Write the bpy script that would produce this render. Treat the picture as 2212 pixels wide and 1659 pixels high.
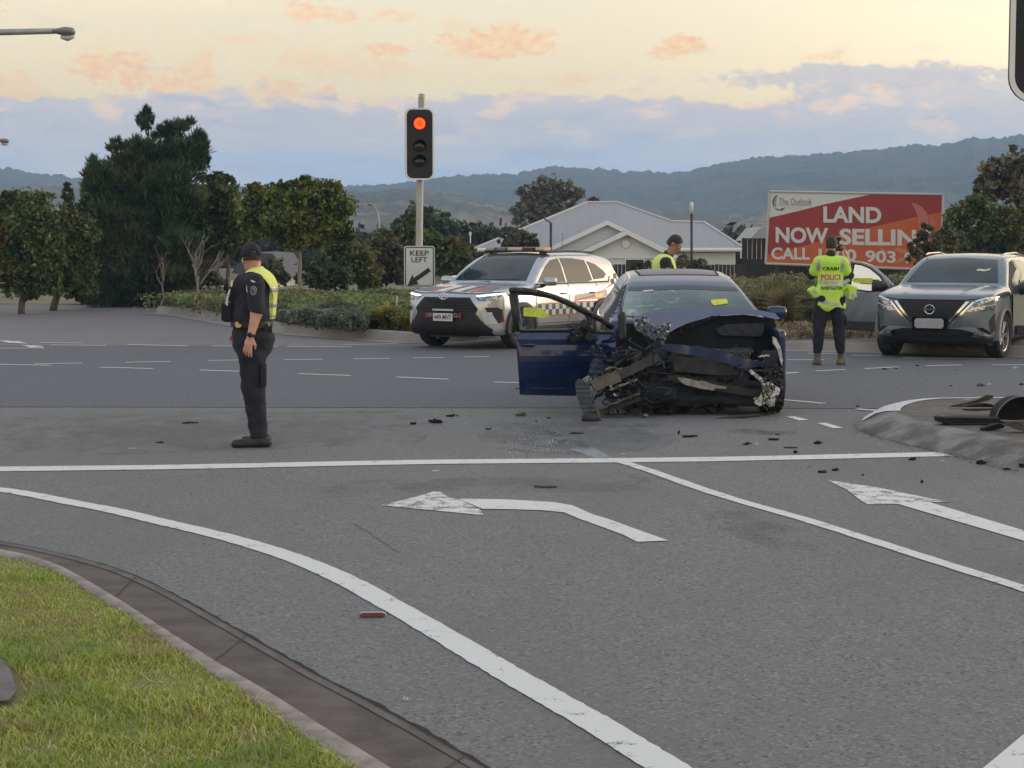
import bpy, bmesh, math, random
import numpy as np
from mathutils import Vector, Matrix
from mathutils.bvhtree import BVHTree
from mathutils.geometry import delaunay_2d_cdt
R = math.radians
SC = bpy.context.scene
COL = SC.collection
for o in list(bpy.data.objects):
    bpy.data.objects.remove(o)

# ------------------------------------------------------------------ camera
CAM_H = 1.75
FPX = 4000.0                      # focal length in pixels of a 2212 wide view
PITCH = math.atan(309.5 / FPX)
cam = bpy.data.cameras.new("camera")
cam_o = bpy.data.objects.new("camera", cam)
COL.objects.link(cam_o)
cam_o.location = (0, 0, CAM_H)
cam_o.rotation_euler = (math.pi / 2 - PITCH, 0, 0)
cam.sensor_width = 36
cam.lens = 36 * FPX / 2212
cam.clip_start = 0.1
cam.clip_end = 20000
SC.camera = cam_o
SC.render.resolution_x = 1024
SC.render.resolution_y = 768
SC.view_settings.view_transform = 'Standard'
SC.view_settings.look = 'None'
SC.view_settings.exposure = 0.0
SC.view_settings.gamma = 1
SC.render.engine = 'CYCLES'
SC.cycles.use_denoising = True
try:
    SC.cycles.denoiser = 'OPENIMAGEDENOISE'
except Exception:
    pass
SC.cycles.max_bounces = 6
SC.cycles.diffuse_bounces = 3
SC.cycles.glossy_bounces = 3
SC.cycles.transmission_bounces = 6
SC.cycles.transparent_max_bounces = 12
SC.cycles.caustics_reflective = False
SC.cycles.caustics_refractive = False
SC.cycles.sample_clamp_indirect = 4
SC.cycles.volume_bounces = 1

def raydir(px, py):
    c, s = math.cos(PITCH), math.sin(PITCH)
    u, v = px - 1106, 829.5 - py
    return Vector((u, FPX * c + v * s, -FPX * s + v * c))
def G(px, py, z=0.0):             # where the sight line meets the height z
    d = raydir(px, py)
    t = (z - CAM_H) / d.z
    return Vector((d.x * t, d.y * t, z))
def D(px, py, Y):                 # the point of a sight line at distance Y
    d = raydir(px, py)
    t = Y / d.y
    return Vector((d.x * t, Y, CAM_H + d.z * t))

# ------------------------------------------------------------------ sky and sun
SUN_AZ = 62.0   # degrees right of the view direction
SUN_EL = 7.0
world = bpy.data.worlds.new("World")
SC.world = world
world.use_nodes = True

class NT:
    """small node-tree writer"""
    def __init__(s, tree):
        s.t = tree; s.n = tree.nodes; s.l = tree.links
        s.n.clear()
    def node(s, typ, **kw):
        n = s.n.new(typ)
        for k, v in kw.items():
            setattr(n, k, v)
        return n
    def put(s, sock, v):
        if v is None: return
        if isinstance(v, bpy.types.NodeSocket):
            s.l.new(v, sock)
        else:
            if sock.type == 'RGBA' and hasattr(v, '__len__') and len(v) == 3:
                v = (*v, 1)
            sock.default_value = v
    def m(s, op, a, b=None, c=None, clamp=False):
        n = s.node('ShaderNodeMath', operation=op, use_clamp=clamp)
        s.put(n.inputs[0], a); s.put(n.inputs[1], b); s.put(n.inputs[2], c)
        return n.outputs[0]
    def vm(s, op, a, b=None):
        n = s.node('ShaderNodeVectorMath', operation=op)
        s.put(n.inputs[0], a)
        if b is not None: s.put(n.inputs[1], b)
        return n.outputs['Value'] if op in ('LENGTH', 'DOT_PRODUCT') else n.outputs[0]
    def mix(s, f, a, b, blend='MIX'):
        n = s.node('ShaderNodeMix', data_type='RGBA', blend_type=blend)
        s.put(n.inputs[0], f); s.put(n.inputs[6], a); s.put(n.inputs[7], b)
        return n.outputs[2]
    def ss(s, x, lo, hi, a=0.0, b=1.0):
        n = s.node('ShaderNodeMapRange', interpolation_type='SMOOTHSTEP')
        s.put(n.inputs[0], x)
        n.inputs[1].default_value = lo; n.inputs[2].default_value = hi
        n.inputs[3].default_value = a; n.inputs[4].default_value = b
        return n.outputs[0]
    def noise(s, vec, scale, detail=3, rough=0.5, dist=0.0, color=False):
        n = s.node('ShaderNodeTexNoise')
        if vec is not None: s.put(n.inputs['Vector'], vec)
        n.inputs['Scale'].default_value = scale
        n.inputs['Detail'].default_value = detail
        n.inputs['Roughness'].default_value = rough
        n.inputs['Distortion'].default_value = dist
        return n.outputs['Color' if color else 'Fac']
    def ramp(s, x, stops):
        n = s.node('ShaderNodeValToRGB')
        cr = n.color_ramp
        while len(cr.elements) < len(stops): cr.elements.new(0.5)
        for e, (p, c) in zip(cr.elements, stops):
            e.position = p; e.color = (*c, 1)
        s.put(n.inputs[0], x)
        return n.outputs[0]
    def comb(s, x, y, z=0.0):
        n = s.node('ShaderNodeCombineXYZ')
        s.put(n.inputs[0], x); s.put(n.inputs[1], y); s.put(n.inputs[2], z)
        return n.outputs[0]

def srgb(r, g, b):
    f = lambda c: (c / 12.92 if c <= 0.04045 else ((c + 0.055) / 1.055) ** 2.4)
    return (f(r / 255), f(g / 255), f(b / 255))

def build_world():
    t = NT(world.node_tree)
    geo = t.node('ShaderNodeTexCoord')
    sep = t.node('ShaderNodeSeparateXYZ')
    t.l.new(geo.outputs['Generated'], sep.inputs[0])
    x, y, z = sep.outputs
    az = t.m('ARCTAN2', x, y)                 # radians, right positive
    el = t.m('ARCSINE', z)
    P = t.comb(az, el)
    # cream evening sky getting grey blue overhead
    clear = t.ramp(t.m('DIVIDE', el, 1.5708), [
        (0.0, srgb(255, 222, 160)), (0.048, srgb(255, 229, 172)), (0.085, srgb(250, 234, 196)),
        (0.20, srgb(222, 222, 220)), (0.5, srgb(196, 204, 214)), (1.0, srgb(182, 194, 210))])
    sky = t.node('ShaderNodeTexSky')
    sky.sky_type = 'NISHITA'
    sky.sun_disc = False
    sky.sun_elevation = R(SUN_EL)
    sky.sun_rotation = R(SUN_AZ)
    nish = t.vm('MULTIPLY', sky.outputs[0], (0.10, 0.10, 0.10))
    clear = t.mix(0.12, clear, nish)
    # sunset glow low on the right
    d = t.m('SUBTRACT', az, R(SUN_AZ))
    glow = t.m('MULTIPLY', t.ss(t.m('ABSOLUTE', d), 1.1, 0.0), t.ss(el, 0.75, 0.02))
    clear = t.mix(glow, clear, (2.8, 2.1, 1.35))
    # soft streaks in the upper sky
    Ps = t.comb(t.m('MULTIPLY', az, 7.0), t.m('MULTIPLY', el, 60.0), 3.3)
    st = t.noise(Ps, 1.0, 5, 0.55, 0.4)
    clear = t.mix(t.m('MULTIPLY', t.ss(st, 0.5, 0.78), 0.55), clear, srgb(255, 232, 190))
    # small puffs lit orange:   px, py, half width, half height, strength
    wob = t.noise(t.comb(t.m('MULTIPLY', az, 45.0), t.m('MULTIPLY', el, 70.0)), 1.0, 6, 0.6, color=True)
    wobv = t.vm('MULTIPLY', t.vm('SUBTRACT', wob, (0.5, 0.5, 0.5)), (0.035, 0.020, 0.0))
    Pw = t.vm('ADD', P, wobv)
    fine = t.noise(t.comb(t.m('MULTIPLY', az, 170.0), t.m('MULTIPLY', el, 260.0)), 1.0, 5, 0.6)
    fz = t.m('MULTIPLY', t.m('SUBTRACT', fine, 0.5), 1.3)
    PUFF = [(225, 158, 48, 26, 1.0), (310, 160, 44, 28, 1.0), (405, 200, 42, 42, 0.9), (450, 165, 26, 36, .7),
            (1045, 106, 90, 25, 1.0), (1110, 88, 60, 22, 1.0), (1150, 112, 45, 16, .8), (845, 122, 38, 17, 1.0),
            (668, 40, 46, 18, .9), (738, 40, 34, 11, .7), (846, 42, 30, 8, .5), (1447, 122, 45, 18, 1.0), (1475, 106, 36, 20, 1.0),
            (700, 140, 90, 22, .45), (800, 160, 90, 20, .45), (600, 205, 55, 24, .9), (700, 210, 22, 14, .8), (1230, 178, 34, 20, .45),
            (60, 205, 60, 30, .6), (545, 95, 50, 12, .4), (20, 42, 36, 16, .4), (1770, 136, 38, 9, .6), (1000, 70, 40, 12, .3)]
    dens = None; low = None
    for (px, py, rx, ry, k) in PUFF:
        c = ((px - 1106) / FPX, (520 - py) / FPX, 0)
        q = t.vm('MULTIPLY', t.vm('SUBTRACT', Pw, c), (FPX / rx / 1.5, FPX / ry / 1.5, 0))
        L = t.vm('LENGTH', q)
        dd = t.m('MULTIPLY', t.ss(t.m('ADD', L, fz), 1.02, 0.50), k)
        dens = dd if dens is None else t.m('MAXIMUM', dens, dd)
    dens = t.m('MULTIPLY', dens, t.ss(fine, 0.2, 0.6, 1.05, 0.8), clamp=True)
    pc = t.mix(t.ss(fine, 0.35, 0.65), srgb(250, 190, 134), srgb(255, 214, 150))
    col = t.mix(t.m('MULTIPLY', dens, 1.0), clear, pc)
    gdark = t.m('MULTIPLY', t.ss(t.noise(t.comb(t.m('MULTIPLY', az, 22.0), t.m('MULTIPLY', el, 85.0), 9.1), 1.0, 5, 0.6), 0.58, 0.72), t.ss(el, 0.16, 0.08))
    col = t.mix(t.m('MULTIPLY', gdark, 0.35), col, srgb(215, 190, 185))
    # grey-blue cloud bank along the horizon
    e1 = t.noise(t.comb(t.m('MULTIPLY', az, 11.0), t.m('MULTIPLY', el, 22.0), 1.7), 1.0, 6, 0.6)
    n0 = t.noise(t.comb(t.m('MULTIPLY', az, 70.0), t.m('MULTIPLY', el, 110.0), 4.4), 1.0, 5, 0.6)
    edge = t.m('ADD', t.m('ADD', t.m('MULTIPLY', t.m('SUBTRACT', e1, 0.5), 0.050), t.m('MULTIPLY', t.m('SUBTRACT', n0, 0.5), 0.022)), 0.0775)
    # higher shelf on the right
    shelf = t.m('MULTIPLY', t.ss(az, 0.10, 0.17), 0.011)
    edge = t.m('ADD', edge, shelf)
    h = t.m('SUBTRACT', el, edge)
    bank_a = t.ss(h, 0.0022, -0.0035)
    n2 = t.noise(t.comb(t.m('MULTIPLY', az, 30.0), t.m('MULTIPLY', el, 62.0), 5.0), 1.0, 6, 0.6)
    n3 = t.noise(t.comb(t.m('MULTIPLY', az, 7.0), t.m('MULTIPLY', el, 60.0), 8.0), 1.0, 4, 0.5)
    bc = t.ramp(t.m('MULTIPLY', el, 10.0), [
        (0.0, srgb(166, 190, 220)), (0.30, srgb(168, 189, 216)), (0.48, srgb(180, 191, 207)), (0.66, srgb(196, 193, 197)),
        (0.80, srgb(216, 203, 194)), (0.92, srgb(240, 208, 180))])
    bc = t.mix(t.m('MULTIPLY', t.ss(n3, 0.38, 0.66), 0.6), bc, srgb(214, 203, 198))
    n4 = t.noise(t.comb(t.m('MULTIPLY', az, 26.0), t.m('MULTIPLY', el, 95.0), 2.2), 1.0, 6, 0.62)
    bc = t.mix(t.m('MULTIPLY', t.ss(n4, 0.50, 0.70), 0.5), bc, srgb(162, 173, 192))
    warm = t.m('MULTIPLY', t.ss(n2, 0.52, 0.66), t.ss(el, 0.040, 0.072))
    bc = t.mix(t.m('MULTIPLY', warm, 0.8), bc, srgb(255, 220, 186))
    rim = t.m('MULTIPLY', t.ss(h, -0.006, 0.0005), t.ss(n2, 0.42, 0.62))
    bc = t.mix(t.m('MULTIPLY', rim, 0.85), bc, srgb(255, 208, 166))
    # the bank lies ahead; behind the viewer the sky is open blue
    ahead = t.ss(t.m('ABSOLUTE', az), 2.2, 1.2)
    bank_a = t.m('MULTIPLY', bank_a, t.m('MULTIPLY', ahead, t.m('SUBTRACT', 1.0, t.m('MULTIPLY', glow, 0.6))))
    col = t.mix(bank_a, col, bc)
    # wedge of grey cloud above the bank on the right
    q = t.vm('MULTIPLY', t.vm('SUBTRACT', Pw, ((1860 - 1106) / FPX, (520 - 178) / FPX, 0)), (FPX / 330, FPX / 30, 0))
    wedge = t.ss(t.m('ADD', t.vm('LENGTH', q), fz), 1.15, 0.6)
    col = t.mix(t.m('MULTIPLY', wedge, 0.85), col, t.mix(t.ss(n2, 0.45, 0.62), srgb(200, 193, 192), srgb(250, 208, 170)))
    # brighter to the right
    br = t.m('MULTIPLY', t.ss(az, -0.1, 0.45, 1.0, 1.12), t.ss(el, 0.05, 0.34, 1.19, 1.0))
    col = t.vm('SCALE', col); 
    sc = t.n[-1]; t.put(sc.inputs['Scale'], br)
    # below the horizon: dull ground colour
    col = t.mix(t.ss(el, -0.001, -0.02), sc.outputs[0], (0.12, 0.12, 0.12))
    bg = t.node('ShaderNodeBackground')
    t.l.new(col, bg.inputs[0])
    bg.inputs[1].default_value = 1.22
    out = t.node('ShaderNodeOutputWorld')
    t.l.new(bg.outputs[0], out.inputs[0])
build_world()

sun = bpy.data.lights.new("sun", 'SUN')
sun.energy = 0.8
sun.angle = R(10)
sun.color = (1.0, 0.80, 0.60)
sun_o = bpy.data.objects.new("sun", sun)
COL.objects.link(sun_o)
sd = Vector((math.sin(R(SUN_AZ)) * math.cos(R(SUN_EL)), math.cos(R(SUN_AZ)) * math.cos(R(SUN_EL)), math.sin(R(SUN_EL))))
sun_o.rotation_euler = sd.to_track_quat('Z', 'Y').to_euler()

# ------------------------------------------------------------------ materials
MATS = {}
def mat(name, col, rough=0.6, metal=0.0, spec=None, col2=None, nscale=8.0, bump=0.0, bscale=40.0, coat=0.0,
        emit=None, estr=1.0, alpha=None, trans=0.0, ior=None, detail=4, coords='Object', contrast=(0.35, 0.65), rough2=None, stretch=None):
    if name in MATS: return MATS[name]
    m = bpy.data.materials.new(name)
    m.use_nodes = True
    t = NT(m.node_tree)
    p = t.node('ShaderNodeBsdfPrincipled')
    out = t.node('ShaderNodeOutputMaterial')
    t.l.new(p.outputs[0], out.inputs[0])
    c = (*col, 1)
    tc = t.node('ShaderNodeTexCoord')
    vec = tc.outputs[coords]
    if stretch:
        vec = t.vm('MULTIPLY', vec, stretch)
    if col2 is not None:
        f = t.ss(t.noise(vec, nscale, detail, 0.6), *contrast)
        t.l.new(t.mix(f, col, col2), p.inputs['Base Color'])
    else:
        p.inputs['Base Color'].default_value = c
    p.inputs['Roughness'].default_value = rough
    if rough2 is not None:
        t.l.new(t.ss(t.noise(vec, nscale * 1.7, 4, 0.6), 0.3, 0.7, rough, rough2), p.inputs['Roughness'])
    p.inputs['Metallic'].default_value = metal
    if spec is not None: p.inputs['Specular IOR Level'].default_value = spec
    if coat: 
        p.inputs['Coat Weight'].default_value = coat
        p.inputs['Coat Roughness'].default_value = 0.04
    if emit is not None:
        p.inputs['Emission Color'].default_value = (*emit, 1)
        p.inputs['Emission Strength'].default_value = estr
    if trans: p.inputs['Transmission Weight'].default_value = trans
    if ior: p.inputs['IOR'].default_value = ior
    if alpha is not None: p.inputs['Alpha'].default_value = alpha
    if bump:
        b = t.node('ShaderNodeBump')
        b.inputs['Strength'].default_value = bump
        b.inputs['Distance'].default_value = 0.02
        t.l.new(t.noise(vec, bscale, 4, 0.6), b.inputs['Height'])
        t.l.new(b.outputs[0], p.inputs['Normal'])
    MATS[name] = m
    return m

# ------------------------------------------------------------------ mesh helpers
def mesh_np(name, V, F, smooth=False):
    """V (n,3), F (m,3|4) arrays or list of polygons"""
    me = bpy.data.meshes.new(name)
    if isinstance(F, np.ndarray):
        V = np.asarray(V, dtype=np.float32)
        me.vertices.add(len(V)); me.vertices.foreach_set('co', V.ravel())
        k = F.shape[1]
        me.loops.add(F.size); me.loops.foreach_set('vertex_index', F.astype(np.int32).ravel())
        me.polygons.add(len(F))
        me.polygons.foreach_set('loop_start', np.arange(0, F.size, k, dtype=np.int32))
        me.update(calc_edges=True)
        me.validate()
    else:
        me.from_pydata([tuple(v) for v in V], [], [list(f) for f in F])
    if smooth:
        me.polygons.foreach_set('use_smooth', np.ones(len(me.polygons), dtype=bool))
    me.update()
    return me

def link(name, me, m=None, parent=None, loc=None, rot=None):
    o = bpy.data.objects.new(name, me)
    COL.objects.link(o)
    if me is not None and m is not None:
        if isinstance(m, (list, tuple)):
            for q in m: me.materials.append(q)
        else:
            me.materials.append(m)
    if parent is not None: o.parent = parent
    if loc is not None: o.location = loc
    if rot is not None: o.rotation_euler = rot
    return o

def tag(o, label=None, cat=None, group=None, kind=None):
    if label: o['label'] = label
    if cat: o['category'] = cat
    if group: o['group'] = group
    if kind: o['kind'] = kind
    return o
def thing(name, loc, label, cat, group=None, rz=0.0):
    o = bpy.data.objects.new(name, None)
    COL.objects.link(o)
    o.empty_display_size = 0.2
    o.location = loc
    o.rotation_euler = (0, 0, rz)
    return tag(o, label, cat, group)
def structure(o):
    o['kind'] = 'structure'
    return o

class MB:
    """collects simple shapes into one mesh"""
    def __init__(s): s.v = []; s.f = []; s.mi = []; s.cur = 0
    def add(s, V, F):
        b = len(s.v)
        s.v += [Vector(p) for p in V]
        s.f += [[i + b for i in f] for f in F]
        s.mi += [s.cur] * len(F)
        return s
    def box(s, c, size, rot=None, bevel=0.0, M=None):
        bm = bmesh.new()
        bmesh.ops.create_cube(bm, size=1.0)
        for v in bm.verts: v.co = Vector((v.co.x * size[0], v.co.y * size[1], v.co.z * size[2]))
        if bevel > 0:
            bmesh.ops.bevel(bm, geom=list(bm.edges), offset=bevel, segments=2, affect='EDGES')
        MM = M if M is not None else Matrix.Translation(Vector(c))
        if rot is not None and M is None:
            from mathutils import Euler
            MM = MM @ Euler(rot).to_matrix().to_4x4()
        if M is not None: MM = M @ Matrix.Translation(Vector(c))
        bm.transform(MM)
        bm.verts.index_update()
        s.add([v.co.copy() for v in bm.verts], [[v.index for v in f.verts] for f in bm.faces])
        bm.free()
        return s
    def prism(s, pts, axis, a, b):
        """2D outline swept along an axis from a to b. axis 'x': pts=(y,z); 'y': (x,z); 'z': (x,y)"""
        def P(p, t):
            return {'x': (t, p[0], p[1]), 'y': (p[0], t, p[1]), 'z': (p[0], p[1], t)}[axis]
        n = len(pts)
        V = [P(p, a) for p in pts] + [P(p, b) for p in pts]
        F = [list(range(n))[::-1], list(range(n, 2 * n))] + [[i, (i + 1) % n, n + (i + 1) % n, n + i] for i in range(n)]
        return s.add(V, F)
    def tube(s, pts, r, n=8, cap=True, flat=1.0):
        pts = [Vector(p) for p in pts]
        rs = r if hasattr(r, '__len__') else [r] * len(pts)
        V = []; F = []
        up = Vector((0.03, 0.05, 1))
        ref = None
        for i, p in enumerate(pts):
            a = pts[max(i - 1, 0)]; b = pts[min(i + 1, len(pts) - 1)]
            d = (b - a)
            if d.length < 1e-9: d = Vector((0, 0, 1))
            d.normalize()
            if ref is None:
                ref = d.cross(up)
                if ref.length < 0.1: ref = d.cross(Vector((1, 0, 0)))
            u = ref - d * ref.dot(d)
            if u.length < 1e-6: u = d.orthogonal()
            u.normalize(); w = d.cross(u); ref = u
            for k in range(n):
                t = 2 * math.pi * k / n
                V.append(p + (u * math.cos(t) + w * math.sin(t) * flat) * rs[i])
        for i in range(len(pts) - 1):
            for k in range(n):
                a = i * n + k; b = i * n + (k + 1) % n
                F.append([a, b, b + n, a + n])
        if cap:
            F.append(list(range(n))[::-1]); F.append([len(V) - n + k for k in range(n)])
        return s.add(V, F)
    def lathe(s, prof, n=24, axis='z', c=(0, 0, 0), closed=False):
        """prof = [(r, t)] about the axis through c"""
        V = []; F = []
        for (r, t) in prof:
            for k in range(n):
                a = 2 * math.pi * k / n
                p = {'z': (r * math.cos(a), r * math.sin(a), t), 'x': (t, r * math.cos(a), r * math.sin(a)),
                     'y': (r * math.cos(a), t, r * math.sin(a))}[axis]
                V.append(Vector(p) + Vector(c))
        m = len(prof)
        for i in range(m if closed else m - 1):
            j = (i + 1) % m
            for k in range(n):
                F.append([i * n + k, i * n + (k + 1) % n, j * n + (k + 1) % n, j * n + k])
        return s.add(V, F)
    def build(s, name, m, parent=None, smooth=False, loc=None, rot=None, recalc=True, auto=None):
        me = bpy.data.meshes.new(name)
        me.from_pydata([tuple(v) for v in s.v], [], s.f)
        if recalc:
            bm = bmesh.new(); bm.from_mesh(me)
            bmesh.ops.recalc_face_normals(bm, faces=bm.faces)
            bm.to_mesh(me); bm.free()
        o = link(name, me, m, parent, loc, rot)
        if isinstance(m, (list, tuple)) and len(me.polygons) == len(s.mi):
            me.polygons.foreach_set('material_index', s.mi)
        if smooth:
            me.polygons.foreach_set('use_smooth', [True] * len(me.polygons))
            if auto is not None:
                me.set_sharp_from_angle(angle=R(auto))
        me.update()
        return o

def text_mesh(txt, size=1.0, bold=0.0, extrude=0.0, spacing=1.0, align='LEFT', width=None, shear=0.0):
    cu = bpy.data.curves.new('text', 'FONT')
    cu.body = txt; cu.size = size; cu.offset = bold; cu.extrude = extrude
    cu.space_character = spacing; cu.align_x = align; cu.shear = shear
    cu.resolution_u = 4
    o = bpy.data.objects.new('text', cu)
    COL.objects.link(o)
    dg = bpy.context.evaluated_depsgraph_get(); dg.update()
    me = bpy.data.meshes.new_from_object(o.evaluated_get(dg), depsgraph=dg)
    bpy.data.objects.remove(o); bpy.data.curves.remove(cu)
    V = [v.co.copy() for v in me.vertices]
    if width and V:
        x0 = min(v.x for v in V); x1 = max(v.x for v in V)
        k = width / (x1 - x0)
        for v in V: v.x = (v.x - x0) * k
    F = [list(p.vertices) for p in me.polygons]
    bpy.data.meshes.remove(me)
    return V, F

def catmull(pts, n=8, closed=False):
    P = [np.array(p, float) for p in pts]
    out = []
    m = len(P)
    rng = range(m if closed else m - 1)
    for i in rng:
        p0 = P[(i - 1) % m] if (closed or i > 0) else 2 * P[0] - P[1]
        p1 = P[i]; p2 = P[(i + 1) % m]
        p3 = P[(i + 2) % m] if (closed or i + 2 < m) else 2 * P[-1] - P[-2]
        for k in range(n):
            t = k / n
            out.append(0.5 * ((2 * p1) + (-p0 + p2) * t + (2 * p0 - 5 * p1 + 4 * p2 - p3) * t * t + (-p0 + 3 * p1 - 3 * p2 + p3) * t ** 3))
    if not closed: out.append(P[-1])
    return out
# ------------------------------------------------------------------ terrain, roads, kerbs, markings
def sstep(a, b, x):
    t = np.clip((np.asarray(x, float) - a) / (b - a), 0, 1)
    return t * t * (3 - 2 * t)
def ground_z(x, y):
    a = np.asarray(x, float); return -1.35 * sstep(46, 56, y) * sstep(-11, -7, a) - 1.3 * sstep(58, 85, y) * sstep(-7, -11, a) - 3 * sstep(150, 500, y)

def asphalt(name, base, base2, fleck, patch, tint, stain=0.5):
    m = bpy.data.materials.new(name)
    m.use_nodes = True
    t = NT(m.node_tree)
    p = t.node('ShaderNodeBsdfPrincipled'); out = t.node('ShaderNodeOutputMaterial')
    t.l.new(p.outputs[0], out.inputs[0])
    g = t.node('ShaderNodeNewGeometry').outputs['Position']
    vor = t.node('ShaderNodeTexVoronoi'); vor.feature = 'F1'
    t.l.new(g, vor.inputs['Vector']); vor.inputs['Scale'].default_value = 70
    n1 = t.noise(g, 55, 3, 0.7)
    n2 = t.noise(g, 1.3, 5, 0.6)
    n3 = t.noise(t.vm('MULTIPLY', g, (0.5, 0.22, 1)), 1.0, 5, 0.6)
    c = t.mix(t.ss(n1, 0.3, 0.7), base, base2)
    sp = t.node('ShaderNodeSeparateColor'); t.l.new(vor.outputs['Color'], sp.inputs[0])
    c = t.mix(t.m('MULTIPLY', t.ss(sp.outputs[0], 0.72, 0.95), 0.75), c, fleck)
    c = t.mix(t.m('MULTIPLY', t.ss(sp.outputs[1], 0.80, 0.98), 0.6), c, (0.03, 0.03, 0.032))
    c = t.mix(t.m('MULTIPLY', t.ss(n2, 0.40, 0.72), 0.4), c, patch)
    c = t.mix(t.m('MULTIPLY', t.ss(n3, 0.45, 0.75), stain), c, tint)
    t.l.new(c, p.inputs['Base Color'])
    p.inputs['Roughness'].default_value = 0.78
    p.inputs['Specular IOR Level'].default_value = 0.35
    b = t.node('ShaderNodeBump'); b.inputs['Strength'].default_value = 0.22; b.inputs['Distance'].default_value = 0.004
    t.l.new(t.m('ADD', n1, vor.outputs['Distance']), b.inputs['Height'])
    t.l.new(b.outputs[0], p.inputs['Normal'])
    return m
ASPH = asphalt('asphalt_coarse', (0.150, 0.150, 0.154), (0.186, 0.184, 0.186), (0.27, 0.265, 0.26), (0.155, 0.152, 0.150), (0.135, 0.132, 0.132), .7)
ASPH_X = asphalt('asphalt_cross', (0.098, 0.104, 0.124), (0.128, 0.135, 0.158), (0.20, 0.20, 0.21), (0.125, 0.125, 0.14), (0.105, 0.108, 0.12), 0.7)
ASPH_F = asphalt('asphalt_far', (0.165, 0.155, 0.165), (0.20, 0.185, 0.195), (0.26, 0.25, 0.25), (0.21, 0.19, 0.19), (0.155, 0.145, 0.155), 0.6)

def rough_sheet(name, pts, z, m, cut=None):
    """flat polygon sheet at height z, pts in ground metres"""
    mb = MB()
    mb.add([(p[0], p[1], z) for p in pts], [list(range(len(pts)))])
    o = mb.build(name, m, recalc=False)
    if o.data.polygons[0].normal.z < 0: o.data.flip_normals()
    return structure(o)

# terrain sheet reaching the horizon
ys = np.concatenate([np.linspace(-30, 150, 46), np.geomspace(160, 9000, 30)])
xs = np.concatenate([-np.geomspace(9000, 60, 18), np.linspace(-50, 50, 51), np.geomspace(60, 9000, 18)])
XX, YY = np.meshgrid(xs, ys)
ZZ = ground_z(XX, YY) - 0.06
V = np.stack([XX.ravel(), YY.ravel(), ZZ.ravel()], 1)
nx, ny = len(xs), len(ys)
I = np.arange(nx * ny).reshape(ny, nx)
F = np.stack([I[:-1, :-1].ravel(), I[:-1, 1:].ravel(), I[1:, 1:].ravel(), I[1:, :-1].ravel()], 1)
GRND = mat('dry_ground', (0.10, 0.105, 0.055), 0.95, col2=(0.20, 0.17, 0.11), nscale=0.35, coords='Object', bump=0.4, bscale=3)
structure(link('ground', mesh_np('ground', V, F), GRND))

# near road surface (everything this side of the cross street), then the cross street, then the side street beyond
def gl(px, py, z=0.0):
    p = G(px, py, z); return (p.x, p.y)
yn0, yn1 = G(0, 878).y, G(2212, 893).y
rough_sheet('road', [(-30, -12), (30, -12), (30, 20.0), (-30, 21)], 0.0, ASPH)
def xedge(x): return 19.45 - 0.022 * (x + 5)
xs_ = np.linspace(-40, 40, 41)
near = [(x, xedge(x)) for x in xs_]
far = [(x, 30.9 - 0.028 * (x + 5)) for x in xs_[::-1]]
def strip_obj(name, A, B, z, m):
    mb = MB(); n = len(A)
    mb.add([(p[0], p[1], z) for p in A] + [(p[0], p[1], z) for p in B], [[i, i + 1, n + i + 1, n + i] for i in range(n - 1)])
    o = mb.build(name, m, recalc=False)
    if o.data.polygons[0].normal.z < 0: o.data.flip_normals()
    return structure(o)
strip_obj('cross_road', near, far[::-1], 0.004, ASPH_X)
# shoulder/side street past it (warmer, older seal), widening to the left and running to a crest
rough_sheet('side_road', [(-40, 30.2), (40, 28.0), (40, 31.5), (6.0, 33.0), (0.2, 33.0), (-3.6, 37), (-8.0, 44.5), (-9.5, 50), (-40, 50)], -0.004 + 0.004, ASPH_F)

# ---- markings
PAINT = mat('road_paint', (0.70, 0.70, 0.69), 0.55, col2=(0.60, 0.60, 0.60), nscale=7, detail=6, contrast=(0.52, 0.75), bump=0.3, bscale=90)
def worn_paint(name, thr):
    m = bpy.data.materials.new(name); m.use_nodes = True
    t = NT(m.node_tree)
    p = t.node('ShaderNodeBsdfPrincipled'); out = t.node('ShaderNodeOutputMaterial'); t.l.new(p.outputs[0], out.inputs[0])
    g = t.node('ShaderNodeNewGeometry').outputs['Position']
    a = t.noise(t.vm('MULTIPLY', g, (7, 7, 1)), 1.0, 8, 0.75)
    b = t.noise(g, 60, 3, 0.6)
    f = t.ss(t.m('ADD', t.m('MULTIPLY', a, 0.75), t.m('MULTIPLY', b, 0.25)), thr - 0.035, thr + 0.035)
    c = t.mix(f, t.mix(b, (0.62, 0.62, 0.62), (0.74, 0.74, 0.73)), (0.17, 0.17, 0.17))
    t.l.new(c, p.inputs['Base Color']); p.inputs['Roughness'].default_value = 0.6
    return m
PAINT_W = worn_paint('worn_road_paint', 0.585)
PAINT_V = worn_paint('very_worn_road_paint', 0.525)
ZM = 0.0045
def poly_mark(px_pts, m=PAINT, z=ZM, name='road_marking'):
    pts = [G(x, y, z) for x, y in px_pts]
    mb = MB(); mb.add(pts, [list(range(len(pts)))])
    o = mb.build(name, m, recalc=False)
    if o.data.polygons[0].normal.z < 0: o.data.flip_normals()
    return structure(o)
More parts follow.
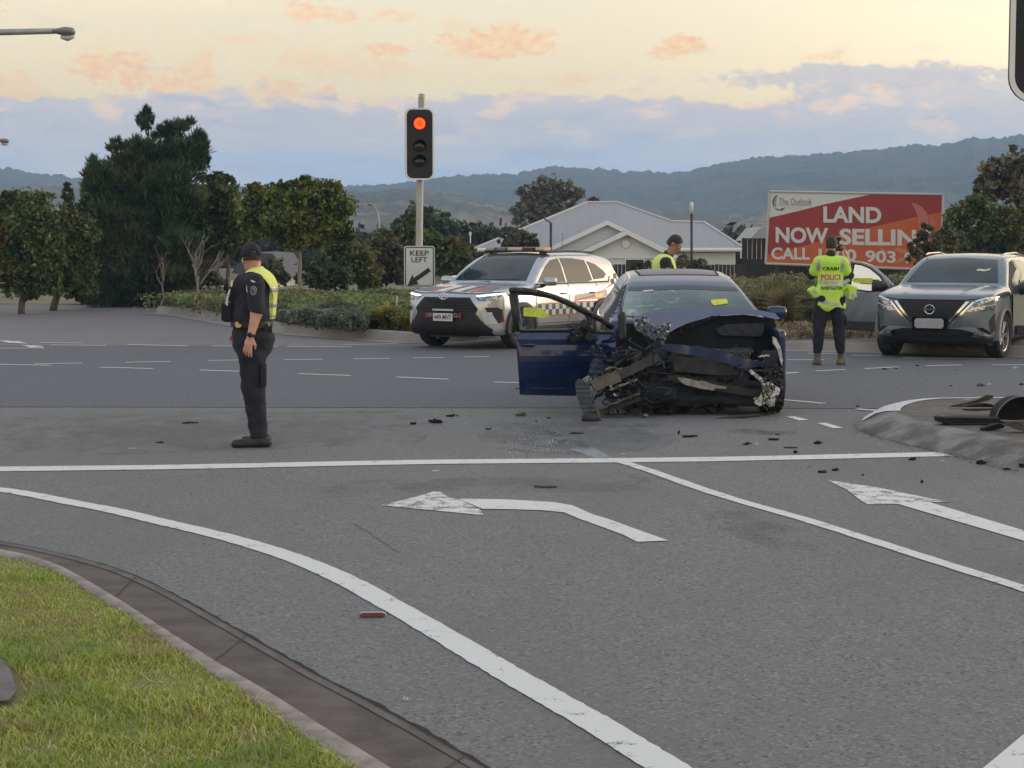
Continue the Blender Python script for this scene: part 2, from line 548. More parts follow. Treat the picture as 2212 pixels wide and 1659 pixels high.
def line_mark(path, w, m=PAINT, z=ZM, name='road_marking', n=10, wob=0.004):
    """ground line through pixel-read points, w = width in metres"""
    P = [np.array(G(x, y, z)) for x, y in path]
    if len(P) > 2: P = catmull(P, n)
    P = [Vector(p) for p in P]
    rnd = random.Random(5)
    A = []; B = []
    for i, p in enumerate(P):
        d = (P[min(i + 1, len(P) - 1)] - P[max(i - 1, 0)]); d.z = 0; d.normalize()
        nrm = Vector((-d.y, d.x, 0))
        A.append(p + nrm * (w / 2 + rnd.uniform(-wob, wob))); B.append(p - nrm * (w / 2 + rnd.uniform(-wob, wob)))
    mb = MB(); k = len(A)
    mb.add(A + B, [[i, i + 1, k + i + 1, k + i] for i in range(k - 1)])
    o = mb.build(name, m, recalc=False)
    if o.data.polygons[0].normal.z < 0: o.data.flip_normals()
    return structure(o)
# stop line
line_mark([(-60, 1013.5), (400, 1008), (900, 998), (1500, 992), (2042, 980.5)], 0.29, PAINT_W, name='stop_line')
# curved edge line of the left-turn lane
line_mark([(-120, 1044), (0, 1057), (75, 1069), (150, 1084), (250, 1103), (350, 1127), (450, 1150), (550, 1177), (650, 1210), (750, 1254), (850, 1309), (950, 1366), (1050, 1426), (1150, 1484), (1250, 1540), (1350, 1600), (1450, 1662), (1560, 1735)], 0.15, PAINT_W, name='edge_line')
# lane line between the two lanes
line_mark([(1318, 990), (1400, 1015), (1560, 1070), (1760, 1128), (2000, 1204), (2290, 1295)], 0.105, PAINT_W, name='lane_line', z=0.005)
# bar at the bottom right
poly_mark([(2110, 1670), (2230, 1570), (2260, 1640), (2240, 1700)], PAINT_W, name='painted_bar')
# left-turn arrow
s = 1.0
def c6(x, y): return (1400 / 1.8228 + x * 0.372, 1500 / 1.8228 + y * 0.372)
poly_mark([c6(*p) for p in [(150, 722), (340, 675), (410, 655), (450, 641), (490, 642), (545, 678), (600, 686), (720, 742), (745, 779)]], PAINT_V, name='turn_arrow')
poly_mark([c6(*p) for p in [(600, 684), (840, 686), (1000, 694), (1160, 704), (1260, 722), (1380, 775), (1460, 798), (1700, 885), (1818, 926), (1636, 934), (1560, 895), (1440, 850), (1300, 800), (1210, 762), (1080, 750), (900, 744), (735, 742)]], PAINT_W, z=0.005, name='turn_arrow_shaft')
# straight arrow in the right lane
def c4(x, y): return (3000 / 1.8228 + x * 0.2559, 1350 / 1.8228 + y * 0.2559)
poly_mark([c4(*p) for p in [(548, 1156), (740, 1185), (980, 1220), (1450, 1318), (1600, 1342), (1390, 1346), (1420, 1360), (890, 1362), (820, 1318), (720, 1240)]], PAINT_V, name='straight_arrow')
poly_mark([c4(1130, 1354), c4(1400, 1340), (2260, 1160), (2260, 1182)], PAINT_W, name='straight_arrow_shaft', z=0.005)
# dashes on the cross street
DASH = [((-40, 786), (110, 789)), ((215, 793), (330, 796)), ((432, 799), (550, 803)), ((645, 807), (757, 811)), ((856, 814), (968, 819)), ((1068, 825), (1180, 828)),
        ((75, 786), (177, 784)), ((271, 782.5), (369, 780.5)), ((450, 778.5), (548, 777)), ((614, 776.5), (697, 776)), ((763, 775), (842, 774)), ((892, 773), (960, 772)), ((1003, 771), (1058, 770)),
        ((1690, 863), (1780, 871)), ((1850, 883), (1910, 888)),
        ((1683, 807), (1725, 804)), ((1762, 801), (1826, 798)), ((1868, 796), (1942, 792.5)), ((2000, 790), (2078, 788)), ((2143, 788), (2230, 787.5)),
        ]
for a, b in DASH:
    line_mark([a, b], 0.085, PAINT, wob=0.002, z=0.0085, name='lane_dash')
for a, b in [((1698, 900), (1748, 907)), ((1765, 914), (1822, 924))]:
    x0, y0 = a; x1, y1 = b
    poly_mark([(x0, y0), (x0 + 18, y0 - 1), (x1, y1), (x1 - 22, y1 + 1)], PAINT, name='lane_dash')
# far edge lines
for a, b in [((0, 752), (95, 752)), ((85, 740), (180, 741)), ((110, 745), (230, 746)), ((275, 744), (405, 747)), ((460, 747), (600, 748)),
             ((620, 748), (760, 749)), ((740, 744), (860, 742.5)), ((1700, 777), (1780, 777)), ((1745, 763), (1810, 763.5)), ((1840, 767), (1905, 768)), ((1950, 773), (2150, 775))]:
    line_mark([a, b], 0.10, PAINT_W, wob=0.003, z=0.0085, name='edge_line')
for pts in [[(-10, 734), (40, 737), (60, 742), (20, 741)], [(45, 745), (90, 747), (95, 751), (65, 751)]]:
    poly_mark(pts, PAINT_V, z=0.0085, name='road_marking')

# ---- verge, kerb and gutter at the near left
KERB = mat('kerb_concrete', (0.34, 0.295, 0.275), 0.85, col2=(0.21, 0.18, 0.165), nscale=7, bump=0.5, bscale=30, coords='Object', detail=8)
GUT = mat('gutter_concrete', (0.075, 0.060, 0.054), 0.8, col2=(0.130, 0.108, 0.097), nscale=3.5, bump=0.4, bscale=60, detail=8)
GUT2 = mat('gutter_lip', (0.135, 0.115, 0.105), 0.8, col2=(0.085, 0.070, 0.063), nscale=5, bump=0.3, bscale=40)
TARSEAM = mat('tar_seam', (0.012, 0.010, 0.010), 0.9)
def world_path(pts, z):
    return [Vector(p) for p in catmull([np.array(G(x, y, z)) for x, y in pts], 10)]
zt = 0.13
# top outer (road-side) edge of kerb, read on the photograph
k_out = [(-160, 1168), (0, 1186), (120, 1218), (240, 1284), (340, 1348), (460, 1424), (590, 1500), (700, 1570), (850, 1662), (1000, 1760)]
k_in = [(-180, 1180), (0, 1198), (100, 1222), (215, 1288), (310, 1352), (420, 1428), (540, 1510), (640, 1578), (770, 1668), (900, 1770)]
g_lip = [(-160, 1150), (0, 1171), (110, 1192), (240, 1226), (340, 1268), (440, 1322), (560, 1390), (680, 1458), (800, 1520), (920, 1586), (1050, 1662), (1200, 1755)]
KO = world_path(k_out, zt); KI = world_path(k_in, zt)
def resample(P, n):
    P = [Vector(p) for p in P]
    L = [0]
    for i in range(1, len(P)): L.append(L[-1] + (P[i] - P[i - 1]).length)
    out = []; j = 0
    for k in range(n):
        t = L[-1] * k / (n - 1)
        while j < len(P) - 2 and L[j + 1] < t: j += 1
        f = (t - L[j]) / max(1e-9, L[j + 1] - L[j])
        out.append(P[j].lerp(P[j + 1], min(1, f)))
    return out
n = 90
KO = resample(KO, n); KI = resample(KI, n)
GLo = resample(world_path(g_lip, 0.012), n)
def loft(name, rows, m, smooth=True, parent=None):
    k = len(rows[0]); mb = MB()
    V = [p for r in rows for p in r]
    F = []
    for i in range(len(rows) - 1):
        for j in range(k - 1):
            F.append([i * k + j, i * k + j + 1, (i + 1) * k + j + 1, (i + 1) * k + j])
    mb.add(V, F)
    return mb.build(name, m, parent, smooth=smooth, recalc=False)
def out_dir(A, B):
    return [((b - a).to_2d().normalized()) for a, b in zip(A, B)]
dirs = out_dir(KI, KO)
def shift(P, d, z): return [Vector((p.x + q.x * d, p.y + q.y * d, z)) for p, q in zip(P, dirs)]
rows = [shift(KI, -0.02, -0.05), shift(KI, 0, zt - 0.012), shift(KI, 0.015, zt), KO, shift(KO, 0.02, zt - 0.015), shift(KO, 0.045, 0.03), shift(KO, 0.06, 0.014)]
kb = loft('kerb', rows, KERB); structure(kb)
for p in kb.data.polygons:
    pass
lip0 = [g.lerp(k, 0.12) for g, k in zip(GLo, shift(KO, 0.06, 0.016))]
rows = [shift(KO, 0.058, 0.016), lip0]
structure(loft('gutter', rows, GUT))
structure(loft('gutter_edge', [[Vector((p.x, p.y, 0.016)) for p in lip0], [Vector((p.x, p.y, 0.0125)) for p in GLo]], GUT2))
rj = random.Random(8)
GA = [Vector((p.x, p.y, 0.0128)) for p in GLo]
GB = [p + Vector((q.x, q.y, 0)) * (0.022 + rj.uniform(-0.009, 0.010)) for p, q in zip(GA, dirs)]
structure(loft('gutter_seam', [[p + Vector((0, 0, .002)) for p in GA], [p + Vector((0, 0, .002)) for p in GB]], TARSEAM, False))
# joints across the gutter
mb = MB()
for i in (29, 51, 80):
    a = shift(KO, 0.06, 0.0185)[i]; b = GLo[i].copy(); b.z = 0.0185
    d = (b - a).normalized(); q = Vector((-d.y, d.x, 0)) * 0.003
    mb.add([a - q, a + q, b + q, b - q], [[0, 1, 2, 3]])
structure(mb.build('gutter_joint', mat('joint_dark', (0.05, 0.04, 0.036), 0.9), recalc=False))
# verge soil
verge = [Vector((p.x, p.y, zt - 0.012)) for p in KI]
left = [Vector((-9, 1, zt)), Vector((-9, verge[0].y + .4, zt))]
mb = MB()
inner = [Vector((p.x - 6.5, p.y - 1.5, zt + 0.03)) for p in verge]
VG = mat('verge_soil', (0.17, 0.19, 0.05), 0.95, col2=(0.22, 0.19, 0.09), nscale=3)
structure(loft('verge', [inner, verge], VG))
# footpath slab glimpsed at the left edge
FP = [G(-60, 1405, 0.15), G(0, 1420, 0.15), G(22, 1445, 0.15), G(36, 1490, 0.15), G(20, 1512, 0.15), G(-60, 1520, 0.15)]
mb = MB(); mb.add(FP, [list(range(len(FP)))])
fp = mb.build('footpath', mat('footpath_concrete', (0.17, 0.15, 0.145), 0.9, col2=(0.12, 0.105, 0.10), nscale=5), recalc=False)
if fp.data.polygons[0].normal.z < 0: fp.data.flip_normals()
structure(fp)

# thin cracks in the seal
CR = mat('crack_dark', (0.06, 0.055, 0.055), 0.9)
def crack(path, w=0.007):
    P = catmull([np.array(G(x, y, 0.003)) for x, y in path], 10)
    rr = random.Random(len(path) * 7)
    line = [Vector((p[0] + rr.uniform(-.01, .01), p[1] + rr.uniform(-.02, .02), 0.003)) for p in P]
    A = [p + Vector((w / 2 * rr.uniform(.3, 1.4), w, 0)) for p in line]; B = [p - Vector((w / 2, 0, 0)) for p in line]
    k = len(A); mb = MB(); mb.add(A + B, [[i, i + 1, k + i + 1, k + i] for i in range(k - 1)])
    o = mb.build('road_crack', CR, recalc=False)
    if o.data.polygons[0].normal.z < 0: o.data.flip_normals()
    structure(o)
crack([(765, 1130), (800, 1152), (830, 1172), (862, 1195)], 0.004)
crack([(0, 879), (400, 879), (760, 880), (1140, 881)], 0.012)
crack([(520, 893), (700, 891), (860, 889)], 0.02)

# ---- traffic island at the right with a rolled kerb
IS_TOP = mat('island_paving', (0.14, 0.125, 0.11), 0.9, col2=(0.085, 0.078, 0.07), nscale=4, bump=0.4, bscale=30)
IS_K = mat('island_kerb', (0.27, 0.25, 0.235), 0.85, col2=(0.11, 0.10, 0.097), nscale=3.2, bump=0.5, bscale=20, detail=8)
IS_P = mat('kerb_paint', (0.68, 0.68, 0.68), 0.6, col2=(0.5, 0.5, 0.5), nscale=12)
bot = [(2260, 883), (2100, 884.5), (1980, 886), (1905, 893), (1860, 905), (1843, 917), (1850, 928), (1900, 946), (1980, 966), (2060, 984), (2140, 1001), (2260, 1015)]
n = 60
BOT = resample(world_path(bot, 0.0), n)
cx = Vector((6.2, 16.7, 0))
def inset(P, d, z):
    out = []
    for i, p in enumerate(P):
        a = P[max(i - 1, 0)]; b = P[min(i + 1, len(P) - 1)]
        t = (b - a).to_2d().normalized(); nn = Vector((-t.y, t.x))
        if nn.dot(Vector((5.0, 17.0)) - p.to_2d()) < 0 and False: nn = -nn
        out.append(Vector((p.x + nn.x * d, p.y + nn.y * d, z)))
    return out
r0 = BOT
sgn = 1 if (inset(BOT, 0.1, 0)[n // 2] - Vector((5.5, 17.0, 0))).length < (BOT[n // 2] - Vector((5.5, 17.0, 0))).length else -1
rows = [inset(BOT, 0, -0.02), inset(BOT, 0.02 * sgn, 0.02), inset(BOT, 0.10 * sgn, 0.05), inset(BOT, 0.22 * sgn, 0.12), inset(BOT, 0.30 * sgn, 0.145), inset(BOT, 0.40 * sgn, 0.15)]
isl = loft('traffic_island_kerb', rows, [IS_K]); structure(isl)
half = 30
paint_rows = [r[:half] for r in [inset(BOT, 0.09 * sgn, 0.055), inset(BOT, 0.21 * sgn, 0.127), inset(BOT, 0.30 * sgn, 0.151), inset(BOT, 0.44 * sgn, 0.156)]]
structure(loft('kerb_paint', paint_rows, [IS_P]))
top = inset(BOT, 0.40 * sgn, 0.15)
mb = MB(); mb.add(top, [list(range(len(top)))])
it = mb.build('traffic_island', IS_TOP, recalc=False)
if it.data.polygons[0].normal.z < 0: it.data.flip_normals()
structure(it)

# ---- planted median at left centre and bank at right: kerbs
KC = mat('far_kerb', (0.33, 0.30, 0.285), 0.85, col2=(0.25, 0.23, 0.22), nscale=1.5, bump=0.3, bscale=20)
def kerb_run(path, h, back, name, paint_m=KC, side=1):
    P = resample([Vector(p) for p in catmull([np.array(G(x, y, 0)) for x, y in path], 10)], 70)
    dd = []
    for i in range(len(P)):
        t = (P[min(i + 1, len(P) - 1)] - P[max(i - 1, 0)]).to_2d().normalized()
        dd.append(Vector((-t.y, t.x)) * side)
    S = lambda d, z: [Vector((p.x + q.x * d, p.y + q.y * d, z)) for p, q in zip(P, dd)]
    o = loft(name, [S(-0.35, 0.006), S(0, 0.012), S(0.02, h - 0.03), S(0.05, h), S(0.2, h), S(0.22, h - 0.08)], paint_m)
    structure(o)
    return P, dd, S
MED = [(338, 677), (400, 682), (470, 694), (560, 709), (620, 719), (720, 728), (820, 735), (900, 740), (1000, 738), (1100, 727), (1200, 712)]
MP, MD, MS = kerb_run(MED, 0.17, 1, 'median_kerb')
soil = mat('bed_soil', (0.09, 0.07, 0.05), 0.95, col2=(0.06, 0.055, 0.03), nscale=2)
bedp = [Vector((p.x, p.y, 0.14)) for p in MS(0.2, 0.14)] + [Vector((9, 44, 0.10)), Vector((-8.6, 49, 0.10))]
mb = MB(); mb.add(bedp, [list(range(len(bedp)))])
bo = mb.build('planting_bed', soil, recalc=False)
if bo.data.polygons[0].normal.z < 0: bo.data.flip_normals()
structure(bo)
BK = [(1600, 752), (1700, 756), (1800, 758.5), (1950, 762), (2100, 766), (2260, 771)]
BP, BD, BS = kerb_run(BK, 0.14, 1, 'bank_kerb')
bank_m = mat('dry_bank', (0.17, 0.145, 0.115), 0.95, col2=(0.24, 0.20, 0.165), nscale=3, bump=0.6, bscale=12, detail=8)
structure(loft('bank', [BS(0.2, 0.12), BS(2.0, 0.24), BS(5, 0.40), BS(14.0, 0.30), BS(30, 0.1), BS(36, -1.4)], bank_m))
# ------------------------------------------------------------------ hills
def fbm(x, y, seed, octv=6, base=1.0):
    rng = np.random.RandomState(seed)
    out = np.zeros_like(x, dtype=float); amp = 1.0; f = base; tot = 0
    for o in range(octv):
        g = rng.rand(64, 64)
        u = (x * f) % 64; v = (y * f) % 64
        i = np.floor(u).astype(int); j = np.floor(v).astype(int)
        fu = u - i; fv = v - j
        fu = fu * fu * (3 - 2 * fu); fv = fv * fv * (3 - 2 * fv)
        i2 = (i + 1) % 64; j2 = (j + 1) % 64; i = i % 64; j = j % 64
        out += amp * ((g[i, j] * (1 - fu) + g[i2, j] * fu) * (1 - fv) + (g[i, j2] * (1 - fu) + g[i2, j2] * fu) * fv)
        tot += amp; amp *= 0.55; f *= 2.03
    return out / tot - 0.5
def hill(name, prof, r0, r1, r2, m, seed, nx=560, nr=46, tree=3.0, z0=-4):
    """a ridge whose skyline is given as (px, py) read at distance r1"""
    px = np.array([p[0] for p in prof], float); py = np.array([p[1] for p in prof], float)
    X = np.linspace(px[0], px[-1], nx)
    H = np.interp(X, px, py)
    zr = CAM_H + (520 - H) / FPX * r1
    rr = np.concatenate([np.linspace(r0, r1, nr), np.linspace(r1, r2, 6)[1:]])
    V = []
    for r in rr:
        if r <= r1:
            t = (r - r0) / (r1 - r0); s = t ** 1.15
        else:
            t = (r - r1) / (r2 - r1); s = 1 - 0.5 * t
        xw = (X - 1106) / FPX * r
        z = z0 + (zr - z0) * s
        amp = (zr - z0) * 0.20 * math.sin(math.pi * min(1, (r - r0) / (r1 - r0))) 
        z = z + fbm(xw / 90, np.full_like(xw, r / 90.), seed) * amp * 1.4
        z = z + (fbm(xw / 5.0, np.full_like(xw, r / 6.), seed + 1, 4)) * tree * (0.4 + 0.6 * (s if s > 0 else 0)) * 2
        V.append(np.stack([xw, np.full_like(xw, r), z], 1))
    k = len(rr)
    V = np.concatenate(V)
    I = np.arange(k * nx).reshape(k, nx)
    F = np.stack([I[:-1, :-1].ravel(), I[:-1, 1:].ravel(), I[1:, 1:].ravel(), I[1:, :-1].ravel()], 1)
    return structure(link(name, mesh_np(name, V, F, True), m))
HM = mat('hill_forest', (0.030, 0.048, 0.032), 0.95, col2=(0.075, 0.085, 0.055), nscale=0.03, detail=10, coords='Object', contrast=(0.4, 0.6))
HM2 = mat('hill_scrub', (0.055, 0.065, 0.04), 0.95, col2=(0.20, 0.16, 0.125), nscale=0.018, detail=10, coords='Object', contrast=(0.42, 0.62))
hill('hill_ridge', [(420, 430), (560, 408), (700, 403), (760, 402), (830, 400), (900, 392), (960, 384), (1040, 378), (1110, 378), (1150, 368), (1200, 360), (1270, 366), (1350, 371), (1460, 374), (1500, 366), (1560, 352), (1640, 342), (1750, 336), (1850, 327), (1950, 317),
       (2020, 315), (2070, 308), (2095, 297), (2130, 302), (2170, 296), (2230, 288), (2320, 280), (2500, 300), (2800, 340)], 700, 1900, 2400, HM, 3, nx=900, tree=4.0)
hill('hill_ridge', [(-500, 380), (-100, 360), (20, 366), (60, 370), (120, 380), (190, 386), (260, 392), (400, 398), (560, 404), (700, 405), (900, 430)], 900, 1900, 2300, HM, 7, nx=500, tree=4.0)
hill('hill_slope', [(380, 480), (480, 440), (600, 425), (700, 420), (800, 415), (900, 410), (1000, 428), (1100, 450), (1200, 462), (1340, 452), (1600, 462), (1900, 470), (2300, 460), (2600, 470)], 350, 950, 1200, HM2, 11, nx=700, tree=3.0)
hill('hill_slope', [(-500, 440), (0, 405), (90, 400), (180, 408), (300, 425), (480, 440), (620, 470)], 500, 1000, 1200, HM2, 12, nx=300, tree=3.0)
hill('hill_peak', [(560, 420), (640, 385), (668, 378), (690, 384), (720, 400), (800, 420)], 1800, 2350, 2450, HM, 14, nx=160, nr=16, tree=4.0)

# closed box of evening air round the whole scene
def build_haze():
    mb = MB()
    x0, x1, y0, y1, z0, z1 = -1000, 1150, -60, 2480, -12, 155
    mb.box(((x0 + x1) / 2, (y0 + y1) / 2, (z0 + z1) / 2), (x1 - x0, y1 - y0, z1 - z0))
    m = bpy.data.materials.new('evening_air'); m.use_nodes = True
    t = NT(m.node_tree)
    v = t.node('ShaderNodeVolumePrincipled')
    v.inputs['Color'].default_value = (0.46, 0.67, 1.0, 1)
    v.inputs['Density'].default_value = 0.00040
    v.inputs['Anisotropy'].default_value = 0.0
    out = t.node('ShaderNodeOutputMaterial')
    t.l.new(v.outputs[0], out.inputs['Volume'])
    o = mb.build('haze', m)
    o['kind'] = 'stuff'
build_haze()
# ------------------------------------------------------------------ smooth solids by distance fields
class Field:
    def __init__(s, lo, hi, h):
        s.lo = np.array(lo, float); s.h = h
        s.n = np.ceil((np.array(hi, float) - s.lo) / h).astype(int) + 1
        s.F = np.full(tuple(s.n), 9.0)
        s.ax = [s.lo[i] + np.arange(s.n[i]) * h for i in range(3)]
    def _sub(s, lo, hi):
        a = np.clip(np.floor((np.array(lo) - s.lo) / s.h).astype(int), 0, s.n)
        b = np.clip(np.ceil((np.array(hi) - s.lo) / s.h).astype(int) + 1, 0, s.n)
        sl = tuple(slice(i, j) for i, j in zip(a, b))
        g = np.meshgrid(*[s.ax[i][sl[i]] for i in range(3)], indexing='ij')
        return sl, g
    def _merge(s, sl, d, k, op):
        F = s.F[sl]
        if op == 'sub':
            d = -d
            if k > 0:
                hh = np.clip(0.5 - 0.5 * (F - d) / k, 0, 1)
                s.F[sl] = F * (1 - hh) + d * hh + k * hh * (1 - hh)
            else: s.F[sl] = np.maximum(F, d)
        elif op == 'int':
            s.F[sl] = np.maximum(F, d)
        else:
            if k > 0:
                hh = np.clip(0.5 + 0.5 * (F - d) / k, 0, 1)
                s.F[sl] = F * (1 - hh) + d * hh - k * hh * (1 - hh)
            else: s.F[sl] = np.minimum(F, d)
    def cone(s, a, b, ra, rb, k=0.02, sc=(1, 1, 1), op='add'):
        """limb between a and b with radii ra, rb; sc squashes the cross-section"""
        a = np.array(a, float); b = np.array(b, float); sc = np.array(sc, float)
        m = max(ra, rb) * max(sc.max(), 1) + k + s.h * 2
        sl, g = s._sub(np.minimum(a, b) - m, np.maximum(a, b) + m)
        if g[0].size == 0: return s
        P = [(g[i] - a[i]) / sc[i] for i in range(3)]
        ba = (b - a) / sc; L = max((ba ** 2).sum(), 1e-9)
        t = np.clip((P[0] * ba[0] + P[1] * ba[1] + P[2] * ba[2]) / L, 0, 1)
        d = np.sqrt(sum((P[i] - ba[i] * t) ** 2 for i in range(3))) - (ra + (rb - ra) * t)
        s._merge(sl, d * sc.min(), k, op); return s
    def ball(s, c, r, k=0.02, rot=None, op='add'):
        c = np.array(c, float); r = np.array(r if hasattr(r, '__len__') else (r, r, r), float)
        m = r.max() + k + 2 * s.h
        sl, g = s._sub(c - m, c + m)
        if g[0].size == 0: return s
        P = np.stack([g[i] - c[i] for i in range(3)], -1)
        if rot is not None: P = P @ np.array(rot)
        q = P / r
        l = np.sqrt((q ** 2).sum(-1)); g2 = np.sqrt(((P / r ** 2) ** 2).sum(-1)) + 1e-9
        s._merge(sl, l * (l - 1) / g2, k, op); return s
    def box(s, c, half, r=0.01, k=0.0, rot=None, op='add'):
        c = np.array(c, float); half = np.array(half, float)
        m = np.linalg.norm(half) + k + 2 * s.h
        sl, g = s._sub(c - m, c + m)
        if g[0].size == 0: return s
        P = np.stack([g[i] - c[i] for i in range(3)], -1)
        if rot is not None: P = P @ np.array(rot)
        q = np.abs(P) - (half - r)
        d = np.sqrt((np.maximum(q, 0) ** 2).sum(-1)) + np.minimum(q.max(-1), 0) - r
        s._merge(sl, d, k, op); return s
    def plane_cut(s, p, n):
        n = np.array(n, float); n /= np.linalg.norm(n)
        g = np.meshgrid(*s.ax, indexing='ij')
        s.F = np.maximum(s.F, sum((g[i] - p[i]) * n[i] for i in range(3)))
        return s
    def wrinkle(s, amp, scale, seed=0):
        g = np.meshgrid(*s.ax, indexing='ij')
        rng = np.random.RandomState(seed)
        w = 0
        for i in range(6):
            kx, ky, kz = rng.normal(size=3) * scale * (1 + i * 0.4); kz *= 1.8
            w = w + np.sin(g[0] * kx + g[1] * ky + g[2] * kz + rng.rand() * 6) / (1 + i * 0.4)
        s.F = s.F + amp * w; return s
    def mesh(s, smooth=0):
        return surface_nets(s.F, s.lo, s.h, smooth)

def surface_nets(F, lo, h, smooth=0):
    F = np.where(F == 0, 1e-9, F)
    neg = F < 0
    nx, ny, nz = F.shape
    c = np.zeros((nx - 1, ny - 1, nz - 1), int)
    for i in (0, 1):
        for j in (0, 1):
            for k in (0, 1):
                c += neg[i:nx - 1 + i, j:ny - 1 + j, k:nz - 1 + k]
    act = (c > 0) & (c < 8)
    I = np.argwhere(act)
    idx = np.full(act.shape, -1, int); idx[act] = np.arange(len(I))
    P = np.zeros((len(I), 3)); cnt = np.zeros(len(I))
    ed = []
    for ax in range(3):
        o = [(0, 0), (0, 1), (1, 0), (1, 1)]
        for a, b in o:
            p = [0, 0, 0]; q = [a, b]
            oth = [t for t in range(3) if t != ax]
            p[oth[0]] = a; p[oth[1]] = b
            e = list(p); e[ax] = 1
            ed.append((tuple(p), tuple(e)))
    for p, e in ed:
        f0 = F[I[:, 0] + p[0], I[:, 1] + p[1], I[:, 2] + p[2]]
        f1 = F[I[:, 0] + e[0], I[:, 1] + e[1], I[:, 2] + e[2]]
        m = (f0 < 0) != (f1 < 0)
        t = f0[m] / (f0[m] - f1[m])
        P[m] += np.array(p) + (np.array(e) - np.array(p)) * t[:, None]
        cnt[m] += 1
    V = I + P / cnt[:, None]
    faces = []
    for ax in range(3):
        sl0 = [slice(None)] * 3; sl1 = [slice(None)] * 3
        sl0[ax] = slice(0, -1); sl1[ax] = slice(1, None)
        d = neg[tuple(sl0)] != neg[tuple(sl1)]
        E = np.argwhere(d)
        u, v = [t for t in range(3) if t != ax]
        E = E[(E[:, u] > 0) & (E[:, v] > 0) & (E[:, u] < F.shape[u] - 1) & (E[:, v] < F.shape[v] - 1)]
        def cell(du, dv):
            q = E.copy(); q[:, u] -= du; q[:, v] -= dv
            return idx[q[:, 0], q[:, 1], q[:, 2]]
        q = np.stack([cell(0, 0), cell(1, 0), cell(1, 1), cell(0, 1)], 1)
        inside = neg[E[:, 0], E[:, 1], E[:, 2]]
        flip = inside if ax != 1 else ~inside
        q[~flip] = q[~flip][:, ::-1]
        faces.append(q)
    Fc = np.concatenate(faces)
    Fc = Fc[(Fc >= 0).all(1)]
    if smooth:
        e = np.concatenate([Fc[:, [0, 1]], Fc[:, [1, 2]], Fc[:, [2, 3]], Fc[:, [3, 0]]])
        for _ in range(smooth):
            S = np.zeros_like(V); N = np.zeros(len(V))
            np.add.at(S, e[:, 0], V[e[:, 1]]); np.add.at(N, e[:, 0], 1)
            np.add.at(S, e[:, 1], V[e[:, 0]]); np.add.at(N, e[:, 1], 1)
            V = V * 0.5 + 0.5 * S / np.maximum(N, 1)[:, None]
    return V * h + np.array(lo), Fc

def sdf_obj(name, fld, m, parent=None, smooth=0, loc=None):
    V, F = fld.mesh(smooth)
    # a closed smooth surface; normals outwards
    me = mesh_np(name, V, F, True)
    o = link(name, me, m, parent, loc)
    return o

def poly_sd(PX, PY, pts):
    """signed distance to a 2D polygon (negative inside)"""
    pts = np.array(pts, float); n = len(pts)
    d = np.full(PX.shape, 1e9); ins = np.zeros(PX.shape, bool)
    for i in range(n):
        a = pts[i]; b = pts[(i + 1) % n]
        e = b - a; wx = PX - a[0]; wy = PY - a[1]
        t = np.clip((wx * e[0] + wy * e[1]) / max((e ** 2).sum(), 1e-12), 0, 1)
        d = np.minimum(d, (wx - e[0] * t) ** 2 + (wy - e[1] * t) ** 2)
        cond = (a[1] > PY) != (b[1] > PY)
        with np.errstate(divide='ignore', invalid='ignore'):
            xc = a[0] + (PY - a[1]) / (b[1] - a[1]) * e[0] if abs(b[1] - a[1]) > 1e-12 else np.full(PX.shape, 1e9)
        ins ^= cond & (PX < xc)
    d = np.sqrt(d)
    return np.where(ins, -d, d)
def smax(a, b, k):
    h = np.clip(0.5 - 0.5 * (a - b) / k, 0, 1)
    return a * (1 - h) + b * h + k * h * (1 - h)

class Surf:
    """ray-castable surface that thin panels can be laid on"""
    def __init__(s, me):
        s.bvh = BVHTree.FromPolygons([v.co for v in me.vertices], [list(p.vertices) for p in me.polygons])
    def cast(s, view, a, b, side=1):
        if view == 'front': o, d = Vector((a, -20, b)), Vector((0, 1, 0))
        elif view == 'rear': o, d = Vector((a, 20, b)), Vector((0, -1, 0))
        elif view == 'side': o, d = Vector((20 * side, a, b)), Vector((-side, 0, 0))
        else: o, d = Vector((a, b, 20)), Vector((0, 0, -1))
        h = s.bvh.ray_cast(o, d)
        return (h[0], h[1]) if h[0] is not None else (None, None)

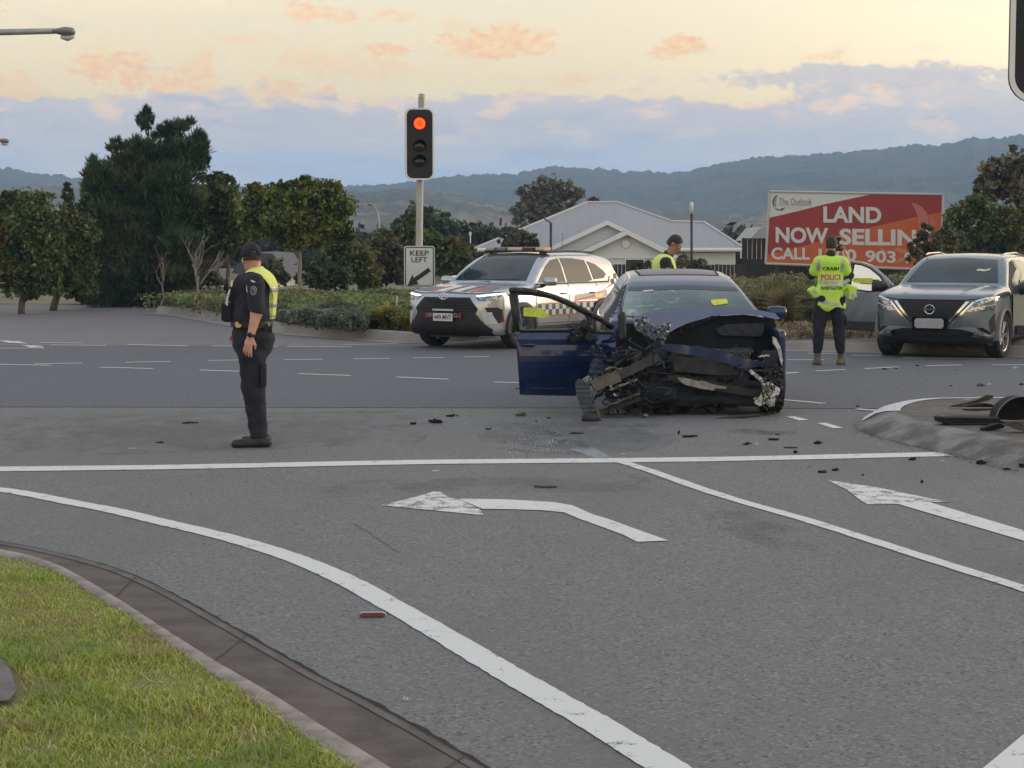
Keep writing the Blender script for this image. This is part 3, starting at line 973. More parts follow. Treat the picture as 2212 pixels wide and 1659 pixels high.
def panel(surf, name, pts, view, m, parent, off=0.004, side=1, step=0.035, rim=0.012, smooth=True, avgn=True, mirror=False):
    """thin plate with outline pts following the body surface"""
    pts = [(-p[0], p[1]) for p in pts][::-1] if mirror else list(pts)
    B = []
    n = len(pts)
    for i in range(n):
        a = pts[i]; b = pts[(i + 1) % n]
        L = math.hypot(b[0] - a[0], b[1] - a[1]); k = max(1, int(L / step))
        for j in range(k): B.append((a[0] + (b[0] - a[0]) * j / k, a[1] + (b[1] - a[1]) * j / k))
    nb = len(B)
    xs = [p[0] for p in B]; ysv = [p[1] for p in B]
    gx = np.arange(min(xs) + step / 2, max(xs), step); gy = np.arange(min(ysv) + step / 2, max(ysv), step)
    verts = [Vector(p) for p in B]
    if len(gx) and len(gy):
        QX, QY = np.meshgrid(gx, gy)
        sd_ = poly_sd(QX, QY, B)
        for x, y, d in zip(QX.ravel(), QY.ravel(), sd_.ravel()):
            if d < -step * 0.4: verts.append(Vector((x, y)))
    r = delaunay_2d_cdt([v.to_2d() for v in verts], [], [list(range(nb))], 1, 1e-6)
    vs, fs = r[0], r[2]
    V = []; lastn = None
    for v in vs:
        h, nn = surf.cast(view, v.x, v.y, side)
        V.append((h, nn, v))
    good = [x for x in V if x[0] is not None]
    if not good: return None
    out = []
    for h, nn, v in V:
        if h is None:
            g = min(good, key=lambda q: (q[2].x - v.x) ** 2 + (q[2].y - v.y) ** 2)
            nn = g[1]; hh = g[0]
            if view in ('front', 'rear'): h = Vector((v.x, hh.y, v.y))
            elif view == 'side': h = Vector((hh.x, v.x, v.y))
            else: h = Vector((v.x, v.y, hh.z))
        vd = {'front': Vector((0, -1, 0)), 'rear': Vector((0, 1, 0)), 'side': Vector((side, 0, 0)), 'top': Vector((0, 0, 1))}[view]
        if nn.dot(vd) < 0: nn = -nn
        nn = (nn + vd * 0.4).normalized()
        out.append((h + nn * off, h - nn * rim))
    m_ = MB()
    k = len(out)
    m_.add([p[0] for p in out], fs)
    # rim
    cnt = {}
    for f in fs:
        for i in range(len(f)):
            e = (f[i], f[(i + 1) % len(f)])
            cnt[tuple(sorted(e))] = cnt.get(tuple(sorted(e)), []) + [e]
    rimv = []; rf = []
    for kx, es in cnt.items():
        if len(es) == 1:
            a, b = es[0]; q = len(rimv)
            rimv += [out[a][0], out[b][0], out[b][1], out[a][1]]; rf.append([q, q + 1, q + 2, q + 3])
    m_.add(rimv, rf)
    o = m_.build(name, m, parent, smooth=smooth, recalc=False)
    # face outwards
    vd = {'front': Vector((0, -1, 0)), 'rear': Vector((0, 1, 0)), 'side': Vector((side, 0, 0)), 'top': Vector((0, 0, 1))}[view]
    if sum(p.normal.dot(vd) * p.area for p in o.data.polygons[:len(fs)]) < 0: o.data.flip_normals()
    return o
def ribbon(surf, name, path, w, view, m, parent, off=0.003, side=1, mirror=False, height=None):
    """narrow strip (seam, trim, tube light) laid along a path on the surface"""
    P = [np.array(p, float) for p in path]
    L = []
    for i in range(len(P) - 1):
        k = max(1, int(np.linalg.norm(P[i + 1] - P[i]) / 0.03))
        for j in range(k): L.append(P[i] + (P[i + 1] - P[i]) * j / k)
    L.append(P[-1])
    ws = w if hasattr(w, '__len__') else (w, w)
    A = []; Bp = []
    for i, p in enumerate(L):
        t = L[min(i + 1, len(L) - 1)] - L[max(i - 1, 0)]; t /= max(1e-9, np.linalg.norm(t)); nn = np.array([-t[1], t[0]])
        ww = ws[0] + (ws[1] - ws[0]) * i / max(1, len(L) - 1)
        A.append(tuple(p + nn * ww / 2)); Bp.append(tuple(p - nn * ww / 2))
    return panel(surf, name, A + Bp[::-1], view, m, parent, off=off, side=side, step=0.05, rim=0.008, mirror=mirror)
# ------------------------------------------------------------------ people
SKIN = mat('skin', (0.66, 0.36, 0.28), 0.5, col2=(0.58, 0.27, 0.21), nscale=14, bump=0.05, bscale=120)
SKIN_T = mat('tanned_skin', (0.40, 0.22, 0.16), 0.5, col2=(0.34, 0.17, 0.12), nscale=14)
NAVY = mat('navy_cloth', (0.012, 0.014, 0.026), 0.85, col2=(0.022, 0.024, 0.040), nscale=9, bump=0.4, bscale=30)
NAVY2 = mat('navy_trouser_cloth', (0.010, 0.011, 0.020), 0.9, col2=(0.020, 0.021, 0.034), nscale=7, bump=0.4, bscale=22)
GREEN_D = mat('dark_green_cloth', (0.012, 0.024, 0.018), 0.85, col2=(0.02, 0.035, 0.028), nscale=9, bump=0.3, bscale=30)
BOOT = mat('boot_leather', (0.014, 0.012, 0.012), 0.5, col2=(0.03, 0.026, 0.024), nscale=20)
BOOT_B = mat('dusty_boot_leather', (0.10, 0.075, 0.055), 0.75, col2=(0.16, 0.125, 0.09), nscale=18)
HIVIS = mat('hi_vis_cloth', (0.50, 0.85, 0.07), 0.6, col2=(0.62, 0.90, 0.12), nscale=6, bump=0.35, bscale=14, emit=(0.5, 0.9, 0.05), estr=0.0)
HIVIS_Y = mat('hi_vis_yellow_cloth', (0.72, 0.82, 0.16), 0.6, col2=(0.80, 0.86, 0.30), nscale=6, bump=0.3, bscale=14)
REFL = mat('reflective_tape', (0.36, 0.38, 0.38), 0.35, metal=0.3, col2=(0.48, 0.50, 0.50), nscale=14)
HAIR = mat('dark_brown_hair', (0.020, 0.013, 0.009), 0.6, col2=(0.045, 0.03, 0.022), nscale=40, bump=0.6, bscale=150)
BLACKP = mat('black_plastic', (0.012, 0.012, 0.013), 0.45)
EYEW = mat('eye_white', (0.6, 0.57, 0.54), 0.3)
EYED = mat('eye_iris', (0.02, 0.014, 0.01), 0.2)

def frame_of(fwd, up=(0, 0, 1)):
    f = Vector(fwd).normalized(); u = Vector(up)
    r = f.cross(u).normalized(); u = r.cross(f).normalized()
    return np.array([[r.x, f.x, u.x], [r.y, f.y, u.y], [r.z, f.z, u.z]])   # columns right, forward, up
def add_head(F, c, fwd, up=(0, 0, 1), s=1.0):
    M = frame_of(fwd, up); c = np.array(c, float)
    W = lambda x, y, z: c + M @ (np.array([x, y, z]) * s)
    F.ball(W(0, -.012, .025), (.073 * s, .092 * s, .090 * s), 0.01, rot=M)          # skull
    F.ball(W(0, .020, -.030), (.060 * s, .070 * s, .078 * s), 0.02, rot=M)          # face
    F.ball(W(0, .050, -.085), (.036 * s, .034 * s, .026 * s), 0.025, rot=M)         # chin
    F.cone(W(0, .088, .002), W(0, .104, -.030), .008 * s, .014 * s, 0.008)          # nose
    F.ball(W(0, .082, -.058), (.024 * s, .012 * s, .007 * s), 0.004, rot=M)         # lips
    F.ball(W(0, .078, .022), (.05 * s, .018 * s, .009 * s), 0.008, rot=M)           # brow
    for q in (-1, 1):
        F.ball(W(q * .030, .098, .006), (.015 * s, .014 * s, .009 * s), 0.008, rot=M, op='sub')
        F.ball(W(q * .075, -.008, -.008), (.009 * s, .020 * s, .031 * s), 0.006, rot=M)   # ears
    return M, W
def head_extras(parent, W, M, s, hair=None, hair_len=0.0, h=0.006):
    for q in (-1, 1):
        mb = MB(); c = W(q * .030, .079, .005)
        mb.lathe([(0.0001, -.011 * s)] + [(.011 * s * math.sin(a), -.011 * s * math.cos(a)) for a in np.linspace(.3, 2.84, 7)] + [(0.0001, .011 * s)], 10, 'y', c)
        mb.build('eye', EYEW, parent, smooth=True)
        mb = MB(); mb.lathe([(0.0001, -.005)] + [(.005 * math.sin(a), -.005 * math.cos(a)) for a in np.linspace(.5, 2.6, 5)] + [(0.0001, .005)], 8, 'y', W(q * .030, .088, .005))
        mb.build('iris', EYED, parent, smooth=True)
    if hair is not None:
        c = W(0, 0, 0); F = Field(c - .17, c + .17, h)
        F.ball(W(0, -.014, .030), (.080 * s, .098 * s, .096 * s), 0.0, rot=M)
        F.ball(W(0, -.035, -.02), (.076 * s, .075 * s, .070 * s), 0.02, rot=M)
        g = np.meshgrid(*F.ax, indexing='ij')
        P = np.stack([g[i] - c[i] for i in range(3)], -1) @ M / s
        # hair line: away from the face, above the ears and down to the nape
        line = np.maximum(P[..., 1] - (.040 + .60 * np.maximum(P[..., 2] - .02, -.2)), -(P[..., 2] + .055 + hair_len) )
        line = np.maximum(line, np.where(P[..., 1] > -.02, -(P[..., 2] - .018), -1))
        F.F = np.maximum(F.F, line * s)
        n = np.sin(P[..., 0] * 210) * np.sin(P[..., 1] * 190 + 2) * np.sin(P[..., 2] * 230)
        F.F = F.F + n * 0.002
        sdf_obj('hair', F, hair, parent)
def add_hand(F, wrist, dirv, palm_n, curl=0.5, s=1.0, side=1, spread=0.012, thumb=True):
    """dirv: wrist to knuckles; palm_n: direction the palm faces; side: +1 thumb along dirv x palm_n"""
    d = Vector(dirv).normalized(); n = Vector(palm_n); n = (n - d * n.dot(d)).normalized()
    t = d.cross(n).normalized() * side
    w = Vector(wrist)
    A = lambda a, b, c: np.array(w + d * a * s + t * b * s + n * c * s)
    rot = np.array([[t.x, n.x, d.x], [t.y, n.y, d.y], [t.z, n.z, d.z]])
    F.ball(A(.050, 0, 0), (.040 * s, .016 * s, .052 * s), 0.012, rot=rot)
    F.cone(A(0, 0, 0), A(.05, 0, 0), .026 * s, .024 * s, 0.012, )
    L = [(.030, .072), (.010, .080), (-.011, .075), (-.030, .060)]
    for i, (b, ln) in enumerate(L):
        a0 = A(.088, b, 0)
        ang = curl * (0.55 + 0.12 * i)
        p = Vector((.088, b + (b * 0.0), 0)); th = ang * 0.5
        prev = a0
        for j, fr in enumerate((.45, .31, .24)):
            th2 = th + ang * j
            p = Vector((p.x + ln * fr * math.cos(th2), p.y + b * 0.09, p.z + ln * fr * math.sin(th2)))
            q = A(p.x, p.y, p.z)
            F.cone(prev, q, (.0092 - j * .0006) * s, (.0088 - j * .0008) * s, 0.003)
            prev = q
    if thumb:
        F.cone(A(.025, .030, .004), A(.055, .050, .018), .014 * s, .011 * s, 0.008)
        F.cone(A(.055, .050, .018), A(.085, .052, .030), .010 * s, .008 * s, 0.003)

def shoe(name, an, toe, m, parent, h=0.007, height=0.11):
    """boot from ankle joint an to toe point on the ground"""
    a = np.array(an, float); t = np.array(toe, float)
    d = (t - a); d[2] = 0; L = np.linalg.norm(d); d /= L
    heel = a - d * .055; heel[2] = 0.035; tt = t - d * .035; tt[2] = 0.030
    lo = np.minimum(np.minimum(a, t), heel) - .08; hi = np.maximum(np.maximum(a, t), heel) + .08
    lo[2] = -.02; hi[2] = max(a[2] + .1, height + .05)
    F = Field(lo, hi, h)
    F.cone(heel, tt, .042, .040, 0.0)
    F.cone(heel + np.array([0, 0, .01]), (heel + tt) / 2 + np.array([0, 0, .02]), .042, .04, 0.02)
    top = a.copy(); top[2] = height
    F.cone(a * [1, 1, 0] + [0, 0, .05], top, .046, .048, 0.03)
    g = np.meshgrid(*F.ax, indexing='ij')
    F.F = np.maximum(F.F, 0.004 - g[2])
    return sdf_obj(name, F, m, parent)

# ---- officer standing on the left
def officer_left():
    ft = G(548, 963)
    root = thing('person', ft, 'police officer in navy uniform and cap standing alone in the road', 'person')
    h = 0.0065
    s = 1.0
    # local: x = right in the photograph, -y towards the viewer; the officer faces -x
    B = Field((-.30, -.42, 0.02), (.28, .34, 1.74), h)
    hc = (-.005, .0, 1.590)
    M, W = add_head(B, hc, (-0.40, 0.91, -.05), s=.98)
    B.cone((.035, .0, 1.42), (.012, .0, 1.53), .070, .060, .03)
    # torso
    B.cone((.02, 0, 1.36), (.0, 0, 1.12), .130, .150, .04, sc=(1.0, 1.25, 1))
    B.cone((.02, -.12, 1.40), (.02, .12, 1.40), .070, .070, .05)
    B.cone((-.01, 0, 1.10), (.01, 0, .93), .145, .145, .04, sc=(1, 1.15, 1))
    # near arm
    B.cone((.055, -.215, 1.40), (.070, -.262, 1.14), .062, .050, .03)
    B.cone((.070, -.262, 1.14), (.022, -.280, .945), .047, .030, .015)
    add_hand(B, (.020, -.280, .945), (-.22, -.02, -1), (.30, 1, .05), curl=.42, s=1.02, side=1)
    # far arm held in front at the belt
    B.cone((.02, .215, 1.40), (-.03, .27, 1.16), .060, .050, .03)
    B.cone((-.03, .27, 1.16), (-.14, .20, 1.00), .046, .031, .015)
    add_hand(B, (-.14, .20, 1.00), (-.5, -.2, -.9), (.3, -1, 0), curl=.5, s=1.0, side=-1)
    # legs
    B.cone((.005, -.085, .90), (.030, -.10, .50), .095, .062, .03)
    B.cone((.030, -.10, .50), (.060, -.10, .09), .058, .040, .02)
    B.cone((.0, .085, .90), (.0, .10, .50), .095, .062, .03)
    B.cone((.0, .10, .50), (.035, .12, .09), .058, .040, .02)
    sdf_obj('body', B, SKIN, root)
    head_extras(root, W, M, .98, HAIR, hair_len=-.045)
    # cap
    C = Field((-.22, -.22, 1.50), (.22, .28, 1.78), .0055)
    C.ball(W(0, -.008, .052), (.088, .108, .094), 0, rot=M)
    g = np.meshgrid(*C.ax, indexing='ij')
    P = np.stack([g[i] - np.array(hc)[i] for i in range(3)], -1) @ M
    C.F = np.maximum(C.F, .032 - P[..., 2] + 0.12 * np.minimum(P[..., 1], 0))
    hole = np.sqrt((P[..., 0] / .036) ** 2 + ((P[..., 2] - .030) / .036) ** 2) - 1          # opening above the strap
    C.F = np.maximum(C.F, np.where(P[..., 1] < -.04, -hole * .03, -1))
    sdf_obj('cap', C, mat('cap_cloth', (0.016, 0.017, 0.028), .85, bump=.3, bscale=40), root)
    mb = MB(); pts = [W(.036 * math.cos(a), -.104 + .010 * abs(math.cos(a)) ** 2, .030 + .036 * math.sin(a)) for a in np.linspace(0, math.pi, 12)]
    mb.tube(pts, .0035, 6)
    mb.build('cap_piping', mat('silver_piping', (.55, .56, .58), .4), root, smooth=True)
    mb = MB(); mb.tube([W(.078 * math.sin(a), -.106 * math.cos(a) + .0, .012 + .012 * abs(a)) for a in np.linspace(-1.15, 1.15, 14)], .009, 8, flat=.5)
    mb.build('cap_strap', mat('cap_strap_dark', (.02, .012, .012), .7), root, smooth=True)
    mb = MB(); bv = []
    F_ = []
    for i, a in enumerate(np.linspace(-1.1, 1.1, 13)):
        bv += [Vector(W(.070 * math.sin(a), .085 * math.cos(a) + .005, .032)), Vector(W(.072 * math.sin(a), .085 * math.cos(a) + .075 * math.cos(a) ** .5, .018))]
    for i in range(12): F_.append([2 * i, 2 * i + 1, 2 * i + 3, 2 * i + 2])
    mb.add(bv, F_); mb.add([v + Vector((0, 0, -.005)) for v in bv], [f[::-1] for f in F_])
    mb.build('cap_peak', MATS['cap_cloth'], root, smooth=True)
    # shirt with short sleeves
    S = Field((-.30, -.42, .92), (.32, .36, 1.56), h)
    S.cone((.02, 0, 1.36), (-.005, 0, 1.12), .155, .175, .04, sc=(1.0, 1.18, 1))
    S.cone((.03, -.13, 1.405), (.03, .13, 1.405), .080, .080, .06)
    S.cone((-.008, 0, 1.10), (.0, 0, 1.02), .168, .160, .03, sc=(1, 1.12, 1))
    S.cone((.03, 0, 1.43), (.02, 0, 1.50), .080, .068, .02)
    S.cone((.055, -.215, 1.405), (.072, -.265, 1.165), .078, .070, .04)
    S.cone((.02, .215, 1.405), (-.03, .27, 1.18), .078, .070, .04)
    g = np.meshgrid(*S.ax, indexing='ij')
    S.wrinkle(.0022, 11, 3)
    S.F = np.maximum(S.F, 1.035 - g[2])
    S.F = np.maximum(S.F, np.where(g[1] < -.20, 1.150 - g[2] - .25 * (g[0] - .07), -1))
    S.ball((.015, .0, 1.56), (.075, .075, .07), 0.005, op='sub')
    so = sdf_obj('shirt', S, NAVY, root)
    # trousers
    T = Field((-.28, -.32, .06), (.28, .36, 1.08), h)
    T.cone((-.005, 0, 1.03), (-.003, 0, .90), .160, .168, .03, sc=(1, 1.12, 1))
    T.cone((.0, -.075, .90), (.015, -.10, .52), .125, .098, .04)
    T.cone((.015, -.10, .52), (.060, -.105, .10), .095, .072, .03)
    T.cone((-.005, .075, .90), (-.010, .10, .52), .125, .095, .04)
    T.cone((-.010, .10, .52), (.030, .125, .10), .092, .070, .03)
    T.ball((.10, -.02, .90), (.085, .14, .11), .04)
    T.wrinkle(.0035, 9, 5)
    g = np.meshgrid(*T.ax, indexing='ij')
    T.F = np.maximum(T.F, np.maximum(g[2] - 1.05, .085 - g[2]))
    T.box((.115, -.165, .62), (.022, .04, .10), .012, .01)
    sdf_obj('trousers', T, NAVY2, root)
    shoe('boot', (.070, -.11, .09), (-.165, -.145, 0), BOOT, root)
    shoe('boot', (.040, .13, .09), (-.125, .13, 0), BOOT, root)
    # duty belt with gear
    mb = MB()
    ring = [(-.005 + .178 * math.cos(a), .205 * math.sin(a), 1.045) for a in np.linspace(0, 2 * math.pi, 40, endpoint=False)]
    V = []; Fq = []
    for i, p in enumerate(ring):
        q = (p[0] * .965, p[1] * .965, 0)
        V += [(p[0], p[1], 1.02), (p[0], p[1], 1.07), (q[0], q[1], 1.07), (q[0], q[1], 1.02)]
    for i in range(40):
        j = (i + 1) % 40
        for k in range(4): Fq.append([i * 4 + k, j * 4 + k, j * 4 + (k + 1) % 4, i * 4 + (k + 1) % 4])
    mb.add(V, Fq)
    bo = mb.build('belt', mat('duty_belt', (.012, .012, .014), .5), root, smooth=False)
    mb = MB(); mb.box((.135, -.13, 1.02), (.035, .03, .055), bevel=.006)
    mb.box((.160, -.06, 1.00), (.03, .05, .07), bevel=.006); mb.build('belt_pouch', BLACKP, root)
    mb = MB(); mb.prism([(-.118, 1.060), (-.098, 1.075), (-.085, 1.055), (-.060, 1.047), (-.072, 1.025), (-.100, 1.018), (-.112, 1.035)], 'y', -.215, -.195)
    mb.build('belt_glove', mat('tan_glove', (.62, .45, .20), .8), root)
    mb = MB(); mb.box((.150, -.10, 1.045), (.018, .02, .03), bevel=.003); mb.build('belt_buckle', REFL, root)
    # load-bearing vest on the chest with pouches
    V_ = Field((-.34, -.26, 1.02), (.02, .26, 1.46), h)
    V_.cone((-.040, 0, 1.36), (-.055, 0, 1.12), .125, .135, .03, sc=(1, 1.25, 1))
    V_.box((-.200, -.09, 1.15), (.045, .05, .075), .012, .01); V_.box((-.205, .03, 1.13), (.04, .05, .07), .012, .01)
    V_.box((-.172, -.07, 1.30), (.035, .045, .06), .012, .01)
    V_.plane_cut((-.03, 0, 1.2), (1, 0, 0))
    sdf_obj('load_vest', V_, mat('load_vest_cloth', (.013, .013, .018), .9, bump=.5, bscale=60), root)
    mb = MB(); mb.tube([(-.210, -.10, 1.33), (-.205, -.10, 1.42), (-.203, -.10, 1.43), (-.20, -.10, 1.50)], [.018, .018, .005, .004], 8)
    mb.build('radio', BLACKP, root, smooth=True)
    mb = MB(); mb.prism([(-.205, 1.22), (-.190, 1.30), (-.165, 1.35), (-.160, 1.33), (-.178, 1.26), (-.185, 1.20)], 'y', -.16, -.145)
    mb.build('reflective_patch', mat('silver_patch', (.75, .76, .76), .4, col2=(.45, .46, .46), nscale=60), root)
    # hi-vis vest: over the shoulders and down the back, open at the side
    H = Field((-.24, -.26, 1.04), (.32, .26, 1.60), .006)
    H.cone((.055, 0, 1.35), (.035, 0, 1.14), .165, .165, .03, sc=(1.0, 1.14, 1))
    H.cone((.04, -.12, 1.415), (.04, .12, 1.415), .094, .094, .06)
    H.cone((.03, 0, 1.43), (.02, 0, 1.505), .085, .075, .03)
    g = np.meshgrid(*H.ax, indexing='ij')
    arm = np.sqrt(((g[0] - .015) / .180) ** 2 + ((g[2] - 1.21) / .278) ** 2) - 1
    inner = .97
    tor = H.F.copy()
    H.F = np.maximum(H.F, np.where(np.abs(g[1]) > .085, -arm * .12, -1))       # arm openings
    H.F = np.maximum(H.F, -(g[0] + .155 + (g[2] - 1.40) * .2))
    H.F = np.maximum(H.F, np.where(g[0] < -.02, -(g[2] - 1.375 - .28 * (g[0] + .16)), -1))
    H.F = np.maximum(H.F, 1.085 - g[2])
    H.F = np.maximum(H.F, -(np.sqrt((g[0] - .01) ** 2 + g[1] ** 2) - .078) * (g[2] > 1.44) - (g[2] <= 1.44) * 1)
    hv = sdf_obj('hi_vis_vest', H, HIVIS_Y, root)
    su = Surf(hv.data)
    for k, (z0, z1) in enumerate([(1.315, 1.365), (1.185, 1.225), (1.10, 1.13)]):
        Tb = Field((-.24, -.27, z0 - .02), (.33, .27, z1 + .02), .006)
        gg = np.meshgrid(*Tb.ax, indexing='ij')
        Tb.cone((.055, 0, 1.35), (.035, 0, 1.14), .168, .168, .03, sc=(1.0, 1.14, 1))
        arm = np.sqrt(((gg[0] - .015) / .180) ** 2 + ((gg[2] - 1.21) / .278) ** 2) - 1
        Tb.F = np.maximum(Tb.F, np.where(np.abs(gg[1]) > .085, -arm * .12 + .001, -1))
        Tb.F = np.maximum(np.maximum(Tb.F, gg[2] - z1), z0 - gg[2]); Tb.F = np.maximum(Tb.F, .02 - gg[0])
        sdf_obj('vest_tape', Tb, REFL, root)
    # watch, shoulder badge, shoulder tab
    mb = MB(); w = Vector((.026, -.280, .962)); dv = Vector((.25, .02, 1)).normalized()
    mb.tube([w - dv * .012, w + dv * .012], .036, 16)
    mb.build('watch_strap', BLACKP, root, smooth=True, auto=40)
    mb = MB(); mb.lathe([(.0001, -.016), (.019, -.016), (.021, -.008), (.021, 0), (.0001, 0)], 18, 'y', (.022, -.312, .965))
    mb.build('watch', mat('watch_face', (.03, .032, .036), .15, metal=.6), root, smooth=True, auto=30)
    ss_ = Surf(so.data)
    sh = [(.034, 1.362), (.050, 1.372), (.066, 1.370), (.080, 1.356), (.079, 1.325), (.066, 1.303), (.054, 1.297), (.041, 1.303), (.031, 1.322)]
    BAD = mat('badge_silver', (.42, .43, .46), .6, col2=(.03, .03, .045), nscale=70, contrast=(.45, .55))
    def front(name, pts, m, off=.002): return panel(ss_, name, pts, 'front', m, root, off=off, step=.008, rim=.002)
    cxx, czz = .056, 1.334
    front('shoulder_badge', sh, mat('badge_rim', (.50, .50, .53), .6), .002)
    front('shoulder_badge', [(cxx + (x - cxx) * .84, czz + (z - czz) * .86) for x, z in sh], NAVY, .0035)
    front('shoulder_badge', [(cxx + (x - cxx) * .55, czz + (z - czz) * .62) for x, z in sh], BAD, .005)
    front('shoulder_tab', [(.030, 1.425), (.050, 1.420), (.070, 1.408), (.068, 1.402), (.045, 1.406), (.030, 1.415)], mat('tab_white', (.6, .6, .6), .7))
    front('sleeve_mark', [(-.012, 1.372), (-.004, 1.374), (-.003, 1.345), (.004, 1.322), (-.003, 1.320), (-.010, 1.345)], mat('tab_white', (.6, .6, .6), .7))
    return root
officer_left()

# ---- officer looking down behind the wreck
def officer_middle():
    X = (1440 - 1106) / FPX * 24.3
    root = thing('person', (X, 24.3, 0), 'dark haired police officer in open yellow vest looking down behind the wrecked blue car', 'person')
    h = .008
    B = Field((-.40, -.36, .0), (.45, .36, 1.90), h)
    f = Vector((.80, -.35, -.62)); up = Vector((.55, -.15, .8))
    M, W = add_head(B, (.10, -.03, 1.705), f, up, 1.0)
    B.cone((-.02, 0, 1.50), (.06, -.01, 1.63), .066, .060, .03)
    B.cone((-.04, 0, 1.42), (.0, 0, 1.15), .125, .125, .04, sc=(1, 1.35, 1))
    B.cone((-.03, -.14, 1.46), (-.03, .14, 1.46), .065, .065, .05)
    B.cone((0, 0, 1.1), (0, 0, .95), .125, .13, .04, sc=(1, 1.25, 1))
    for q in (-1, 1):
        B.cone((-.03, q * .20, 1.46), (.0, q * .25, 1.18), .055, .045, .02)
        B.cone((.0, q * .25, 1.18), (.22, q * .16, 1.14), .042, .028, .015)
        add_hand(B, (.22, q * .16, 1.14), (1, -q * .4, 0), (0, -q * .6, .8), curl=.9, side=q)
        B.cone((0, q * .09, .93), (0, q * .10, .50), .09, .06, .03)
        B.cone((0, q * .10, .50), (0, q * .11, .09), .056, .04, .02)
    sdf_obj('body', B, SKIN_T, root)
    head_extras(root, W, M, 1.0, HAIR, h=.007)
    S = Field((-.40, -.40, .95), (.40, .40, 1.64), h)
    S.cone((-.04, 0, 1.42), (.0, 0, 1.12), .145, .145, .04, sc=(1, 1.33, 1))
    S.cone((-.03, -.15, 1.465), (-.03, .15, 1.465), .075, .075, .05)
    S.cone((0, 0, 1.1), (0, 0, 1.0), .145, .145, .03, sc=(1, 1.25, 1))
    S.cone((-.02, 0, 1.50), (.015, 0, 1.565), .078, .070, .02)
    for q in (-1, 1): S.cone((-.03, q * .205, 1.465), (.0, q * .255, 1.20), .072, .066, .03)
    S.wrinkle(.002, 11, 8)
    so = sdf_obj('shirt', S, GREEN_D, root)
    T = Field((-.26, -.30, .06), (.26, .30, 1.06), .01)
    T.cone((0, 0, 1.02), (0, 0, .92), .15, .155, .03, sc=(1, 1.2, 1))
    for q in (-1, 1):
        T.cone((0, q * .09, .90), (0, q * .10, .50), .115, .085, .03); T.cone((0, q * .10, .5), (0, q * .11, .1), .085, .07, .02)
    sdf_obj('trousers', T, NAVY2, root)
    for q in (-1, 1): shoe('boot', (0, q * .11, .09), (.21, q * .13, 0), BOOT, root, h=.009)
    H = Field((-.34, -.36, 1.02), (.30, .36, 1.64), .007)
    H.cone((-.04, 0, 1.42), (.0, 0, 1.14), .160, .160, .04, sc=(1, 1.30, 1))
    H.cone((-.03, -.12, 1.475), (-.03, .12, 1.475), .086, .086, .06)
    g = np.meshgrid(*H.ax, indexing='ij')
    arm = np.sqrt(((g[0] + .01) / .105) ** 2 + ((g[2] - 1.28) / .21) ** 2) - 1
    H.F = np.maximum(H.F, np.where(np.abs(g[1]) > .10, -arm * .10, -1))
    vneck = .035 + (1.60 - g[2]) * .05
    H.F = np.maximum(H.F, np.where((g[0] > .02), -(np.abs(g[1]) - np.maximum(0, .075 - (1.5 - g[2]) * .14)), -1))
    H.F = np.maximum(H.F, -(np.sqrt((g[0] - .0) ** 2 + g[1] ** 2) - .082) * (g[2] > 1.50) - (g[2] <= 1.50) * 1)
    H.F = np.maximum(H.F, 1.06 - g[2])
    sdf_obj('hi_vis_vest', H, HIVIS_Y, root)
    ss_ = Surf(so.data)
    panel(ss_, 'shoulder_badge', [(-.045, 1.40), (-.01, 1.41), (.02, 1.39), (.015, 1.34), (-.015, 1.31), (-.045, 1.34)], 'front', MATS['badge_silver'], root, off=.003, step=.012, rim=.002)
    return root
officer_middle()

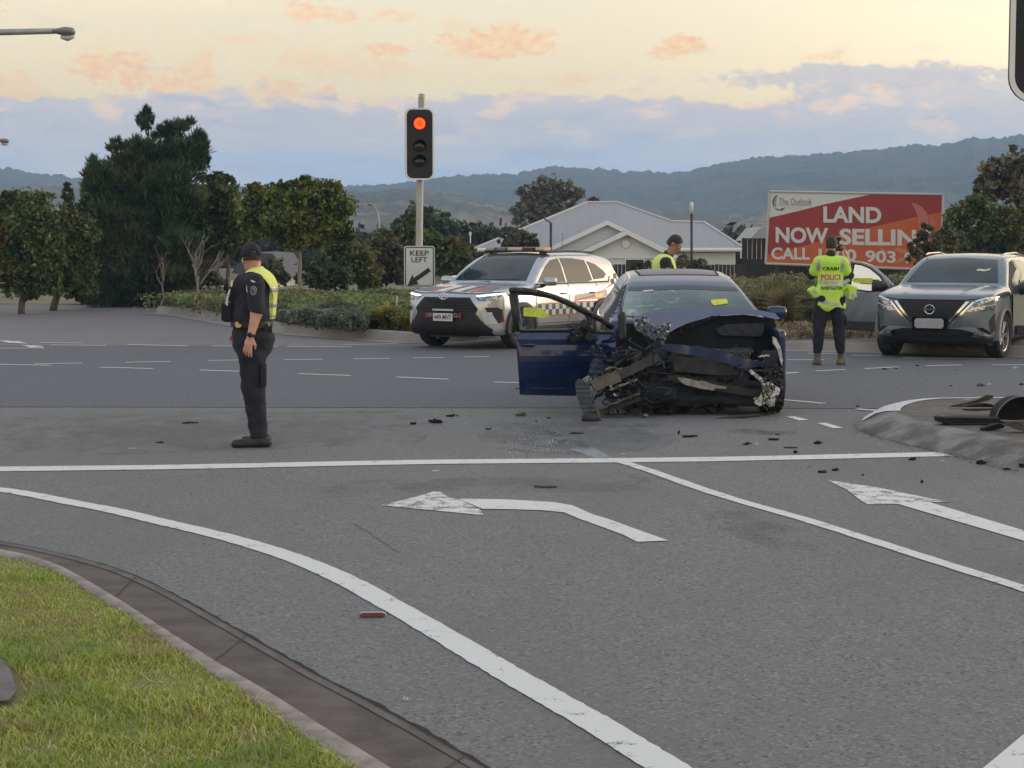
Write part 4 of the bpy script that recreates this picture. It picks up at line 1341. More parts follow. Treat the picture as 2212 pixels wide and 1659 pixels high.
# ---- crash investigator photographing, seen from behind
def investigator():
    ft = G(1791.5, 788.5)
    root = thing('person', ft, 'crash investigator in lime vest seen from behind, holding a camera up to the face', 'person')
    h = .0075
    k = .001245
    B = Field((-.36, -.30, .0), (.42, .40, 1.86), h)
    f = Vector((.25, 1, -.05))
    M, W = add_head(B, (.015, .04, 1.695), f, s=1.0)
    B.cone((.0, .0, 1.50), (.01, .02, 1.62), .055, .052, .03)
    B.cone((.0, 0, 1.42), (.0, 0, 1.15), .105, .100, .04, sc=(1.35, 1, 1))
    B.cone((-.13, 0, 1.45), (.13, 0, 1.45), .060, .060, .05)
    B.cone((0, 0, 1.1), (0, 0, .96), .105, .115, .04, sc=(1.35, 1, 1))
    # arms lifted to the camera
    B.cone((.18, 0, 1.43), (.285, .07, 1.255), .052, .045, .03)
    B.cone((.285, .07, 1.255), (.245, .15, 1.545), .042, .029, .015)
    add_hand(B, (.245, .15, 1.545), (-.30, .20, 1), (-1, -.1, -.1), curl=.9, side=1, s=.95)
    B.cone((-.18, 0, 1.43), (-.255, .12, 1.25), .052, .045, .03)
    B.cone((-.255, .12, 1.25), (-.05, .30, 1.46), .042, .028, .015)
    add_hand(B, (-.05, .30, 1.46), (.7, .2, .6), (.2, -.3, 1), curl=.8, side=1, s=.95)
    for (hx, kx, ax_) in ((-.095, -.150, -.165), (.085, .125, .155)):
        B.cone((hx, 0, .92), (kx, .01, .50), .085, .058, .03)
        B.cone((kx, .01, .50), (ax_, 0, .09), .054, .038, .02)
    sdf_obj('body', B, SKIN, root)
    head_extras(root, W, M, 1.0, HAIR, hair_len=.0, h=.0065)
    mb = MB(); mb.lathe([(.0001, -.03), (.022, -.02), (.026, 0), (.02, .02), (.0001, .028)], 10, 'z', W(0, -.11, .01)); mb.build('hair_bun', HAIR, root, smooth=True)
    S = Field((-.38, -.24, 1.0), (.40, .34, 1.62), h)
    S.cone((.0, 0, 1.42), (.0, 0, 1.12), .120, .118, .04, sc=(1.35, 1, 1))
    S.cone((-.14, 0, 1.45), (.14, 0, 1.45), .072, .072, .05)
    S.cone((0, 0, 1.5), (.005, .01, 1.575), .066, .060, .02)
    S.cone((.18, 0, 1.44), (.285, .07, 1.262), .066, .060, .03)
    S.cone((.285, .07, 1.262), (.262, .115, 1.35), .058, .050, .02)
    S.cone((-.18, 0, 1.44), (-.255, .12, 1.26), .066, .060, .03)
    S.wrinkle(.002, 12, 2)
    sdf_obj('shirt', S, GREEN_D, root)
    T = Field((-.36, -.26, .06), (.36, .26, 1.10), h)
    T.cone((0, 0, 1.04), (0, 0, .94), .125, .135, .03, sc=(1.35, 1, 1))
    for (hx, kx, ax_) in ((-.100, -.155, -.170), (.090, .130, .158)):
        T.cone((hx, 0, .92), (kx, 0, .50), .118, .082, .035)
        T.cone((kx, 0, .50), (ax_, 0, .20), .082, .066, .03)
    T.box((-.225, .0, .70), (.025, .06, .09), .012, .015); T.box((.20, .0, .62), (.028, .06, .09), .012, .015)
    T.wrinkle(.0050, 12, 4)
    g = np.meshgrid(*T.ax, indexing='ij'); T.F = np.maximum(T.F, .15 - g[2])
    sdf_obj('trousers', T, NAVY2, root)
    shoe('boot', (-.170, 0, .09), (-.185, .17, 0), BOOT_B, root, h=.008, height=.20)
    shoe('boot', (.158, 0, .09), (.225, .13, 0), BOOT_B, root, h=.008, height=.20)
    # vest with flared hem
    H = Field((-.40, -.30, .72), (.46, .30, 1.60), .0075)
    H.cone((.0, 0, 1.42), (.0, 0, 1.20), .130, .122, .04, sc=(1.35, 1, 1))
    H.cone((-.15, 0, 1.455), (.15, 0, 1.455), .080, .080, .05)
    H.cone((-.17, .0, 1.44), (-.215, .05, 1.33), .078, .080, .04)
    H.cone((.17, .0, 1.44), (.22, .03, 1.33), .076, .078, .04)
    H.cone((0, 0, 1.2), (.0, 0, 1.05), .122, .140, .04, sc=(1.35, 1, 1))
    H.cone((.0, 0, 1.05), (.0, 0, .84), .140, .158, .04, sc=(1.36, 1, 1))
    H.box((.265, -.02, 1.03), (.075, .10, .10), .02, .03, rot=np.array([[.94, 0, .34], [0, 1, 0], [-.34, 0, .94]]))
    H.box((-.235, .0, 1.03), (.055, .09, .075), .02, .03, rot=np.array([[.80, 0, -.60], [0, 1, 0], [.60, 0, .80]]))
    g = np.meshgrid(*H.ax, indexing='ij')
    H.F = H.F + .007 * np.sin(g[0] * 48 + 1) * np.clip((1.15 - g[2]) * 3, 0, 1)
    H.F = np.maximum(H.F, -(g[2] - (.835 - .05 * np.cos(g[0] * 7) + .03 * np.sin(g[0] * 23))))
    H.F = np.maximum(H.F, -(np.sqrt(g[0] ** 2 + (g[1] - .0) ** 2) - .068) * (g[2] > 1.49) - (g[2] <= 1.49) * 1)
    H.ball((.205, -.13, 1.00), (.045, .10, .095), .0, op='sub')
    hv = sdf_obj('hi_vis_vest', H, HIVIS, root)
    su = Surf(hv.data)
    def P(name, pts, m, off=.003):
        return panel(su, name, pts, 'front', m, root, off=off, step=.03, rim=.001)
    q = lambda cx, cy: ((cx - 390) * k, (1600 - cy) * k)
    P('vest_tape', [q(232, 375), q(268, 375), q(262, 450), q(258, 530), q(222, 525), q(230, 450)], REFL)
    P('vest_tape', [q(492, 388), q(530, 388), q(528, 460), q(520, 555), q(484, 545), q(495, 460)], REFL)
    P('vest_tape', [q(262, 630), q(350, 650), q(450, 652), q(510, 650), q(512, 690), q(450, 704), q(350, 700), q(262, 680)], REFL)
    P('vest_tape', [q(512, 650), q(590, 618), q(606, 648), q(515, 692)], REFL)
    P('vest_tape', [q(238, 845), q(330, 872), q(420, 888), q(492, 890), q(490, 930), q(420, 928), q(330, 912), q(232, 885)], REFL)
    P('vest_tape', [q(496, 876), q(590, 846), q(598, 880), q(500, 918)], REFL)
    P('vest_tape', [q(552, 800), q(664, 775), q(676, 822), q(556, 846)], REFL)
    P('vest_tape', [q(196, 742), q(234, 775), q(218, 812), q(172, 775)], REFL)
    P('vest_panel', [q(265, 562), q(380, 568), q(500, 574), q(512, 636), q(400, 640), q(265, 622)], mat('pale_yellow_panel', (.80, .80, .30), .6, col2=(.7, .72, .2), nscale=12), .003)
    INK = mat('vest_ink', (.008, .018, .006), .8)
    RED = mat('vest_red_ink', (.42, .10, .05), .7)
    def words(txt, cx, cy, width, height, m, off=.006, bold=.02):
        V, Fa = text_mesh(txt, 1.0, bold)
        xs = [v.x for v in V]; ys_ = [v.y for v in V]
        mb = MB(); out = []
        for v in V:
            X_ = cx + ((v.x - min(xs)) / (max(xs) - min(xs)) - .5) * width
            Z_ = cy + ((v.y - min(ys_)) / (max(ys_) - min(ys_)) - .5) * height
            hh, nn = su.cast('front', X_, Z_)
            yy = hh.y if hh is not None else -.16
            out.append((X_, yy - off, Z_))
        mb.add(out, Fa); o = mb.build('vest_lettering', m, root, recalc=False)
        return o
    a = q(378, 508); words('CRASH', a[0], a[1], .225, .052, INK, bold=.03)
    a = q(385, 603); words('POLICE', a[0], a[1], .285, .075, RED, bold=.03)
    a = q(392, 725); words('INVESTIGATION', a[0], a[1], .30, .048, INK, bold=.03)
    # camera with flash (held: a thing of its own)
    c = thing('photo_camera', (ft.x + .135, ft.y + .235, 1.69), 'black photo camera with flash held up by the crash investigator', 'camera')
    mb = MB(); mb.box((0, 0, -.045), (.12, .07, .085), bevel=.012); mb.box((.055, -.005, -.045), (.03, .085, .09), bevel=.01); mb.build('camera_body', BLACKP, c)
    mb = MB(); mb.lathe([(.0001, .03), (.034, .03), (.036, .06), (.036, .13), (.030, .135), (.0001, .13)], 16, 'y', (-.005, 0, -.045)); mb.build('lens', BLACKP, c, smooth=True, auto=40)
    mb = MB(); mb.box((0, 0, .03), (.045, .05, .05), bevel=.006); mb.box((.01, .0, .09), (.07, .09, .05), rot=(0.2, .2, 0), bevel=.008); mb.build('flash', BLACKP, c)
    return root
investigator()
# ------------------------------------------------------------------ vehicles
def paint_mat(name, col, rough=.28, metal=.55, col2=None):
    return mat(name, col, rough, metal=metal, col2=col2 or tuple(c * .93 for c in col), nscale=3, coat=0.6, spec=.5)
SILVER = paint_mat('silver_paint', (.50, .53, .58), .24, .75)
GREYB = paint_mat('grey_blue_paint', (.17, .205, .24), .24, .5)
BLUE = paint_mat('dark_blue_paint', (.007, .024, .095), .26, .2)
BLUE_D = mat('scuffed_blue_paint', (.008, .020, .065), .5, col2=(.03, .045, .09), nscale=12)
WHITEP = paint_mat('white_paint', (.74, .75, .76), .3, .0)
BLKTRIM = mat('black_trim', (.014, .014, .016), .55, col2=(.022, .022, .024), nscale=12)
GLOSSB = mat('gloss_black', (.006, .006, .007), .12)
GRIL = mat('grille_black', (.008, .008, .009), .5, bump=.8, bscale=60)
CHROME = mat('chrome', (.78, .79, .80), .12, metal=1.0)
TYRE = mat('tyre_rubber', (.018, .018, .019), .85, col2=(.030, .028, .027), nscale=9)
RIM = mat('alloy_rim', (.42, .42, .43), .3, metal=.8)
RIMD = mat('dark_alloy_rim', (.10, .10, .105), .35, metal=.7)
LAMP = mat('lamp_glass', (.50, .52, .55), .08, metal=.75, col2=(.12, .13, .14), nscale=26, contrast=(.42, .58))
DRL = mat('lit_running_lamp', (.9, .9, .9), .3, emit=(1, .97, .92), estr=1.6)
DRLO = mat('clear_lamp', (.75, .77, .80), .1, metal=.5)
REDL = mat('red_lens', (.45, .02, .02), .2)
AMB_REFLECT = mat('amber_reflection_paint', (.9, .55, .12), .25)
YEL = mat('yellow_card', (.72, .80, .10), .7, col2=(.55, .62, .08), nscale=20)
SEAM = mat('panel_gap', (.006, .006, .007), .8)
def glass_mat(name, col, rough=.04, col2=None, ns=1.5):
    return mat(name, col, rough, spec=.55, col2=col2, nscale=ns)
GLS = glass_mat('dark_car_glass', (.012, .022, .027), col2=(.035, .055, .062))
GLS_S = glass_mat('side_car_glass', (.05, .055, .06))
def clear_glass(name, tint=(.85, .93, .90), rough=.02, fac=.16):
    if name in MATS: return MATS[name]
    m = bpy.data.materials.new(name); m.use_nodes = True
    t = NT(m.node_tree)
    tr = t.node('ShaderNodeBsdfTransparent'); tr.inputs[0].default_value = (*tint, 1)
    gl = t.node('ShaderNodeBsdfGlossy'); gl.inputs['Roughness'].default_value = rough
    fr = t.node('ShaderNodeFresnel'); fr.inputs[0].default_value = 1.45
    mx = t.node('ShaderNodeMixShader'); out = t.node('ShaderNodeOutputMaterial')
    t.l.new(t.m('ADD', fr.outputs[0], fac, clamp=True), mx.inputs[0]); t.l.new(tr.outputs[0], mx.inputs[1]); t.l.new(gl.outputs[0], mx.inputs[2])
    t.l.new(mx.outputs[0], out.inputs[0]); MATS[name] = m
    return m

def car_field(side_p, plan_h, front_h, h=.026, k=.05, curve=.05, crown=.03, w=.93, ylen=2.4, ztop=1.8, arches=(), arch_r=.40):
    xs = np.arange(0, w + .12, h)
    F = Field((-xs[-1], -ylen, .05), (xs[-1], ylen, ztop), h)
    F.ax[0] = np.concatenate([-xs[::-1][:-1], xs]); F.lo[0] = -xs[-1]
    F.n[0] = len(F.ax[0])
    ax, ay, az = F.ax
    side_p = [tuple(p) for p in catmull(side_p, 4, closed=True)]
    plan = [(x, y) for x, y in plan_h] + [(-x, y) for x, y in plan_h[::-1]]
    front = [(x, z) for x, z in front_h] + [(-x, z) for x, z in front_h[::-1]]
    PX, PY = np.meshgrid(ax, ay, indexing='ij'); dp = poly_sd(PX, PY, plan)
    PX, PZ = np.meshgrid(ax, az, indexing='ij'); df = poly_sd(PX, PZ, front)
    SY, SZ = np.meshgrid(ay, az, indexing='ij')
    ds = np.zeros((len(ax), len(ay), len(az)))
    for i, x in enumerate(ax):
        q = (x / w) ** 2
        ds[i] = poly_sd(SY * (1 + curve * q), SZ + crown * q * np.clip(SZ - .6, 0, 1) * 1.5, side_p)
    A = smax(smax(ds, dp[:, :, None] + 0 * ds, k), df[:, None, :] + 0 * ds, k * 1.3)
    F.F = A
    for y0 in arches:
        for q in (-1, 1):
            F.cone((q * .98, y0, .34), (q * 1.5, y0, .34), arch_r, arch_r, .02, op='sub')
            F.cone((q * .75, y0, .34), (q * 1.2, y0, .34), arch_r - .02, arch_r - .02, .02, op='sub')
    return F

def wheel(parent, loc, r=.345, wd=.22, side=1, steer=0.0, rimm=RIM, spokes=5, twin=True):
    o = bpy.data.objects.new('wheel', None); COL.objects.link(o); o.parent = parent; o.location = loc
    o.rotation_euler = (0, 0, steer)
    mb = MB(); hw = wd / 2
    mb.lathe([(r * .70, -hw * .9), (r * .84, -hw), (r * .95, -hw * .93), (r, -hw * .72), (r, hw * .72), (r * .95, hw * .93), (r * .84, hw), (r * .70, hw * .9)], 40, 'x', closed=True)
    mb.build('tyre', TYRE, o, smooth=True, auto=35)
    mb = MB()
    mb.lathe([(r * .71, -hw * .85), (r * .71, hw * .85), (r * .66, hw * .80), (r * .63, hw * .3), (r * .63, -hw * .8)], 40, 'x', closed=True)
    f = hw * .55 * side
    mb.lathe([(.0001, f + .01 * side), (.045, f + .01 * side), (.055, f - .02 * side), (.0001, f - .03 * side)], 16, 'x')
    for i in range(spokes):
        for dq in ((-.16, .16) if twin else (0,)):
            a = 2 * math.pi * i / spokes
            a2 = a + dq
            p0 = Vector((f, .04 * math.cos(a), .04 * math.sin(a))); p1 = Vector((f + .012 * side, r * .66 * math.cos(a2), r * .66 * math.sin(a2)))
            mb.tube([p0, p1], [.016, .012], 6)
    mb.build('rim', rimm, o, smooth=True, auto=40)
    mb = MB(); mb.lathe([(.0001, f - .05 * side), (r * .60, f - .05 * side), (r * .60, f - .06 * side), (.0001, f - .06 * side)], 24, 'x')
    mb.build('brake_disc', mat('brake_dark', (.03, .03, .032), .5, metal=.5), o)
    return o

def arch_trim(name, y0, side, w, r0, r1, m, parent, z0=.34, a0=-.12, a1=math.pi + .12, th=.03):
    mb = MB(); n = 26; V = []; F = []
    for i in range(n + 1):
        a = a0 + (a1 - a0) * i / n
        for (r, x) in ((r0, w - .09), (r0, w + .012), (r1, w + .004), (r1, w - .09)):
            V.append((side * x, y0 + r * math.cos(a), z0 + r * math.sin(a)))
    for i in range(n):
        for k in range(4): F.append([i * 4 + k, i * 4 + (k + 1) % 4, (i + 1) * 4 + (k + 1) % 4, (i + 1) * 4 + k])
    F.append([0, 1, 2, 3]); F.append([n * 4 + 3, n * 4 + 2, n * 4 + 1, n * 4])
    mb.add(V, F)
    return mb.build(name, m, parent, smooth=True, auto=40)
def mirror(parent, x, y, z, side, body_m, s=1.0):
    F = Field((-.16, -.10, -.11), (.16, .10, .11), .012)
    F.ball((0, 0, 0), (.125 * s, .06 * s, .078 * s), 0); F.box((0, .02, 0), (.115 * s, .045, .070 * s), .03, .02)
    o = sdf_obj('side_mirror', F, body_m, parent); o.location = (x, y, z)
    mb = MB(); mb.tube([(-side * .08, 0, -.05), (-side * .17, .03, -.085)], [.03, .035], 8); mb.build('mirror_arm', BLKTRIM, o, smooth=True)
    mb = MB(); mb.box((0, .068, 0), (.20 * s, .006, .12 * s)); mb.build('mirror_glass', CHROME, o)
    return o

def text_panel(surf, name, txt, cx, cz, width, height, m, root, view='front', side=1, off=.01, bold=.01, flipx=False):
    V, Fa = text_mesh(txt, 1.0, bold)
    xs = [v.x for v in V]; ys_ = [v.y for v in V]; out = []
    for v in V:
        a = cx + ((v.x - min(xs)) / (max(xs) - min(xs)) - .5) * width * (-1 if flipx else 1)
        b = cz + ((v.y - min(ys_)) / (max(ys_) - min(ys_)) - .5) * height
        hh, nn = surf.cast(view, a, b, side)
        if hh is None: hh = Vector((0, 0, 0))
        if view == 'front': out.append((a, hh.y - off, b))
        elif view == 'side': out.append((hh.x + side * off, a, b))
    mb = MB(); mb.add(out, Fa)
    return mb.build(name, m, root, recalc=False)
def flat_text(txt, w, h, m, parent, loc, bold=.01, rot=(math.pi / 2, 0, 0), name='lettering'):
    V, Fa = text_mesh(txt, 1.0, bold)
    xs = [v.x for v in V]; ys_ = [v.y for v in V]
    mb = MB(); mb.add([(((v.x - min(xs)) / (max(xs) - min(xs)) - .5) * w, ((v.y - min(ys_)) / (max(ys_) - min(ys_)) - .5) * h, 0) for v in V], Fa)
    return mb.build(name, m, parent, recalc=False, loc=loc, rot=rot)

# ================================================= police four-wheel drive
def police_suv():
    root = thing('police_car', (0.13, 31.75, 0), 'silver police four-wheel drive with chequered livery and roof light bar', 'police car', rz=R(-32))
    root.scale = (1, 1, .93)
    # local centre is half a length behind the bumper
    side = [(-2.05, .24), (-2.24, .34), (-2.29, .55), (-2.28, .80), (-2.20, .95), (-2.05, 1.02), (-1.60, 1.085), (-1.15, 1.13), (-1.00, 1.16), (-.62, 1.42), (-.30, 1.60), (-.02, 1.660), (.5, 1.685), (1.2, 1.665),
            (1.75, 1.60), (1.98, 1.53), (2.03, 1.40), (2.16, 1.16), (2.27, 1.02), (2.29, .80), (2.27, .45), (2.10, .28), (1.5, .23), (-1.5, .22)]
    plan = [(0, -2.31), (.50, -2.28), (.76, -2.17), (.90, -1.93), (.928, -1.4), (.90, -.4), (.90, .6), (.925, 1.35), (.90, 1.95), (.80, 2.22), (.5, 2.29), (0, 2.30)]
    front = [(0, .2), (.84, .22), (.92, .34), (.93, .72), (.905, .95), (.87, 1.06), (.835, 1.12), (.745, 1.42), (.66, 1.60), (.56, 1.68), (0, 1.72)]
    F = car_field(side, plan, front, arches=(-1.38, 1.33), arch_r=.41)
    # hood valley, bumper corners
    b = sdf_obj('body', F, SILVER, root, smooth=1)
    S = Surf(b.data)
    f = lambda n, p, m, off=.005, **kw: panel(S, n, p, 'front', m, root, off=off, **kw)
    f('windscreen', [(-.70, 1.175), (-.35, 1.175), (0, 1.178), (.35, 1.175), (.70, 1.175), (.62, 1.40), (.545, 1.585), (0, 1.612), (-.545, 1.585), (-.62, 1.40)], GLS, .006)
    f('grille', [(-.44, .905), (.44, .905), (.60, .715), (.56, .63), (-.56, .63), (-.60, .715)], GRIL, .008)
    f('bumper_guard', [(-.56, .632), (.56, .632), (.66, .50), (.80, .36), (.78, .25), (-.78, .25), (-.80, .36), (-.66, .50)], BLKTRIM, .010)
    f('skid_plate', [(-.50, .245), (.50, .245), (.46, .215), (-.46, .215)], BLKTRIM, .012)
    for mi in (False, True):
        f('headlight', [(.50, .935), (.60, .965), (.78, .985), (.885, .985), (.895, .915), (.86, .865), (.70, .845), (.60, .855)], LAMP, .008, mirror=mi)
        f('running_lamp', [(.53, .935), (.88, .978), (.88, .958), (.62, .915), (.55, .918)], DRL, .014, step=.03, mirror=mi)
        f('fog_lamp_housing', [(.70, .735), (.84, .74), (.885, .70), (.885, .53), (.86, .46), (.80, .56)], BLKTRIM, .008, mirror=mi)
        f('air_curtain', [(.64, .66), (.79, .66), (.80, .60), (.85, .46), (.72, .44)], mat('pale_trim', (.55, .58, .62), .3, metal=.4), .010, mirror=mi)
    f('bonnet_gap', [(-.86, 1.005), (-.5, .975), (0, .985), (.5, .975), (.86, 1.005), (.86, .998), (.5, .966), (0, .976), (-.5, .966), (-.86, .998)], SEAM, .004, step=.02)
    # grille slats as relief
    mb = MB()
    for z in (.68, .73, .78, .83, .875):
        mb.tube([(-.50 + (z - .68) * .5, -2.262 + abs(z - .7) * .06, z), (0, -2.318 + abs(z - .7) * .08, z), (.50 - (z - .68) * .5, -2.262 + abs(z - .7) * .06, z)], .008, 5)
    mb.build('grille_bars', BLKTRIM, root)
    # emblem
    mb = MB()
    for rx, rz_, cx_, cz_ in ((.085, .055, 0, .925), (.033, .053, 0, .925), (.055, .022, 0, .955)):
        mb.tube([(cx_ + rx * math.cos(a), -2.325, cz_ + rz_ * math.sin(a)) for a in np.linspace(0, 2 * math.pi, 22)], .0075, 6)
    mb.build('emblem', CHROME, root, smooth=True)
    # plate with lamps
    mb = MB(); mb.box((0, -2.345, .565), (.375, .012, .135), bevel=.003); pl = mb.build('number_plate', mat('plate_white', (.66, .66, .68), .5), root)
    flat_text('449-MV7', .33, .085, mat('plate_ink', (.10, .02, .06), .6), pl, (0, -2.3525, .565), .02)
    mb = MB(); mb.box((0, -2.345, .690), (.40, .02, .035), bevel=.005); mb.build('warning_light_bar', mat('lamp_strip', (.75, .76, .8), .3, col2=(.35, .36, .4), nscale=60), root)
    for q in (-1, 1):
        mb = MB(); mb.box((q * .245, -2.342, .60), (.10, .02, .075), bevel=.006); mb.build('warning_lamp', LAMP, root)
        mb = MB(); mb.box((q * .325, -2.336, .60), (.04, .02, .09), bevel=.006); mb.build('warning_lamp', REDL, root)
    for sd in (-1, 1):
        g = lambda n, p, m, off=.005, **kw: panel(S, n, p, 'side', m, root, off=off, side=sd, **kw)
        g('side_window', [(-.78, 1.135), (-.60, 1.27), (-.40, 1.42), (-.16, 1.53), (.12, 1.565), (.14, 1.13)], GLS_S)
        g('side_window', [(.20, 1.13), (.18, 1.567), (.60, 1.560), (.98, 1.52), (1.06, 1.15), (.9, 1.13)], GLS_S)
        g('side_window', [(1.12, 1.16), (1.06, 1.50), (1.30, 1.44), (1.52, 1.33), (1.60, 1.25), (1.48, 1.18)], GLS_S)
        g('window_trim', [(-.86, 1.12), (1.62, 1.125), (1.70, 1.22), (1.70, 1.205), (1.62, 1.105), (-.86, 1.10)], BLKTRIM, .009, step=.02)
        for yy in (-.93, .16, 1.13):
            ribbon(S, 'door_gap', [(yy, .42), (yy + .0, .80), (yy + .02, 1.11)], .011, 'side', SEAM, root, side=sd)
        ribbon(S, 'door_gap', [(-.93, .42), (1.05, .40), (1.13, .5)], .011, 'side', SEAM, root, side=sd)
        g('sill_trim', [(-.96, .38), (.92, .38), (.92, .24), (-.96, .24)], BLKTRIM, .012)
        for yy in (-.02, .95):
            mb = MB(); hh, nn = S.cast('side', yy, .93, sd); mb.box((hh.x + sd * .018, yy, .93), (.024, .19, .035), bevel=.01); mb.build('door_handle', SILVER, root, smooth=True)
        arch_trim('arch_trim', -1.38, sd, .93, .405, .475, BLKTRIM, root); arch_trim('arch_trim', 1.33, sd, .925, .405, .475, BLKTRIM, root)
        mirror(root, sd * 1.02, -.70, 1.16, sd, SILVER)
        wheel(root, (sd * .80, -1.38, .35), .35, .22, sd, steer=R(-6), rimm=RIMD); wheel(root, (sd * .80, 1.33, .35), .35, .22, sd, rimm=RIMD)
        # chequered livery
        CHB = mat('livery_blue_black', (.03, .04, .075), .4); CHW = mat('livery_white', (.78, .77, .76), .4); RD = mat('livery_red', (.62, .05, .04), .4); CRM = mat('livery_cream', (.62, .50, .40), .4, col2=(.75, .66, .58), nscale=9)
        for i in range(17):
            for j in range(2):
                y0 = -.88 + i * .115; z0 = .56 + j * .095
                g('livery_check', [(y0, z0), (y0 + .115, z0), (y0 + .115, z0 + .095), (y0, z0 + .095)], CHB if (i + j) % 2 else CHW, .0045, rim=.001, step=.06)
        g('livery_stripe', [(-.90, .535), (1.10, .535), (1.10, .555), (-.90, .555)], RD, .0045, rim=.001, step=.08)
        g('livery_stripe', [(-.90, .752), (1.10, .752), (1.10, .770), (-.90, .770)], RD, .0045, rim=.001, step=.08)
        for i in range(3):
            for j in range(4):
                y0 = 1.62 + i * .11 + (j * .035); z0 = .86 + j * .10
                if (i + j) % 2 == 0:
                    g('livery_check', [(y0, z0), (y0 + .11, z0), (y0 + .145, z0 + .10), (y0 + .035, z0 + .10)], CHB, .0045, rim=.001, step=.06)
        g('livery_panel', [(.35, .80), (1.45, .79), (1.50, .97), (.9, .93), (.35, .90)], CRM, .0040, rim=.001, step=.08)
        ribbon(S, 'livery_stripe', [(.35, .79), (1.0, .86), (1.7, 1.06)], .022, 'side', RD, root, off=.006, side=sd)
        g('painted_reflection', [(1.02, .82), (1.30, .82), (1.30, .90), (1.02, .90)], AMB_REFLECT, .007, rim=.001)  # yellow reflection on the rear door, painted as a flat amber rectangle
        text_panel(S, 'livery_lettering', 'My Police', -.30, .84, .62 * 1, .09, mat('livery_ink', (.05, .05, .06), .5), root, 'side', sd, flipx=(sd < 0)) if False else None
        g('tail_light', [(1.86, 1.02), (2.14, 1.03), (2.20, .93), (2.08, .88), (1.90, .95)], REDL, .01)
        g('front_marker', [(-2.06, .60), (-1.94, .61), (-1.90, .50), (-2.02, .46)], REDL, .006)
    # bonnet chevrons
    t = lambda n, p, m: panel(S, n, p, 'top', m, root, off=.004, rim=.001, step=.05)
    W_, K_, D_ = MATS['livery_white'], MATS['livery_blue_black'], MATS['livery_red']
    for x0, m in ((-.42, D_), (-.26, W_), (-.10, K_), (.04, W_), (.20, K_), (.34, D_)):
        t('bonnet_stripe', [(x0, -2.10), (x0 + .09, -2.10), (x0 + .15, -1.62), (x0 + .05, -1.62)], m)
    t('bonnet_livery', [(-.74, -2.0), (-.46, -2.08), (-.42, -1.66), (-.66, -1.60)], mat('livery_slate', (.10, .13, .18), .35))
    t('bonnet_livery', [(.46, -2.08), (.72, -2.0), (.66, -1.60), (.50, -1.64)], MATS['livery_slate'])
    # wipers, aerial, light bar
    mb = MB(); mb.tube([(-.55, -1.02, 1.19), (.02, -.98, 1.20)], .008, 5); mb.tube([(.06, -1.02, 1.19), (.60, -.97, 1.20)], .008, 5); mb.build('wipers', BLKTRIM, root)
    mb = MB(); mb.tube([(.30, .9, 1.66), (.30, .95, 2.02)], .004, 5); mb.build('aerial', BLKTRIM, root)
    lb = bpy.data.objects.new('light_bar', None); COL.objects.link(lb); lb.parent = root; lb.location = (0, -.05, 1.715)
    mb = MB(); mb.box((0, 0, -.025), (1.22, .26, .03), bevel=.01); mb.box((-.5, 0, -.06), (.06, .15, .06)); mb.box((.5, 0, -.06), (.06, .15, .06)); mb.build('light_bar_base', BLKTRIM, lb)
    for x, w_, m in ((-.50, .20, mat('pale_blue_lens', (.38, .42, .50), .15)), (-.28, .22, mat('smoke_lens', (.20, .21, .24), .15)), (0, .32, mat('clear_lens', (.6, .58, .52), .15)), (.28, .22, mat('dark_red_lens', (.14, .02, .03), .15)), (.50, .20, mat('amber_clear', (.75, .55, .35), .2))):
        mb = MB(); mb.box((x, 0, .015), (w_ - .006, .25, .055), bevel=.018); mb.build('light_bar_lens', m, lb, smooth=True, auto=50)
    mb = MB(); mb.box((0, 0, .046), (1.20, .20, .008), bevel=.003); mb.build('light_bar_cover', mat('bar_cover', (.62, .58, .50), .4), lb)
    for sd in (-1, 1):
        mb = MB(); mb.tube([(sd * .60, -.25, 1.655), (sd * .62, -.1, 1.675), (sd * .63, .8, 1.69), (sd * .61, 1.45, 1.66)], .018, 8); mb.build('roof_rail', BLKTRIM, root, smooth=True)
    # seats and steering wheel glimpsed are dark behind the glass; interior mirror
    return root
police_suv()

